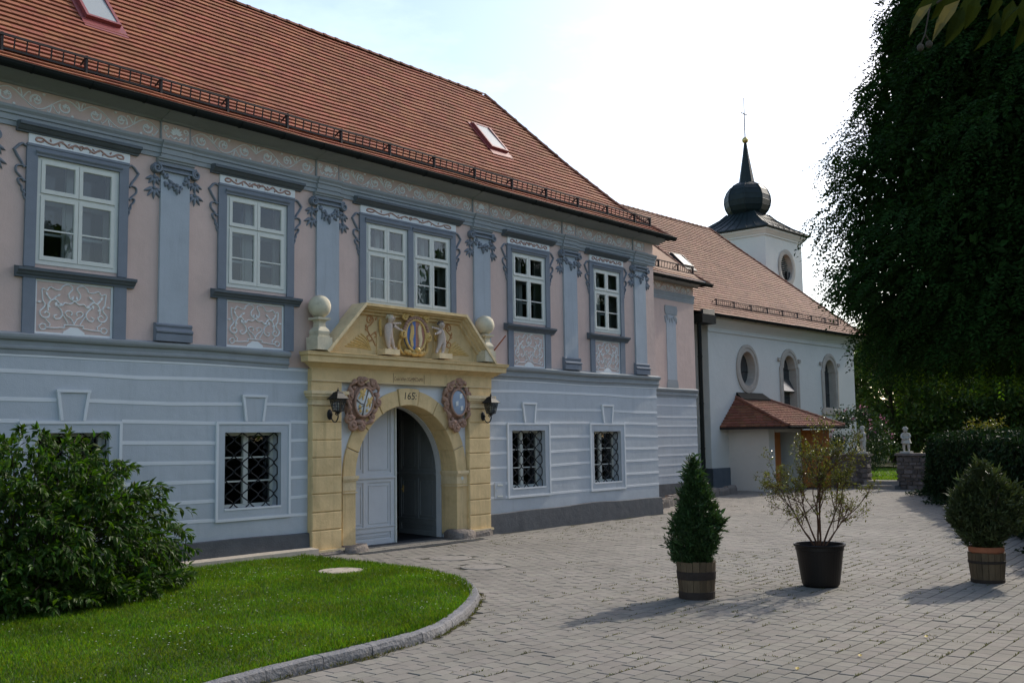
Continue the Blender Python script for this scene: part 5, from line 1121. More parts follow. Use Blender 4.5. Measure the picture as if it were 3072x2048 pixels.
def stone_surround(loop_in, grow, name, y0=-.05):
    n = len(loop_in); cx = sum(p[0] for p in loop_in)/n; cz = (max(p[1] for p in loop_in)+min(p[1] for p in loop_in))/2
    out = []
    for i, p_ in enumerate(loop_in):
        a, c_ = loop_in[i-1], loop_in[(i+1) % n]; dx, dz = c_[0]-a[0], c_[1]-a[1]; d = math.hypot(dx, dz); out.append((p_[0]+dz/d*grow, p_[1]-dx/d*grow))
    b = MB(); V = []
    for lp, y in ((out, .01), (out, y0), ([(o[0]*.55+i_[0]*.45, o[1]*.55+i_[1]*.45) for o, i_ in zip(out, loop_in)], y0-.015), ([(o[0]*.5+i_[0]*.5, o[1]*.5+i_[1]*.5) for o, i_ in zip(out, loop_in)], y0+.01), (loop_in, y0+.01), ([(cx+(p_[0]-cx)*.93, cz+(p_[1]-cz)*.96) for p_ in loop_in], .32)):
        V += [(q[0], y, q[1]) for q in lp]
    b.add(V, [(r*n+k, r*n+(k+1) % n, (r+1)*n+(k+1) % n, (r+1)*n+k) for r in range(5) for k in range(n)])
    w = part('church_window', church); w['label'] = name
    b.build('stone_surround', m_surr, w, fix=True)
    b = MB(); b.add([(p_[0], .30, p_[1]) for p_ in loop_in], [tuple(range(n))]); b.build('leaded_pane', m_leadgl, w)
    b = MB(); x0, x1 = min(p_[0] for p_ in loop_in), max(p_[0] for p_ in loop_in); z0, z1 = min(p_[1] for p_ in loop_in), max(p_[1] for p_ in loop_in)
    k = 1
    while z0+k*.62 < z1-.2: 
        zz = z0+k*.62; xs_ = [p_[0] for p_ in loop_in if abs(p_[1]-zz) < .45]; hw = (x1-x0)/2*(math.sqrt(max(0, 1-((zz-(z0+z1)/2)/((z1-z0)/2))**2)) if len(loop_in) == 28 else .93); b.box(cx-hw, cx+hw, .27, .295, zz-.012, zz+.012); k += 1
    if len(loop_in) != 28: b.box(cx-.012, cx+.012, .272, .292, z0, z1-.1)
    b.build('saddle_bar', m_black, w)
    return w
stone_surround(OV, .30, 'large oval window above the porch roof'); w1 = stone_surround(A1, .30, 'arched window partly behind the porch roof'); w2 = stone_surround(A2, .30, 'arched window nearest the church corner')
for cx, zs, w, z0 in ((8.40, 5.42, w1, 2.3), (12.50, 5.42, w2, 3.12)):
    b = MB(); 
    for sg in (-1, 1): b.box(cx+sg*.96-.10, cx+sg*.96+.10, -.075, .01, zs, zs+.14)
    b.box(cx-.98, cx+.98, -.08, .01, z0, z0+.26); b.build('ear_and_sill', m_surr, w)
b = MB(); b.hexa([(7.9, .05, 4.05), (8.9, .05, 4.05), (8.9, .29, 4.05), (7.9, .29, 4.05), (7.9, -.0, 4.12), (8.9, -.0, 4.12), (8.9, .25, 4.65), (7.9, .25, 4.65)]); b.build('tilted_sash', m_leadgl, w1)
# church roof
PC = [(0, 6.97), (.6, 7.50), (5.5, 12.42)]; CE = -.5; CXE = 15.85
cr_ = part('roof', church); cr_['label'] = 'weathered red tiled church roof'
tl, mk = tile_field(PC, CE, -4.5, CXE, True, .172, .268, skip=[(2.85, 3.75, 2.35, 3.05)])
tiles_to_parts([q for q in tl if q[0][0] > -3.6], cr_, m_tile2, lambda q: 0, 0)
b = MB()
for (t0, z0), (t1, z1) in zip(PC, PC[1:]):
    o = .015; b.quad((-4.5, CE+t0, z0-o), (CXE-t0, CE+t0, z0-o), (CXE-t1, CE+t1, z1-o), (-4.5, CE+t1, z1-o)); b.quad((CXE-t0, CE+t0, z0-o), (CXE-t0, CE+11-t0, z0-o), (CXE-t1, CE+11-t1, z1-o), (CXE-t1, CE+t1, z1-o)); b.quad((CXE-t0, CE+11-t0, z0-o), (-4.5, CE+11-t0, z0-o), (-4.5, CE+11-t1, z1-o), (CXE-t1, CE+11-t1, z1-o))
b.quad((-4.5, CE, 6.95), (-4.5, CE+11, 6.95), (-4.5, CE+5.5, 12.4), (-4.5, CE+5.5, 12.4)); b.quad((.9, CE, 6.95), (CXE, CE, 6.95), (CXE, .1, 6.96), (.9, .1, 6.96)); b.quad((CXE, CE, 6.95), (CXE, CW+.5, 6.95), (CR-.1, CW+.5, 6.96), (CR-.1, CE, 6.96))
b.build('roof_deck', m_tile2, cr_, fix=False)
ridge_caps([(-3.5, CE+5.5, 12.43), (CXE-5.5, CE+5.5, 12.43)], cr_, m_tile2); ridge_caps([(CXE-t, CE+t, prof_z(PC, t)+.03) for t in (0, .6, 5.5)], cr_, m_ridge)
sg3 = part('snow_guard', church); snow_guard(PC, CE, .5, [2.3+1.42*i for i in range(9)], sg3, h=.20, nbar=9, th=.6, mat=M('grey_brown_iron', (0.10, 0.08, 0.07), rough=0.7, bump=0.05))
gutter(1.2, CXE+.05, CE-.055, 6.955, church)
skylight(PC, CE, 2.9, 3.72, 2.4, 3.02, church, frame=m_snow)
b = MB(); b.box(.05, 1.05, -.72, -.12, 6.52, 6.86); b.hexa([(.15, -.7, 6.86), (1.0, -.7, 6.86), (1.0, -.15, 6.86), (.15, -.15, 6.86), (.3, -.6, 7.05), (1.25, -.55, 7.12), (1.25, -.2, 7.12), (.3, -.2, 7.05)]); b.build('rainwater_hopper', m_gut, church)
b = MB(); b.tube([(.15, -.50, 6.5), (.15, -.50, .95)], .085, 10); b.tube([(.15, -.50, .95), (.15, -.50, .85), (.17, -.5, .0)], [.12, .13, .13], 10)
for z in (5.2, 3.4, 1.7): b.lathe(.15, -.50, [(.10, z), (.10, z+.05)], 10)
b.build('downpipe', m_gut, church, smooth=False)
# porch
px0, px1, py = 2.95, 5.85, -1.78
b = MB(); b.box(px0, px0+.25, py, 0, -.05, 2.50); b.box(px1-.2, px1, py, 0, -.05, 2.5); b.box(px0+.25, 3.42, py, py+.25, -.05, 2.5); b.box(3.42, px1-.2, py, py+.22, 2.30, 2.5); b.build('porch_wall', m_porchw, church)
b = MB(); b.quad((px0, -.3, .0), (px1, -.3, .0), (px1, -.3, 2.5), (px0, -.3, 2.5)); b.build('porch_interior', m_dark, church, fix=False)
dr = part('porch_door', church)
def plank_leaf(p, q, name, z0=.06, z1=2.38, n=6):
    p, q = Vector(p), Vector(q); d = (q-p)/n; nn = Vector((d.y, -d.x)).normalized()*.028
    b = MB()
    for i in range(n):
        a, c_ = p+d*(i+.015), p+d*(i+.985); b.hexa([(a.x-nn.x, a.y-nn.y, z0), (c_.x-nn.x, c_.y-nn.y, z0), (c_.x+nn.x, c_.y+nn.y, z0), (a.x+nn.x, a.y+nn.y, z0), (a.x-nn.x, a.y-nn.y, z1), (c_.x-nn.x, c_.y-nn.y, z1), (c_.x+nn.x, c_.y+nn.y, z1), (a.x+nn.x, a.y+nn.y, z1)])
    b.build(name, m_wood, dr)
plank_leaf((3.43, py+.02), (4.15, py+.16), 'door_leaf'); plank_leaf((5.68, py-.02), (6.70, py-.75), 'door_leaf')
pr_ = part('porch_roof', church); pr_['label'] = 'small hipped porch roof of red tiles'
X0, X1, YF, ZE, ZTp, IN = 2.28, 7.25, -2.95, 2.52, 3.72, 1.38
PP = [(0, ZE), (-YF, ZTp)]
b = MB(); b.quad((X0, YF, ZE), (X1, YF, ZE), (X1-IN, 0, ZTp), (X0+IN, 0, ZTp)); b.add([(X0, YF, ZE), (X0+IN, 0, ZTp), (X0, 0, ZE)], [(0, 1, 2)]); b.add([(X1, YF, ZE), (X1, 0, ZE), (X1-IN, 0, ZTp)], [(0, 1, 2)])
b.quad((X0, YF, ZE-.09), (X1, YF, ZE-.09), (X1, 0, ZE-.09), (X0, 0, ZE-.09)); b.quad((X0, YF, ZE-.09), (X1, YF, ZE-.09), (X1, YF, ZE), (X0, YF, ZE)); b.quad((X0, 0, ZE-.09), (X0, YF, ZE-.09), (X0, YF, ZE), (X0, 0, ZE)); b.quad((X1, 0, ZE-.09), (X1, YF, ZE-.09), (X1, YF, ZE), (X1, 0, ZE))
b.build('roof_deck', m_snow, pr_, fix=False)
tiles = []
nr = 15
for r in range(nr):          # front slope
    s0, s1 = r/nr, (r+1.1)/nr
    f = lambda s_: (X0+IN*s_, X1-IN*s_, YF*(1-s_), ZE+(ZTp-ZE)*s_)
    a0, b0, y0, z0 = f(s0); a1, b1, y1, z1 = f(min(1, s1)); n = max(1, int((b0-a0)/.27)); off = (r % 2)*.5
    dxs = [max(0, min(1, (i+off)/n)) for i in range(-1, n+1)]
    for u, v in zip(dxs, dxs[1:]):
        if v-u < .01: continue
        v -= .006
        q = lambda t, a, b_: a+(b_-a)*t
        L0, R0 = a0+(b0-a0)*u, a0+(b0-a0)*v; L1, R1 = max(a1, min(b1, L0)), max(a1, min(b1, R0))
        tiles.append([(L0, y0-.02, z0+.012), (R0, y0-.02, z0+.012), (R1, y1, z1-.01), (L1, y1, z1-.01), (L0, y0-.02, z0+.06), (R0, y0-.02, z0+.06), (R1, y1, z1+.012), (L1, y1, z1+.012)])
for sg in (-1, 1):
  for r in range(nr-4):        # side slopes
    s0, s1 = r/(nr-4), min(1, (r+1.1)/(nr-4)); xe = X0 if sg < 0 else X1
    f = lambda s_: (xe-sg*IN*s_, YF*(1-s_), ZE+(ZTp-ZE)*s_)
    x0, y0, z0 = f(s0); x1, y1, z1 = f(s1); n = max(1, int(-y0/.27)); off = (r % 2)*.5; dys = [max(0, min(1, (i+off)/n)) for i in range(-1, n+1)]
    for u, v in zip(dys, dys[1:]):
        if v-u < .01: continue
        v -= .006; Ya, Yb = y0*(1-u), y0*(1-v); Yc, Yd = max(Ya, y1), max(Yb, y1)
        tiles.append([(x0+sg*.02, Ya, z0+.012), (x0+sg*.02, Yb, z0+.012), (x1, Yd, z1-.01), (x1, Yc, z1-.01), (x0+sg*.02, Ya, z0+.06), (x0+sg*.02, Yb, z0+.06), (x1, Yd, z1+.012), (x1, Yc, z1+.012)])
m_tile3 = M('brown_porch_tile', (0.20, 0.085, 0.052), bump=0.06, bscale=90, var=0.2, scale=2, island=0.22, hue=0.012, rough=0.85, stain=0.3, stain_col=(0.09, 0.06, 0.045))
tiles_to_parts(tiles, pr_, m_tile3, lambda q: q[0][1], 300)
ridge_caps([(X0, YF, ZE+.05), (X0+IN, 0, ZTp+.05)], pr_, m_ridge, r=.09); ridge_caps([(X1, YF, ZE+.05), (X1-IN, 0, ZTp+.05)], pr_, m_ridge, r=.09)
b = MB(); b.hexa([(X0+IN-.12, -.35, ZTp-.10), (X1-IN+.12, -.35, ZTp-.10), (X1-IN, 0.0, ZTp+.02), (X0+IN, .0, ZTp+.02), (X0+IN-.12, -.35, ZTp-.03), (X1-IN+.12, -.35, ZTp-.03), (X1-IN, -.02, ZTp+.24), (X0+IN, -.02, ZTp+.24)]); b.build('lead_flashing', m_gut, pr_)
gutter(X0, X1+.1, YF-.05, ZE-.02, pr_, r=.05)
# tower
TX0, TX1, TY0 = 14.62, 18.78, 4.2; TXC, TYC = (TX0+TX1)/2, TY0+2.08
tw = thing('church_tower', 'white church tower with dark onion dome and golden ball', 'church tower', (35.0, 20.3, 0), local=True, rotz=math.radians(-2.0))
TOV = ellipse(16.92, 11.12, .66, .73)
plate_holes(TX0, TX1, 0, 12.75, [TOV], TY0, 'front_wall', m_church, tw)
b = MB(); b.quad((TX0, TY0, 0), (TX0, TY0+4.16, 0), (TX0, TY0+4.16, 12.75), (TX0, TY0, 12.75)); b.quad((TX1, TY0, 0), (TX1, TY0+4.16, 0), (TX1, TY0+4.16, 12.75), (TX1, TY0, 12.75)); b.quad((TX0, TY0+4.16, 0), (TX1, TY0+4.16, 0), (TX1, TY0+4.16, 12.75), (TX0, TY0+4.16, 12.75)); b.build('side_wall', m_church, tw, fix=False)
b = MB()
V = []; tp = [(.0, 12.62), (.05, 12.62), (.06, 12.70), (.10, 12.74), (.16, 12.82), (.24, 12.90), (.25, 12.98), (0, 13.0)]
for o, z in tp: V += [(TX0-o, TY0-o, z), (TX1+o, TY0-o, z), (TX1+o, TY0+4.16+o, z), (TX0-o, TY0+4.16+o, z)]
b.add(V, [(k*4+i, k*4+(i+1) % 4, k*4+4+(i+1) % 4, k*4+4+i) for k in range(len(tp)-1) for i in range(4)]); b.build('cornice', m_church, tw)
lp = TOV; b = MB(); out = ellipse(16.92, 11.12, .98, 1.0); mid = ellipse(16.92, 11.12, .8, .85); inn = ellipse(16.92, 11.12, .62, .70)
b.add([(p_[0], TY0-.03, p_[1]) for p_ in out]+[(p_[0], TY0-.04, p_[1]) for p_ in mid]+[(p_[0], TY0-.02, p_[1]) for p_ in lp]+[(p_[0], TY0+.35, p_[1]) for p_ in inn], [(r*28+k, r*28+(k+1) % 28, (r+1)*28+(k+1) % 28, (r+1)*28+k) for r in range(3) for k in range(28)]); wv = part('sound_opening', tw); b.build('stone_surround', m_surr, wv)
for i in range(13):
    z = 10.50+.105*i; hw = .62*math.sqrt(max(0, 1-((z-11.12)/.70)**2)); 
    b = MB(); b.hexa([(16.92-hw, TY0+.22, z), (16.92+hw, TY0+.22, z), (16.92+hw, TY0+.36, z+.07), (16.92-hw, TY0+.36, z+.07), (16.92-hw, TY0+.22, z+.02), (16.92+hw, TY0+.22, z+.02), (16.92+hw, TY0+.36, z+.09), (16.92-hw, TY0+.36, z+.09)]); b.build('louvre_slat', m_surr, wv)
b = MB(); b.add([(p_[0], TY0+.40, p_[1]) for p_ in lp], [tuple(range(28))]); b.build('backing', m_dark, wv); MB().box(17.15, 17.55, TY0+.1, TY0+.2, 10.55, 10.95).build('open_flap', m_black, wv)
b = MB()
def sq_ring(h, z): return [(TXC-h, TYC-h, z), (TXC+h, TYC-h, z), (TXC+h, TYC+h, z), (TXC-h, TYC+h, z)]
rp = [(2.42, 13.0), (2.48, 13.02), (2.48, 13.08), (1.75, 13.50), (1.15, 13.95), (.85, 14.28)]
V = []
for h, z in rp: V += sq_ring(h, z)
b.add(V, [(k*4+i, k*4+(i+1) % 4, k*4+4+(i+1) % 4, k*4+4+i) for k in range(len(rp)-1) for i in range(4)]+[(3, 2, 1, 0)])
rf = b.build('tower_roof', m_copper, tw)
b = MB()
for sx, sy in ((0, -1), (-1, 0), (1, 0), (0, 1)):
    for k in range(-4, 5):
        f = k/4.0*.98; pts = []
        for h, z in rp[2:]: pts.append((TXC+(sx*h if sx else f*h), TYC+(sy*h if sy else f*h), z+.015))
        b.tube(pts, .022, 4)
b.build('standing_seam', m_copper, rf)
b = MB(); on = [(.86, 14.22), (.92, 14.26), (1.10, 14.45), (1.22, 14.70), (1.27, 15.0), (1.24, 15.3), (1.12, 15.6), (.92, 15.85), (.62, 16.02), (.46, 16.08)]
b.lathe(TXC, TYC, on, 8, PI/8); ob = b.build('onion_dome', m_copper, tw)
b = MB()
for k in range(8):
    a = PI/8+k*PI/4; b.tube([(TXC+(r+.005)*math.cos(a), TYC+(r+.005)*math.sin(a), z) for r, z in on], .025, 5)
for z in (14.7, 15.0, 15.3, 15.6):
    r = [rr for rr, zz in on if abs(zz-z) < .01][0]; R = [(TXC+r*math.cos(PI/8+k*PI/4), TYC+r*math.sin(PI/8+k*PI/4), z) for k in range(9)]; b.tube(R, .013, 4, cap=False)
b.build('dome_seam', m_copper, ob)
b = MB(); b.lathe(TXC, TYC, [(.46, 16.06), (.43, 16.12), (.30, 16.9), (.17, 17.7), (.09, 18.3), (.07, 18.36)], 8, PI/8); b.build('spire', m_copper, tw)
m_gilt = M('gilded_ball', (0.55, 0.42, 0.16), rough=0.35, metal=0.8, bump=0.05)
MB().sphere((TXC, TYC, 18.52), .18, 20, 14).build('gilded_ball', m_gilt, tw, smooth=True)
b = MB(); b.tube([(TXC, TYC, 18.65), (TXC, TYC, 20.95)], [.035, .022], 6); b.tube([(TXC-.32, TYC, 20.02), (TXC+.32, TYC, 20.02)], .03, 6); b.sphere((TXC, TYC, 19.15), .04, 8, 6)
for x in (-.30, .30): b.sphere((TXC+x, TYC, 20.02), .035, 6, 5)
b.build('cross', m_black, tw)
# ================================================================ ground
b = MB(); b.quad((-700, -700, -.10), (900, -700, -.10), (900, 900, -.10), (-700, 900, -.10)); b.build('ground', m_earth, None, 'structure', fix=False)
KP = smooth_path([(3.0, 7.2), (4.5, 7.72), (6.0, 8.02), (7.2, 8.08), (8.4, 8.20), (9.3, 8.60), (10.1, 9.08), (10.75, 9.55), (11.25, 10.05), (11.70, 10.60), (12.08, 11.25), (12.38, 12.0), (12.60, 13.0), (12.70, 14.0), (12.76, 15.0), (12.80, 15.6)], 6)
LAWN = [(2.0, 6.9)]+KP+[(12.8, 15.98), (2.0, 15.98)]
LX = np.array([p[0] for p in LAWN]); LY = np.array([p[1] for p in LAWN])
def in_poly(x, y, PX=LX, PY=LY):
    x = np.asarray(x); y = np.asarray(y); c = np.zeros(x.shape, bool); n = len(PX); j = n-1
    for i in range(n):
        t = ((PY[i] > y) != (PY[j] > y)) & (x < (PX[j]-PX[i])*(y-PY[i])/(PY[j]-PY[i]+1e-12)+PX[i]); c ^= t; j = i
    return c
b = MB(); b.quad((-2, -6, -.010), (48, -6, -.010), (48, 21, -.010), (-2, 21, -.010)); b.build('courtyard_bed', m_bed, None, 'structure', fix=False)
# paving
pav = bpy.data.objects.new('courtyard_paving', None); COL.objects.link(pav); pav['kind'] = 'structure'
BU, BV = .212, .182
def hedge_side(x, y): return (y-(13.05+(x-39.6)*.462))     # <0 : behind the hedge face
us = np.arange(3.0, 44.0, BU); cells = []
for r, v in enumerate(np.arange(-3.0, 21.0, BV)):
    u = us+(r % 2)*BU*.5+rng.normal(0, .006, len(us))
    yy = v+.0035*np.maximum(0, u-10)**2
    cells.append(np.stack([u, yy, np.full_like(u, r)], 1))
cells = np.concatenate(cells)
az = np.degrees(np.arctan2(cells[:, 0], cells[:, 1])); cx, cy = cells[:, 0], cells[:, 1]
MH = [(13.71, 12.09, .40), (14.37, 13.48, .40)]
ok = (az > 20) & (az < 84) & ~in_poly(cx, cy) & (hedge_side(cx, cy) > -.3)
ok &= ~((cy > 15.82) & (cx < 25.95)) & ~((cy > 19.45) & (cx < 34.5)) & (cy < 20.25-(cx-35)*.035) & ~((cx > 41.2) & (cy > 13)) & ~((cy > 15.3) & (cx > 13.8) & (cx < 17.6))
for mx_, my_, mr_ in MH: ok &= np.hypot(cx-mx_, cy-my_) > mr_+.07
cells = cells[ok]
d = np.hypot(cells[:, 0], cells[:, 1])
a2 = np.degrees(np.arctan2(cells[:, 0], cells[:, 1])); pitch_vis = (d > 4.95+0*d) & (a2 > 24.6) & (a2 < 76.3)
ordr = np.argsort(np.where(pitch_vis & (d > 8.2), d, d+100)); cells = cells[ordr]
slope = .007*np.maximum(0, cells[:, 0]-10)
def paver_geo(L_, W_, bev=.0035, z0=-.03):
    hx, hy = L_/2, W_/2
    V = [(-hx, -hy, z0), (hx, -hy, z0), (hx, hy, z0), (-hx, hy, z0), (-hx, -hy, -bev), (hx, -hy, -bev), (hx, hy, -bev), (-hx, hy, -bev), (-hx+bev*1.4, -hy+bev*1.4, 0), (hx-bev*1.4, -hy+bev*1.4, 0), (hx-bev*1.4, hy-bev*1.4, 0), (-hx+bev*1.4, hy-bev*1.4, 0)]
    F = [(0, 1, 5, 4), (1, 2, 6, 5), (2, 3, 7, 6), (3, 0, 4, 7), (4, 5, 9, 8), (5, 6, 10, 9), (6, 7, 11, 10), (7, 4, 8, 11), (8, 9, 10, 11)]
    return np.array(V), np.array(F)
PV, PF = paver_geo(BU-.007, BV-.011)
pmesh = fast_mesh('paver', PV, PF); pmesh.materials.append(m_paver)
nind = 300; zt = rng.normal(0, .0014, len(cells)); rx, ry = rng.normal(0, .005, len(cells)), rng.normal(0, .005, len(cells)); rz = np.arctan(slope)+rng.normal(0, .012, len(cells))
for i in range(nind):
    o = bpy.data.objects.new('paver', pmesh); COL.objects.link(o); o.parent = pav; o.location = (cells[i, 0], cells[i, 1], zt[i]); o.rotation_euler = (rx[i], ry[i], rz[i])
C_ = cells[nind:]; n = len(C_); c, s_ = np.cos(rz[nind:]), np.sin(rz[nind:])
X = PV[None, :, 0]*c[:, None]-PV[None, :, 1]*s_[:, None]+C_[:, None, 0]; Y = PV[None, :, 0]*s_[:, None]+PV[None, :, 1]*c[:, None]+C_[:, None, 1]
Z = PV[None, :, 2]+zt[nind:, None]+PV[None, :, 0]*ry[nind:, None]+PV[None, :, 1]*rx[nind:, None]
add('paver_field', fast_mesh('paver_field', np.stack([X, Y, Z], -1).reshape(-1, 3), (PF[None]+(np.arange(n)*12)[:, None, None]).reshape(-1, 4)), m_paver, pav, 'stuff')
# setts and drain in front of the gate
st = bpy.data.objects.new('gate_threshold', None); COL.objects.link(st); st['kind'] = 'structure'
for k in range(3):
    for i in range(20):
        x = 13.98+i*.172; 
        if k == 1 and i > 18: continue
        b = MB(); b.box(x+(k % 2)*.05+.004, x+(k % 2)*.05+.165, 15.56+k*.24, 15.56+k*.24+.225, -.03, .008+random.uniform(-.004, .004)); b.build('sett', m_paver, st)
MB().box(13.9, 17.5, 16.3, 16.62, -.03, .015).build('threshold_slab', m_iron, st)
b = MB()
for i in range(60): b.box(13.9+i*.06, 13.9+i*.06+.045, 15.32, 15.44, -.02, .004)
dc = thing('drain_channel', 'narrow dark drain channel across the gateway', 'drain', (15.7, 15.38, 0)); b.build('drain_grating', m_iron, dc); b = MB(); b.box(13.88, 17.52, 15.295, 15.318, -.03, .006); b.box(13.88, 17.52, 15.442, 15.465, -.03, .006); b.box(13.88, 17.52, 15.318, 15.442, -.05, -.021); b.build('drain_frame', m_iron, dc)
def manhole(x, y, z, r, label, mat=m_manh):
    t = thing('manhole_cover', label, 'manhole cover', (x, y, z))
    b = MB(); b.lathe(x, y, [(r, z-.06), (r, z+.002), (r-.012, z+.006), (r-.055, z+.006), (r-.06, z-.012), (r-.068, z-.012)], 36); b.f = b.f[:-2]; b.build('ring', mat, t)
    b = MB(); b.lathe(x, y, [(r-.066, z-.05), (r-.066, z+.002), (r-.075, z+.007), (r*.5, z+.008), (.0, z+.008)], 36); b.build('lid', mat, t)
    b = MB()
    for a in (.4, 2.6): b.box(x+.5*r*math.cos(a)-.05, x+.5*r*math.cos(a)+.05, y+.5*r*math.sin(a)-.012, y+.5*r*math.sin(a)+.012, z+.0085, z+.0095)
    b.build('lifting_slot', m_ink, t)
manhole(13.71, 12.09, .0, .39, 'round concrete manhole cover in the paving, nearer the lawn tip'); manhole(14.37, 13.48, .0, .40, 'round concrete manhole cover in the paving, nearest the gate'); manhole(11.30, 13.02, .125, .36, 'pale round manhole cover sunk in the lawn', m_conc)
# kerb
kb = bpy.data.objects.new('lawn_kerb', None); COL.objects.link(kb); kb['kind'] = 'structure'
acc = [0.0]
for p, q in zip(KP, KP[1:]): acc.append(acc[-1]+math.dist(p, q))
def kp_at(s):
    s = max(0, min(acc[-1], s))
    for i in range(len(acc)-1):
        if s <= acc[i+1]:
            t = (s-acc[i])/(acc[i+1]-acc[i]); p, q = KP[i], KP[i+1]; return Vector((p[0]+(q[0]-p[0])*t, p[1]+(q[1]-p[1])*t)), Vector((q[0]-p[0], q[1]-p[1])).normalized()
s0 = 0.3
while s0 < acc[-1]-2.2:
    ln = random.uniform(.62, .86); s1 = min(acc[-1], s0+ln-.012); b = MB(); V = []; m = 5; h = .115 if s0 < 9.3 else max(.03, .115-(s0-9.3)*.03)
    for i in range(m):
        p, dd = kp_at(s0+(s1-s0)*i/(m-1)); nn = Vector((-dd.y, dd.x)); j = lambda a=.006: random.uniform(-a, a)
        for o, z in ((0+j(), -.05), (.0+j(), h*.5+j()), (.012+j(), h-.012+j(.005)), (.03, h+j(.004)), (.13, h+j(.004)), (.145+j(), h-.015), (.15, -.05)): V.append((p.x+nn.x*o, p.y+nn.y*o, z))
    b.add(V, [(i*7+k, (i+1)*7+k, (i+1)*7+k+1, i*7+k+1) for i in range(m-1) for k in range(6)]+[tuple(range(7)), tuple((m-1)*7+k for k in range(6, -1, -1))]); b.build('kerb_stone', m_kerb, kb)
    s0 += ln
# lawn
def lawn_z(x, y): return .085+.025*np.sin(x*.9+1)*np.cos(y*.8)+.018*np.clip(y-9, 0, 6)*.3-.05*np.clip((x-11.6)/1.2, 0, 1)
cu = bpy.data.curves.new('lawn', 'CURVE'); gx = np.arange(2.0, 13.0, .25); gy = np.arange(6.8, 16.1, .25); V = []; idx = {}; F = []
for i, x in enumerate(gx):
    for j, y in enumerate(gy):
        if in_poly(np.array([x+.125]), np.array([y+.125]))[0] or in_poly(np.array([x]), np.array([y]))[0]:
            q = []
            for a, c_ in ((i, j), (i+1, j), (i+1, j+1), (i, j+1)):
                if (a, c_) not in idx:
                    xx, yy = 2.0+a*.25, min(15.97, 6.8+c_*.25); idx[(a, c_)] = len(V)
                    if not in_poly(np.array([xx]), np.array([yy]))[0]:
                        k = int(np.argmin(np.hypot(LX-xx, LY-yy))); xx, yy = LX[k]+(0), LY[k]+.05
                    V.append((xx, yy, float(lawn_z(xx, yy))-.01))
                q.append(idx[(a, c_)])
            F.append(tuple(q))
me = bpy.data.meshes.new('lawn'); me.from_pydata(V, [], F); me.polygons.foreach_set('use_smooth', [True]*len(F)); add('lawn', me, m_lawn, None, 'structure')
n = 210000
gxr = rng.uniform(2.6, 12.85, n); gyr = rng.uniform(7.1, 15.95, n); dist = np.hypot(gxr, gyr); azg = np.degrees(np.arctan2(gxr, gyr))
ok = in_poly(gxr, gyr-.13) & in_poly(gxr+.10, gyr) & (azg > 19) & (np.hypot(gxr-11.30, gyr-13.02) > .33+.05*rng.random(n))
ok &= rng.random(n) < np.clip(12.5/dist, 0, 1)**.5
gxr, gyr = gxr[ok], gyr[ok]; n = len(gxr); patch = .5+.5*np.sin(gxr*2.1+np.sin(gyr*1.7)*2)*np.cos(gyr*2.6+gxr)
edge = in_poly(gxr, gyr-.30) & in_poly(gxr+.28, gyr)
lean = rng.normal(0, .42, (n, 2)); D = np.stack([lean[:, 0], lean[:, 1], np.ones(n)], 1)
ang = rng.uniform(0, 2*PI, n); N = np.stack([np.cos(ang), np.sin(ang), np.full(n, .25)], 1)
L_ = (.032+.026*rng.random(n)+.016*patch)*np.where(edge, 1, 1.35)
leaves('grass', np.stack([gxr, gyr, lawn_z(gxr, gyr)-.012], 1), D, N, L_, .0042+.0025*rng.random(n), l_grass, None, 'stuff', fold=.1, droop=.25)
n = 1700; x = rng.uniform(4.5, 12.6, n); y = rng.uniform(8.2, 15.8, n); ok = in_poly(x, y-.2) & in_poly(x+.2, y) & (np.sin(x*1.7)*np.cos(y*1.3+x*.4)+rng.normal(0, .4, n) > .35); x, y = x[ok], y[ok]; n = len(x)
leaves('clover_flowers', np.repeat(np.stack([x, y, lawn_z(x, y)+.045], 1), 3, 0), np.tile(unit(np.array([[1, 0, .4], [-.5, .86, .4], [-.5, -.86, .4]])), (n, 1)), np.tile([[0, 0, 1.]], (3*n, 1)), .013, .014, l_clover, None, 'stuff')
n = 9000; x = rng.uniform(3.5, 12.6, n); y = rng.uniform(7.6, 15.8, n); ok = in_poly(x, y-.2) & in_poly(x+.2, y) & (np.sin(x*1.3+2)*np.cos(y*1.1)+rng.normal(0, .35, n) > .3); x, y = x[ok], y[ok]; n = len(x)
leaves('clover_leaves', np.stack([x, y, lawn_z(x, y)+.02*rng.random(n)+.012], 1), np.concatenate([rng.normal(size=(n, 2)), .25*np.ones((n, 1))], 1), np.tile([[0, 0, 1.]], (n, 1))+rng.normal(0, .25, (n, 3)), .020, .017, l_shrub, None, 'stuff', droop=.05)
# concrete edging at the foot of the left wall
b = MB(); n = 14
for i in range(n):
    x0, x1 = 5.5+(7.55)*i/n, 5.5+7.55*(i+1)/n-.004; zz = .165+.0; b.hexa([(x0, 15.66, -.05), (x1, 15.66, -.05), (x1, 15.92, -.05), (x0, 15.92, -.05), (x0, 15.67, zz), (x1, 15.67, zz), (x1, 15.92, zz+.02), (x0, 15.92, zz+.02)])
ce = b.build('wall_edging', m_conc, None); tag(ce, 'pale concrete edging strip between lawn and manor wall', 'edging')
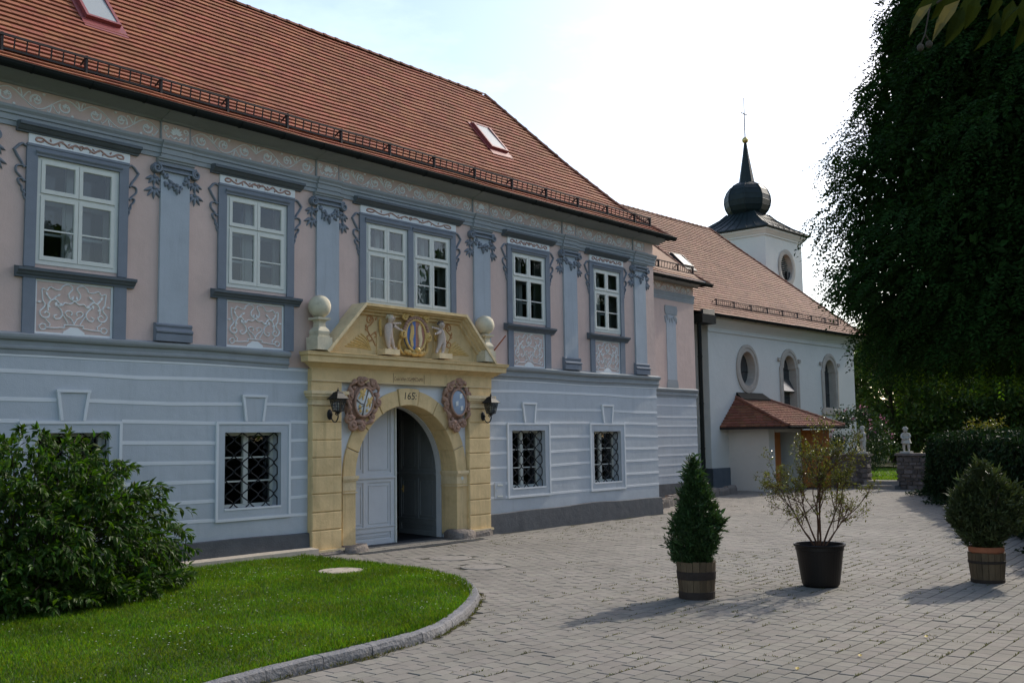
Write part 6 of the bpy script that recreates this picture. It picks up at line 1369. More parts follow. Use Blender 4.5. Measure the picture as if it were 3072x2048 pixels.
# low border of rough stones at the foot of the wing
bs_ = thing('stone_border', 'low border of rough grey stones along the foot of the set back wing', 'stone border', (30, 17.9, 0))
for x, y, l_ in ((26.55, 16.75, .55), (27.2, 17.0, .6), (27.9, 17.2, .62), (28.6, 17.45, .6), (29.3, 17.7, .65), (30.1, 18.0, .6), (30.9, 18.25, .7), (31.8, 18.45, .8), (32.8, 18.6, .85), (33.8, 18.75, .85), (34.8, 18.85, .8), (35.7, 19.0, .8)):
    b = MB(); rock(b, x-l_/2, x+l_/2, y-.13, y+.13, -.05, random.uniform(.22, .32), j=.02); b.build('border_stone', m_mort, bs_)
# grass and moss in the joints
pts = []
for i in rng.choice(len(cells), 8000, replace=False):
    x, y = cells[i, 0], cells[i, 1]
    wgt = np.exp(-((x-16)/4.5)**2-((y-7.2)/1.8)**2)*1.0+.10*(math.sin(x*.9+y)*math.sin(y*1.7-x*.5) > .35)+np.exp(-((x-20)/3.5)**2-((y-14.6)/1.1)**2)*.5+.014+np.exp(-((x-11.5)/2)**2-((y-3.7)/1.0)**2)*.30+.35*np.exp(-((x-9.0)/1.3)**2-((y-5.2)/.8)**2)
    if rng.random() < wgt and x < 30:
        e = rng.random(); k = rng.integers(4, 22)
        for _ in range(k): pts.append((x+rng.uniform(-.1, .1) if e < .72 else x+BU/2+rng.normal(0, .003), y+BV/2+rng.normal(0, .004) if e < .72 else y+rng.uniform(-.08, .08), -.006))
P = np.array(pts); n = len(P); D = rng.normal(0, .55, (n, 3)); D[:, 2] = 1
leaves('joint_grass', P, D, rdirs(n), .012+.028*rng.random(n)**2, .0075, l_weed, None, 'stuff', droop=.3)
pts = []
for s in np.arange(.5, acc[-1]-2, .012):
    if rng.random() < .35+.5*(math.sin(s*2.3)*math.sin(s*1.1+1) > .2):
        p, dd = kp_at(s); nn = Vector((-dd.y, dd.x)); pts.append((p.x-nn.x*rng.uniform(.0, .03+.07*(math.sin(s*3.1) > .75)), p.y-nn.y*rng.uniform(.0, .03+.07*(math.sin(s*3.1) > .75)), .0))
P = np.repeat(np.array(pts), 3, 0)+rng.normal(0, .012, (3*len(pts), 3))*[1, 1, 0]; n = len(P); D = rng.normal(0, .7, (n, 3)); D[:, 2] = 1
leaves('kerb_weeds', P, D, rdirs(n), .02+.045*rng.random(n)**1.5, .007, l_weed, None, 'stuff', droop=.3)
for i, (x, y, lab) in enumerate(((9.35, 4.35, 'small yellow fallen leaf on the paving at the bottom'), (11.6, 3.9, 'pale yellow fallen leaf on the paving below the right barrel'), (10.25, 4.1, 'yellow green fallen leaf on the paving below the black pot'))):
    o = leaves('fallen_leaf', np.array([[x, y, .012]]), np.array([[1, .3, .05]]), np.array([[.1, 0, 1.]]), .07, .045, l_yell, None, rich=True, droop=-.15); tag(o, lab, 'leaf')
# ================================================================ gate, statues, garden behind
gw = bpy.data.objects.new('garden_ground', None); 
b = MB(); b.quad((42.2, -30, .30), (42.2, 22, .30), (75, 22, .38), (75, -30, .38)); b.build('garden_lawn', m_lawn, None, 'structure', fix=False)
b = MB(); b.quad((56, -30, .42), (56, 26, .42), (110, 60, 1.6), (110, -60, 1.6)); b.build('dry_meadow', m_straw, None, 'structure', fix=False)
n = 26000; x = 42.3+22*rng.random(n)**1.6; y = rng.uniform(10, 21, n)
D = rng.normal(0, .4, (n, 3)); D[:, 2] = 1; leaves('garden_grass', np.stack([x, y, np.full(n, .30)], 1), D, rdirs(n), .09, .02, l_grass, None, 'stuff')
def stone_wall(name, label, x0, x1, y0, y1, z0, z1):
    w = thing(name, label, 'stone wall', ((x0+x1)/2, (y0+y1)/2, 0))
    MB().box(x0+.05, x1-.05, y0+.05, y1-.05, z0, z1-.08).build('mortar_core', m_mort, w)
    z = z0
    while z < z1-.14:
        h = random.uniform(.13, .22); h = min(h, z1-.10-z)
        for face in ('x0', 'y0', 'y1'):
            a, c = (y0, y1) if face == 'x0' else (x0, x1); p = a
            while p < c-.02:
                l_ = min(random.uniform(.18, .42), c-p); 
                if c-p-l_ < .12: l_ = c-p
                j = lambda: random.uniform(-.018, .018); b = MB(); d = .03+random.uniform(0, .03)
                u0, u1, v0, v1 = p+.008, p+l_-.008, z+.008, z+h-.008
                R = [(u0, v0), (u1, v0), (u1, v1), (u0, v1)]
                if face == 'x0': Q = [(x0+.06, u, v) for u, v in R]+[(x0+.06-d-.02+j(), u+(.02 if u == u0 else -.02)+j()*.6, v+(.015 if v == v0 else -.015)+j()*.6) for u, v in R]
                else:
                    yy, sg = (y0+.06, -1) if face == 'y0' else (y1-.06, 1); Q = [(u, yy, v) for u, v in R]+[(u+(.02 if u == u0 else -.02)+j()*.6, yy+sg*(d+.02+j()), v+(.015 if v == v0 else -.015)+j()*.6) for u, v in R]
                b.add(Q, TF); b.build('wall_stone', m_wstone, w); p += l_
        z += h
    b = MB(); b.box(x0-.05, x1+.05, y0-.05, y1+.05, z1-.09, z1); b.build('coping', m_wstone, w)
    return w
stone_wall('stone_wall', 'low fieldstone wall with a putto statue, left of the garden steps', 41.75, 42.25, 16.05, 19.6, -.05, 1.38)
stone_wall('stone_wall', 'low fieldstone wall with a putto statue, between the garden steps and the ivy hedge', 41.75, 42.25, 12.6, 14.86, -.05, 1.40)
gs = thing('garden_steps', 'two stone steps leading up to the garden lawn', 'steps', (41.7, 15.4, 0))
MB().box(41.15, 42.4, 14.75, 16.15, -.05, .15).build('step', m_manh, gs); MB().box(41.6, 42.9, 14.75, 16.15, .10, .31).build('step', m_manh, gs)
def statue(x, y, z, h, pose, label):
    t = thing('putto_statue', label, 'statue', (x, y, z)); k = h
    MB().box(x-.20, x+.20, y-.20, y+.20, z, z+.07).build('base', m_marble, t); z += .06
    a = {'arms_up': 2.6, 'bent': 3.4}[pose]; ca, sa = math.cos(a), math.sin(a)       # facing direction
    def J(f, s_, u, r): return (x+(f*ca-s_*sa)*k, y+(f*sa+s_*ca)*k, z+u*k, r*k)
    if pose == 'arms_up':
        jt = [J(0, 0, .45, .115), J(0, 0, .58, .12), J(.0, 0, .70, .11), J(0, 0, .78, .05), J(.02, 0, .84, .09), J(.02, 0, .91, .095), J(.0, 0, .965, .05),
              J(.03, .14, .70, .055), J(.12, .17, .60, .045), J(.17, .04, .66, .035), J(.16, -.04, .72, .03), J(.03, -.14, .70, .055), J(.13, -.18, .64, .045), J(.15, -.10, .76, .035), J(.12, -.06, .84, .03),
              J(.02, .075, .33, .085), J(.04, .085, .20, .06), J(.0, .085, .09, .045), J(.0, .085, .03, .04), J(.08, .10, .02, .03),
              J(-.02, -.075, .33, .085), J(.02, -.085, .20, .06), J(-.02, -.085, .09, .045), J(-.02, -.085, .03, .04), J(.06, -.10, .02, .03)]
    else:
        jt = [J(0, 0, .45, .125), J(.02, 0, .57, .125), J(.06, 0, .69, .115), J(.12, 0, .77, .05), J(.17, 0, .83, .09), J(.20, 0, .89, .095), J(.20, 0, .95, .05),
              J(.09, .13, .70, .055), J(.13, .17, .58, .045), J(.20, .06, .52, .035), J(.21, .0, .52, .03), J(.09, -.13, .70, .055), J(.15, -.17, .57, .045), J(.20, -.06, .50, .035), J(.20, .0, .49, .03),
              J(.0, .08, .33, .085), J(.03, .09, .20, .06), J(-.01, .09, .09, .045), J(.0, .09, .03, .04), J(.08, .10, .02, .03),
              J(.0, -.08, .33, .085), J(.02, -.09, .20, .06), J(-.02, -.09, .09, .045), J(-.02, -.09, .03, .04), J(.06, -.10, .02, .03)]
    ed = [(0, 1), (1, 2), (2, 3), (3, 4), (4, 5), (5, 6), (2, 7), (7, 8), (8, 9), (9, 10), (2, 11), (11, 12), (12, 13), (13, 14), (0, 15), (15, 16), (16, 17), (17, 18), (18, 19), (0, 20), (20, 21), (21, 22), (22, 23), (23, 24)]
    e = MB(); hd = jt[5]; e.sphere((hd[0]+.095*k*ca, hd[1]+.095*k*sa, hd[2]-.01), .018*k, 7, 5)
    for q in (-1, 1): e.sphere((hd[0]+.085*k*ca-q*.035*k*sa, hd[1]+.085*k*sa+q*.035*k*ca, hd[2]+.02*k), .013*k, 6, 4)
    for hnd in (jt[10], jt[14]):
        for f in range(5): e.tube([(hnd[0], hnd[1], hnd[2]), (hnd[0]+ca*.03*k, hnd[1]+sa*.03*k+(f-2)*.012*k, hnd[2]+.02*k), (hnd[0]+ca*.045*k, hnd[1]+sa*.045*k+(f-2)*.014*k, hnd[2]+(.03+.004*(2-abs(f-2)))*k)], [.011*k, .010*k, .006*k], 5)
    skin('figure', jt, ed, m_marble, t, 2, e)
    b = MB()
    for q in range(30):
        v = rdirs(1)[0]; v[2] = abs(v[2])*.9-.05
        if v[0]*ca+v[1]*sa > .55: continue
        b.sphere((hd[0]+v[0]*.085*k, hd[1]+v[1]*.085*k, hd[2]+v[2]*.09*k), .032*k, 6, 5)
    b.build('hair', m_marble, t, smooth=True)
    b = MB()
    if pose == 'bent':
        V = []; m = 16
        for u, r in ((.60, .135), (.5, .155), (.40, .185), (.33, .21)):
            for i in range(m): tt = 2*PI*i/m; rr = r*(1+.07*math.sin(5*tt)); V.append((x+rr*k*math.cos(tt), y+rr*k*math.sin(tt)*.95, z+(u-.03*math.cos(tt-a)*0)*k))
        b.add(V, [(r*m+i, r*m+(i+1) % m, (r+1)*m+(i+1) % m, (r+1)*m+i) for r in range(3) for i in range(m)]); b.build('skirt', m_marble, t, smooth=True)
    else:
        b.tube([J(.10, .12, .46, 0)[:3], J(.13, 0, .42, 0)[:3], J(.08, -.13, .47, 0)[:3], J(-.08, -.10, .45, 0)[:3]], [.03*k, .045*k, .03*k, .02*k], 6); b.build('loincloth', m_marble, t, smooth=True)
statue(42.0, 16.26, 1.38, 1.07, 'arms_up', 'white stone putto with arms folded before its chest, on the wall beside the church corner')
statue(42.0, 14.52, 1.40, 1.0, 'bent', 'white stone putto bending its head, on the wall right of the garden steps')
# ================================================================ vegetation
def branch_path(p, d, ln, n=6, wob=.12, grav=0.0):
    pts = [np.array(p, float)]; d = np.array(d, float)
    for i in range(n):
        d = d+rng.normal(0, wob, 3)+np.array([0, 0, grav]); d /= np.linalg.norm(d); pts.append(pts[-1]+d*ln/n)
    return pts
# --- the big shrub at the left edge
sh = thing('flowering_shrub', 'big leafy green shrub on the lawn in front of the left window', 'shrub', (6.85, 14.2, 0.08))
ctr = np.array([6.75, 14.15, .25]); stems = MB(); P, D, N, SZ = [], [], [], []
nt_ = 640
for i in range(nt_):
    v = rdirs(1)[0]; v[2] = abs(v[2])*1.0-.12 if rng.random() < .8 else v[2]*.25
    if v[1] > .45 and rng.random() < .6: v[1] *= -1
    v /= np.linalg.norm(v); rad = np.array([2.30, 1.55, 2.15])*(.78+.24*rng.random()**.7)
    if rng.random() < .12: rad *= 1.10
    tip = ctr+v*rad; tip[2] = max(tip[2], .16+.15*rng.random()); tip[1] = min(tip[1], 15.85)
    base = np.array([6.85, 14.3, .1])+rng.normal(0, .25, 3)*[1.3, .7, 0]; base[2] = .08
    mid = base+(tip-base)*.5+np.array([0, 0, .30]) ; up_ = np.array([0, 0, .3 if v[2] > .1 else -.05])
    path = [tuple(p) for p in smooth_path([tuple(base), tuple(mid), tuple(tip-(tip-mid)*.3+up_*.5), tuple(tip)], 4)]
    if i % 3 == 0: stems.tube(path, [.012-.0095*k/(len(path)-1) for k in range(len(path))], 4)
    A = np.array(path); seg = A[-7:]; L_ = np.linalg.norm(np.diff(seg, axis=0), axis=1).sum(); m = int(13+8*rng.random())
    for k in range(m):
        t = (k/(m-1))**.8*(len(seg)-1); j = min(len(seg)-2, int(t)); q = seg[j]+(seg[j+1]-seg[j])*(t-j); d = seg[j+1]-seg[j]; d = d/max(1e-6, np.linalg.norm(d))
        s_ = np.cross(d, [0, 0, 1.]); s_ = s_/max(1e-6, np.linalg.norm(s_)); a = rng.uniform(0, 2*PI) if k % 2 else rng.uniform(0, 2*PI)
        o = np.cross(d, s_); side = s_*math.cos(a)+o*math.sin(a)
        P.append(q+side*.01); D.append(side*.75+d*.75+np.array([0, 0, -.12])+rng.normal(0, .15, 3)); N.append(np.array([0, -.25, 1.])+rng.normal(0, .35, 3)); SZ.append((.105+.06*rng.random())*(1-.35*(k/(m-1))**3))
    for k in range(3): P.append(seg[-1]); D.append(d+rng.normal(0, .35, 3)); N.append(np.array([0, 0, 1.])+rng.normal(0, .4, 3)); SZ.append(.06)
stems.build('stem', m_bark, sh, fix=False)
SZ = np.array(SZ); leaves('foliage', P, D, N, SZ, SZ*.46, l_shrub, sh, None, rich=True, droop=.22, fold=.18)
n = 9000; v = rdirs(n); Pi = ctr+v*np.array([2.0, 1.3, 1.9])*rng.random((n, 1))**.4*.92; Pi[:, 2] = np.maximum(Pi[:, 2], .15); Pi[:, 1] = np.minimum(Pi[:, 1], 15.8)
leaves('inner_foliage', Pi, rdirs(n), rdirs(n), .13, .065, l_shrub, sh, None, rich=False)
# --- conifers and pots
def conifer(P_axis, prof, n, mat, parent, sp=.075, upw=.9, ragged=.25, name='foliage'):
    """prof: list of (height, radius); tufts of pointed needles over the outline and inside it"""
    P, D, N, Ln = [], [], [], []
    hs = np.array([p[0] for p in prof]); rs = np.array([p[1] for p in prof]); w = np.interp(np.linspace(hs[0], hs[-1], 200), hs, rs); cdf = np.cumsum(w+.02); cdf /= cdf[-1]
    for i in range(n):
        h = np.interp(rng.random(), cdf, np.linspace(hs[0], hs[-1], 200)); R = np.interp(h, hs, rs); a = rng.uniform(0, 2*PI)
        lump = 1+ragged*math.sin(3*a+h*9)*math.sin(h*13+a*2)+.12*rng.normal()
        r = R*lump*(1 if rng.random() < .72 else rng.random()**.5)
        base = np.array([P_axis[0]+r*math.cos(a), P_axis[1]+r*math.sin(a), P_axis[2]+h]); out = np.array([math.cos(a), math.sin(a), upw*(.6+.8*rng.random())]); out += rng.normal(0, .35, 3); out /= np.linalg.norm(out)
        L_ = sp*(.6+.9*rng.random())*(1.7 if rng.random() < .12 else 1)
        for k in range(7):
            t = k/7; P.append(base+out*L_*(t-.55)); D.append(out*.9+rng.normal(0, .42, 3)); N.append(rng.normal(size=3)); Ln.append(L_*.55)
    Ln = np.array(Ln); return leaves(name, P, D, N, Ln, Ln*.26+.002, mat, parent, None, fold=.1, droop=.05)
def barrel(x, y, r0, r1, h, parent, hoops, open_in=True):
    n = 18
    for i in range(n):
        a0, a1 = 2*PI*i/n+.012, 2*PI*(i+1)/n-.012; b = MB(); V = []
        for z, r in ((0, r0), (h*.5, (r0+r1)/2*1.02), (h+random.uniform(-.006, .006), r1)):
            for rr in (r, r-.025):
                for a in (a0, a1): V.append((x+rr*math.cos(a), y+rr*math.sin(a), z))
        F = []
        for s_ in (0, 4): F += [(s_, s_+1, s_+5, s_+4), (s_+3, s_+2, s_+6, s_+7), (s_+1, s_+3, s_+7, s_+5), (s_+2, s_, s_+4, s_+6)]
        F += [(8, 9, 11, 10), (0, 2, 3, 1)]; b.add(V, F); b.build('stave', m_barrel, parent)
    for z0, z1 in hoops:
        R = lambda z: r0+(r1-r0)*z/h+.006
        b = MB(); b.lathe(x, y, [(R(z0), z0), (R(z0)+.004, z0+.003), (R(z1)+.004, z1-.003), (R(z1), z1)], 32); b.f = b.f[:-2]; b.build('hoop', m_hoop, parent)
    b = MB(); b.lathe(x, y, [(r1-.03, h-.07), (.0, h-.05)], 20); b.build('soil', m_soil, parent)
ba = thing('barrel_planter', 'wooden half barrel with two dark hoops under the slim juniper', 'barrel planter', (12.72, 7.33, 0)); barrel(12.72, 7.33, .235, .268, .50, ba, ((.0, .10), (.26, .37)))
j1 = thing('potted_juniper', 'slim pointed dark green juniper growing in the left barrel', 'juniper', (12.72, 7.33, .44))
MB().tube([(12.72, 7.33, .40), (12.71, 7.34, 1.2), (12.70, 7.36, 1.8)], [.03, .02, .006], 6).build('trunk', m_bark, j1)
conifer((12.72, 7.33, 0), [(.44, .17), (.55, .22), (.75, .255), (.95, .27), (1.12, .235), (1.28, .175), (1.42, .15), (1.56, .115), (1.72, .06), (1.90, .008)], 3300, l_con, j1, sp=.09, ragged=.48)
pp = thing('black_plant_pot', 'large black plastic pot with rolled rim', 'plant pot', (14.70, 6.41, 0))
b = MB(); b.lathe(14.70, 6.41, [(.0, .0), (.235, .0), (.265, .03), (.275, .08), (.335, .52), (.345, .525), (.347, .575), (.365, .58), (.372, .60), (.365, .615), (.345, .612), (.335, .56), (.33, .50)], 40); b.f = b.f[:-1]; b.build('pot', m_pot, pp, smooth=False)
b = MB(); b.lathe(14.70, 6.41, [(.33, .53), (.2, .545), (.0, .555)], 24); b.build('soil', m_soil, pp)
pom = thing('potted_pomegranate', 'sparse reddish twigged shrub with small glossy leaves in the black pot', 'potted shrub', (14.70, 6.41, .55))
wood = MB(); P, D, N, SZ = [], [], [], []
Rr = np.array([rt.x, rt.y, 0]); Ff = np.array([-rt.y, rt.x, 0])
def grow(p, d, ln, r, lev):
    path = branch_path(p, d, ln, 6, .10, .03 if lev < 2 else .0); wood.tube([tuple(q) for q in path], [r*.8*(1-.6*i/6) for i in range(7)], 5 if lev < 2 else 3)
    tip = path[-1]
    if lev >= 1:
        for k in range(2 if lev == 3 else 1):
            t = rng.integers(2, 7); z = path[t][2]
            if z < 1.25 and rng.random() < .6: continue
            for _ in range(4 if z > 1.4 else 2):
                P.append(path[t]+rng.normal(0, .018, 3)); D.append(rng.normal(0, .7, 3)+[0, 0, .5]); N.append(rng.normal(0, .8, 3)+[0, 0, .7]); SZ.append(.03+.02*rng.random())
    if lev < 3:
        for k in range((5, 5, 5)[lev]):
            t = rng.integers(2 if lev else 3, 7); nd = (path[t]-path[t-1]); nd /= np.linalg.norm(nd); nd = nd+rng.normal(0, .50, 3)+[0, 0, .15 if lev == 0 else .0]; nd /= np.linalg.norm(nd)
            if path[t][2] < .62: continue
            grow(path[t], nd, ln*(.42+.22*rng.random()) if lev == 0 else ln*(.40+.2*rng.random()), r*.55, lev+1)
for sx, dp, ln, r in ((-.46, .1, .82, .018), (-.26, -.2, .92, .020), (-.10, .15, 1.0, .022), (.04, -.2, 1.02, .022), (.16, .2, .98, .018), (.36, -.1, .88, .020), (.62, .1, .72, .018), (-.6, .0, .6, .012), (.8, -.2, .55, .010)):
    d = Rr*sx+Ff*dp+np.array([0, 0, 1.0]); grow(np.array([14.70, 6.41, .52])+Rr*sx*.08, d/np.linalg.norm(d), ln, r, 0)
wood.build('branches', m_twig, pom, fix=False)
SZ = np.array(SZ); P = np.array(P); leaves('foliage', P, D, N, SZ, SZ*.42, l_pom, pom, None, fold=.15, droop=.1)
bb = thing('barrel_planter', 'grey wooden half barrel with a terracotta pot standing in it, under the broad juniper', 'barrel planter', (16.44, 4.59, 0)); barrel(16.44, 4.59, .225, .262, .43, bb, ((.0, .05), (.28, .32)))
tp_ = thing('terracotta_pot', 'reddish clay pot standing inside the right barrel', 'plant pot', (16.44, 4.59, .3)); b = MB(); b.lathe(16.44, 4.59, [(.19, .2), (.225, .44), (.245, .445), (.25, .515), (.235, .52), (.225, .47)], 32); b.f = b.f[:-1]; b.build('pot', m_tpot, tp_); b = MB(); b.lathe(16.44, 4.59, [(.226, .47), (0, .49)], 20); b.build('soil', m_soil, tp_)
j2 = thing('potted_juniper', 'broad ragged olive green juniper in the clay pot at the right edge', 'juniper', (16.44, 4.59, .47))
bx_ = MB()
for sx, dp, ln in ((-.45, 0, 1.0), (.5, .1, 1.0), (0, .2, 1.2), (.1, -.3, 1.0)):
    d = Rr*sx+Ff*dp+np.array([0, 0, 1.0]); path = branch_path((16.44, 4.59, .45), d/np.linalg.norm(d), ln, 6, .08); bx_.tube([tuple(q) for q in path], [.02*(1-.7*i/6) for i in range(7)], 5)
bx_.build('branches', m_bark, j2, fix=False)
conifer((16.44, 4.59, 0), [(.50, .15), (.62, .25), (.85, .33), (1.1, .34), (1.3, .29), (1.5, .21), (1.62, .12), (1.76, .02)], 2900, l_con2, j2, sp=.10, ragged=.34)
conifer(tuple(np.array([16.44, 4.59, 0])+Rr*.40), [(.70, .08), (.9, .20), (1.1, .22), (1.28, .14), (1.42, .03)], 620, l_con2, j2, sp=.10, ragged=.34)
conifer(tuple(np.array([16.44, 4.59, 0])-Rr*.34), [(.75, .06), (.92, .17), (1.1, .17), (1.36, .03)], 420, l_con2, j2, sp=.10, ragged=.34)
# --- ivy clad hedge on the right
hd_ = thing('ivy_hedge', 'dense dark ivy hedge along the right side of the courtyard', 'hedge', (31, 9, 0))
A0, A1 = np.array([38.9, 12.7]), np.array([17.0, 2.6]); hv = A1-A0; hl = np.linalg.norm(hv); hv /= hl; hn = np.array([-hv[1], hv[0]]); hn = hn if hn @ np.array([-1, 1]) > 0 else -hn
b = MB(); q0, q1 = A0-hn*.25, A1-hn*.25; q2, q3 = A1-hn*1.6, A0-hn*1.6; b.hexa([(*q0, -.05), (*q1, -.05), (*q2, -.05), (*q3, -.05), (*q0, 2.0), (*q1, 2.0), (*q2, 2.0), (*q3, 2.0)]); b.build('core', m_soil, hd_)
n = 34000; s = rng.random(n)*hl; face = rng.random(n); z = rng.random(n)*2.12; bulge = .13*np.sin(s*1.7)*np.sin(z*2.2+s)+.10*np.sin(s*4.1+z*3); top = face > .80
off = np.where(top, -rng.random(n)*1.6, bulge+rng.normal(0, .07, n)); zz = np.where(top, 2.12+.07*np.sin(s*2.3)+.05*np.sin(s*5.1)+rng.normal(0, .05, n), z)
end = face < .10; s = np.where(end, rng.normal(0, .08, n)+.05*np.sin(z*4), s); off = np.where(end, -rng.random(n)*1.6, off)
round_ = np.clip(1-np.abs(s)/.8, 0, 1)*np.clip((zz-1.4)/.8, 0, 1)*.55; zz = zz-round_
base_ = A0[None]+hv[None]*s[:, None]+hn[None]*off[:, None]; Pn = np.concatenate([base_, zz[:, None]], 1)
nrm = np.where(top[:, None], np.array([[0, 0, 1.]]), np.where(end[:, None], np.array([[-hv[0], -hv[1], .2]]), np.array([[hn[0], hn[1], .25]])))
leaves('foliage', Pn, np.concatenate([rng.normal(0, .5, (n, 2)), -np.abs(rng.normal(.6, .4, (n, 1)))], 1), nrm+rng.normal(0, .4, (n, 3)), .10+.05*rng.random(n), .095, l_ivy, hd_, None, fold=.12, droop=.12)
n = 3600; s = rng.random(n)*hl*.9-.2; off = np.minimum(.85, np.abs(rng.normal(0, .30, n))*(1+.5*np.sin(s*1.3))); base_ = A0[None]+hv[None]*s[:, None]+hn[None]*off[:, None]
o = leaves('ivy_ground_cover', np.concatenate([base_, (.04+.22*np.exp(-off*2.5)*rng.random(n))[:, None]], 1), np.concatenate([rng.normal(0, 1, (n, 2)), .2*np.ones((n, 1))], 1), np.tile([[0, 0, 1.]], (n, 1))+rng.normal(0, .4, (n, 3)), .10, .08, l_ivy, None, 'stuff')
# --- generic trees and bushes
def crown(name, ctr, rad, nclump, per, lsize, mat, parent, lump=.30, inner=.25):
    v = rdirs(nclump); r = np.where(rng.random(nclump) < inner, rng.random(nclump)**.5, .82+.25*rng.random(nclump))
    Cc = np.array(ctr)+v*r[:, None]*np.array(rad); cs = np.array(rad).mean()*lump*(.6+.8*rng.random(nclump))
    u = rdirs(nclump*per)*rng.random((nclump*per, 1))**.45; P = np.repeat(Cc, per, 0)+u*np.repeat(cs, per)[:, None]*[1, 1, .75]
    Dn = rdirs(nclump*per); Dn[:, 2] -= .3
    return leaves(name, P, Dn, rdirs(nclump*per)+[0, 0, .7], lsize*(.6+.8*rng.random(nclump*per)), lsize*.55, mat, parent, None, droop=.15)
def tree(label, x, y, z, h, rx, rz, mat, nclump, per, ls, group=None, hole=True, name='woodland_tree'):
    t = thing(name, label, 'tree', (x, y, z), group)
    b = MB(); zt = z+h-rz*1.3
    b.tube([(x, y, z-.2), (x+.1, y, z+h*.3), (x-.05, y+.1, z+h*.75)], [h*.022, h*.016, h*.006], 7)
    for k in range(5):
        a = k*1.3+random.random(); b.tube([(x, y, z+h*(.3+.08*k)), (x+rx*.6*math.cos(a), y+rx*.6*math.sin(a), z+h*(.5+.08*k))], [h*.009, h*.003], 5)
    b.build('trunk', m_bark, t, fix=False); crown('crown', (x, y, z+h-rz), (rx, rx, rz), nclump, per, ls, mat, t); return t
for (x, y, h, rx, rz, lab) in ((70, 24.5, 9.5, 3.2, 4.6, 'tall woodland tree at the back, over the garden gate'), (74, 19.0, 10.0, 3.6, 4.9, 'tall woodland tree at the back, between the two statues'), (75, 12.5, 10.5, 3.8, 5.1, 'tall woodland tree at the back, over the end of the hedge'), (70, 5.5, 10.5, 4.0, 5.1, 'tall woodland tree at the back, over the middle of the hedge'), (62, -2.0, 10.5, 4.0, 5.1, 'tall woodland tree at the back, over the right part of the hedge'), (60, 21.5, 8.2, 2.6, 3.8, 'dark woodland tree right behind the church corner'), (64, 18.5, 7.0, 3.0, 3.2, 'rounded woodland tree above the left statue'), (66, 14.8, 6.6, 3.0, 3.1, 'woodland tree above the right statue'), (62, 10.5, 7.6, 3.2, 3.6, 'woodland tree behind the end of the ivy hedge'), (58, 6.0, 8.6, 3.4, 4.0, 'woodland tree behind the middle of the ivy hedge'),
                               (52, 1.5, 9.0, 3.6, 4.3, 'woodland tree behind the right end of the ivy hedge'), (46, -4.5, 9.5, 3.8, 4.5, 'woodland tree at the far right behind the hanging foliage')):
    tree(lab, x, y, .4, h, rx, rz, l_bg, 190, 85, .27, 'woodland trees behind the garden')
PV_ = []
for (x, y, h, rx, rz) in ((6, -22, 8.0, 3.6, 3.8), (12, -25, 9.0, 3.8, 4.3), (19, -26, 9.5, 4.0, 4.5), (26, -25, 11.0, 3.8, 4.3), (34, -22, 7.5, 4.2, 4.8), (41, -14, 8.5, 4.2, 5.0), (46, -8, 11.5, 3.6, 5.0), (52, -5, 13.5, 3.8, 5.0), (58, -3, 14, 4.2, 5.0)):
    h *= 1.25; v = rdirs(60); Cc = np.array([x, y, h*.5])+v*(.8+.25*rng.random((60, 1)))*[rx, rx, h*.5]; u = rdirs(60*170)*rng.random((10200, 1))**.45; PV_.append(np.repeat(Cc, 170, 0)+u*1.35)
    PV_.append(np.stack([np.full(300, x)+rng.normal(0, .5, 300), np.full(300, y)+rng.normal(0, .5, 300), rng.random(300)*h*.6], 1))
PV_ = np.concatenate(PV_); leaves('opposite_wood', PV_, rdirs(len(PV_)), rdirs(len(PV_)), .55, .36, l_bg, None, 'stuff')
b = MB(); V = []; nx = 60
for i in range(nx+1):
    a = math.radians(-20+115*i/nx); R = 330+30*math.sin(i*.5); hh = 22+9*math.sin(i*.35+1)+4*math.sin(i*.9)
    for rr, z in ((R*.55, -1), (R*.8, hh*.5), (R, hh), (R*1.3, -1)): V.append((rr*math.sin(a), rr*math.cos(a), z))
b.add(V, [(i*4+k, (i+1)*4+k, (i+1)*4+k+1, i*4+k+1) for i in range(nx) for k in range(3)]); b.build('hills', m_hill, None, 'structure', smooth=True)
def bush(label, x, y, z, rad, mat, nclump, per, ls, name='bush', cat='bush', flowers=None):
    t = thing(name, label, cat, (x, y, z)); b = MB()
    for k in range(7):
        a = k*.9; b.tube([(x, y, z-.05), (x+rad[0]*.5*math.cos(a), y+rad[1]*.5*math.sin(a), z+rad[2]*1.3)], [.03, .008], 5)
    b.build('stems', m_bark, t, fix=False); crown('foliage', (x, y, z+rad[2]), rad, nclump, per, ls, mat, t, .34, .4)
    if flowers:
        n = 40; v = rdirs(n); v[:, 2] = np.abs(v[:, 2])*.9+.05; Pf = np.repeat(np.array([x, y, z+rad[2]])+v*np.array(rad)*1.12, 5, 0)+rng.normal(0, .035, (n*5, 3)); leaves('blossoms', Pf, rdirs(n*5), rdirs(n*5), .07, .06, flowers, t)
    return t
bush('tall oleander bush with pink blossoms beside the church corner', 46.6, 18.2, .30, (1.25, 1.25, 1.52), l_olea, 60, 70, .13, 'oleander_bush', 'bush', l_pinkf)
bush('light rose bush behind the right statue', 44.6, 13.8, .30, (.75, .9, .75), l_bg, 22, 40, .11)
bush('yellowish green bush above the end of the ivy hedge', 43.8, 12.0, .3, (.9, 1.0, 1.2), l_pom, 34, 55, .12)
bush('small pale bush left of the right statue', 46.5, 16.0, .3, (.6, .6, .55), l_con2, 16, 40, .10)
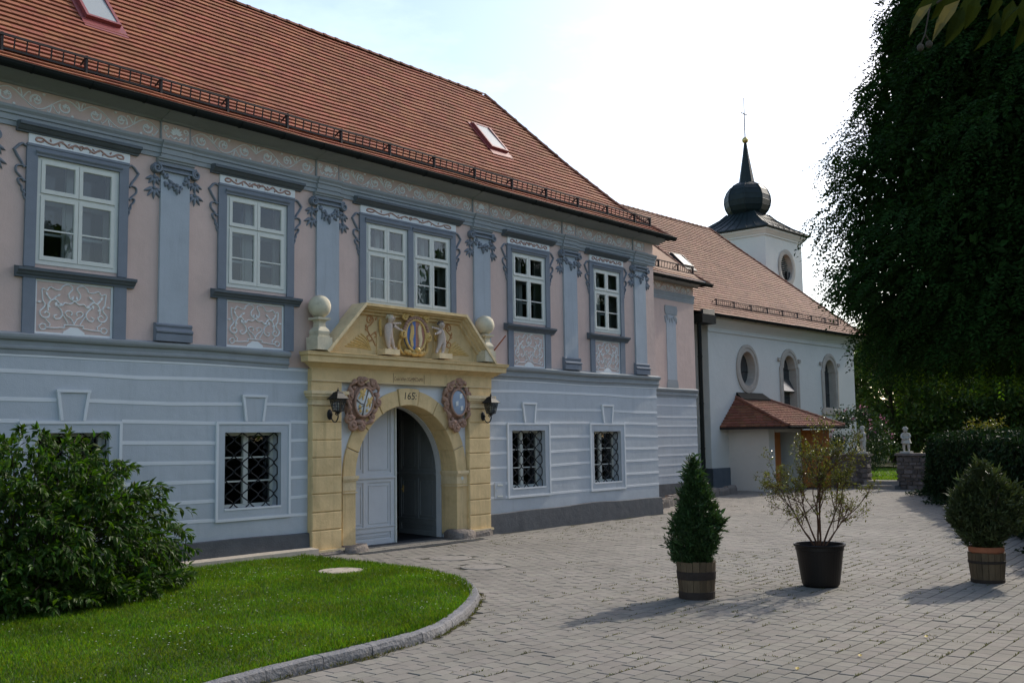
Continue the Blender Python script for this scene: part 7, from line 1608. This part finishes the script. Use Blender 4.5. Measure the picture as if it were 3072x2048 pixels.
# --- hanging tree at the upper right, close to the camera
tr = thing('hanging_tree', 'big dark tree with feathery hanging leaves filling the upper right', 'tree', (11.3, 1.75, 0))
TC = np.array([11.3, 2.05])
wood = MB(); wood.tube([(11.5, 1.3, -.05), (11.45, 1.4, 1.5), (11.35, 1.7, 3.2), (11.3, 1.9, 5.0), (11.2, 2.0, 7.5)], [.20, .16, .13, .09, .04], 8)
for k in range(22):
    a = k*2.4; z = 2.8+.22*k; wood.tube([tuple(q) for q in branch_path((11.35, 1.8, z), np.array([math.cos(a), math.sin(a), .5])/1.12, 1.9-.03*k, 6, .15, -.06)], [.04, .03, .025, .02, .014, .009, .004], 5)
wood.build('trunk', m_bark, tr, fix=False)
nf = 30000
def rad_at(z): return np.interp(z, [2.6, 2.85, 3.1, 3.4, 3.7, 4.0, 4.4, 4.8, 5.1, 5.6, 6.2, 6.8, 7.6, 8.6], [1.6, 1.9, 2.0, 2.2, 2.42, 2.38, 2.22, 2.3, 2.12, 2.0, 1.85, 1.62, 1.4, .9])
z = 2.86+5.7*rng.random(nf)**1.05; a = rng.uniform(0, 2*PI, nf); shell = rng.random(nf); rr = np.where(shell < .58, .90+.11*rng.random(nf), rng.random(nf)**.5*.92)*rad_at(z)
lump = 1+.07*np.sin(a*5+z*2.2)+.06*np.sin(a*9-z*4.1)+.04*np.sin(z*9+a*3); rr = rr*lump
base_ = np.stack([TC[0]+rr*np.cos(a), TC[1]+rr*np.sin(a), z], 1)
out = np.stack([np.cos(a), np.sin(a), -.25-.75*rng.random(nf)], 1)+rng.normal(0, .35, (nf, 3)); out = unit(out); fl = .15+.09*rng.random(nf); fl = np.where(rng.random(nf) < .012, fl*1.6, fl*.92)
sideb = unit(np.cross(out, np.tile([[0, 0, 1.]], (nf, 1))+rng.normal(0, .3, (nf, 3)))); nb = np.cross(sideb, out)
Pl, Dl, Nl, Ll = [], [], [], []
for k in range(11):
    t = .12+.88*k/10; sg = 1 if k % 2 else -1
    if k == 10: dd = out
    else: dd = sideb*sg*.85+out*.55
    drp = np.zeros((nf, 3)); drp[:, 2] = -.35*t*t
    Pl.append(base_+(out+drp)*fl[:, None]*t); Dl.append(dd+rng.normal(0, .12, (nf, 3))); Nl.append(nb+rng.normal(0, .25, (nf, 3))); Ll.append(.054*(1-.25*abs(t-.5))*np.ones(nf))
Pl = np.concatenate(Pl); Ll = np.concatenate(Ll)
leaves('crown', Pl, np.concatenate(Dl), np.concatenate(Nl), Ll, Ll*.44, l_tree, tr, None, fold=.12, droop=.08)
n = 90000; z = 2.85+5.6*rng.random(n); a = rng.uniform(0, 2*PI, n); r = rng.random(n)**.55*.95*rad_at(z)
leaves('inner_crown', np.stack([TC[0]+r*np.cos(a), TC[1]+r*np.sin(a), z], 1), rdirs(n)+[0, 0, -.4], rdirs(n), .115, .06, l_tree, tr, None)
# sprays hanging from the lower edge
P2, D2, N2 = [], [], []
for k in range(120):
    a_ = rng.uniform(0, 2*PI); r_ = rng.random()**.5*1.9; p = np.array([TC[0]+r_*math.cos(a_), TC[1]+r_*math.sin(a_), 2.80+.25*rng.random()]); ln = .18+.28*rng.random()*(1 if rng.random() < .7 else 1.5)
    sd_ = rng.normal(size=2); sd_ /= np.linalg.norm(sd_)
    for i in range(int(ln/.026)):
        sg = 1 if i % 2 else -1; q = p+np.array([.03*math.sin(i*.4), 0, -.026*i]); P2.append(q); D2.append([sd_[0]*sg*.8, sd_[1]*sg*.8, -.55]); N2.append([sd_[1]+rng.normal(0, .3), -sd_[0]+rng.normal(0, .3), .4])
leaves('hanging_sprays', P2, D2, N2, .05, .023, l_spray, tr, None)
# --- leafy branch reaching in at the top right corner, very close
lb = thing('overhanging_branch', 'blurred leafy branch with two berries in the top right corner', 'branch', (2.8, .9, 3.6))
TW = [(3.105, 0.543, 3.548), (2.955, 0.583, 3.431), (2.77, 0.664, 3.337), (2.649, 0.736, 3.297), (2.619, 0.776, 3.268)]
MB().tube(smooth_path(TW, 4), [.011-.0005*i for i in range(17)], 6).build('twig', m_bark, lb)
LV = [((2.592, 0.779, 3.26), (2.574, 0.842, 3.198)), ((2.676, 0.736, 3.284), (2.652, 0.81, 3.202)), ((2.765, 0.754, 3.3), (2.765, 0.799, 3.204)), ((2.802, 0.68, 3.282), (2.805, 0.722, 3.18)), ((2.755, 0.79, 3.343), (2.722, 0.867, 3.309)), ((2.682, 0.698, 3.284), (2.692, 0.729, 3.209)), ((2.899, 0.665, 3.336), (2.91, 0.697, 3.247)), ((2.868, 0.625, 3.332), (2.902, 0.631, 3.219)), ((2.904, 0.729, 3.393), (2.873, 0.811, 3.304)), ((2.774, 0.621, 3.265), (2.765, 0.668, 3.24)), ((2.987, 0.636, 3.347), (2.993, 0.677, 3.229)), ((2.801, 0.777, 3.373), (2.788, 0.837, 3.294)), ((2.698, 0.648, 3.283), (2.707, 0.677, 3.225))]
for i, (p, q) in enumerate(LV):
    p, q = np.array(p), np.array(q); ln = float(np.linalg.norm(q-p)); 
    leaves('leaf', [p], [q-p], [np.array([-.8, -.45, .35])+rng.normal(0, .35, 3)], ln, ln*(.34 if i < 2 else .46), l_dry if i < 2 else l_over, lb, None, rich=True, droop=.28, fold=.22)
b = MB(); b.sphere((2.58, .809, 3.151), .0085, 10, 8, (1, 1, 1.15)); b.tube([(2.58, .809, 3.158), (2.595, .801, 3.186), (2.609, .79, 3.26)], .002, 5); b.build('berry', m_bark, lb, smooth=True)
b = MB(); b.sphere((2.613, .798, 3.166), .0085, 10, 8, (1, 1, 1.15)); b.tube([(2.613, .798, 3.174), (2.595, .801, 3.186)], .002, 5); b.build('berry', m_bark, lb, smooth=True)
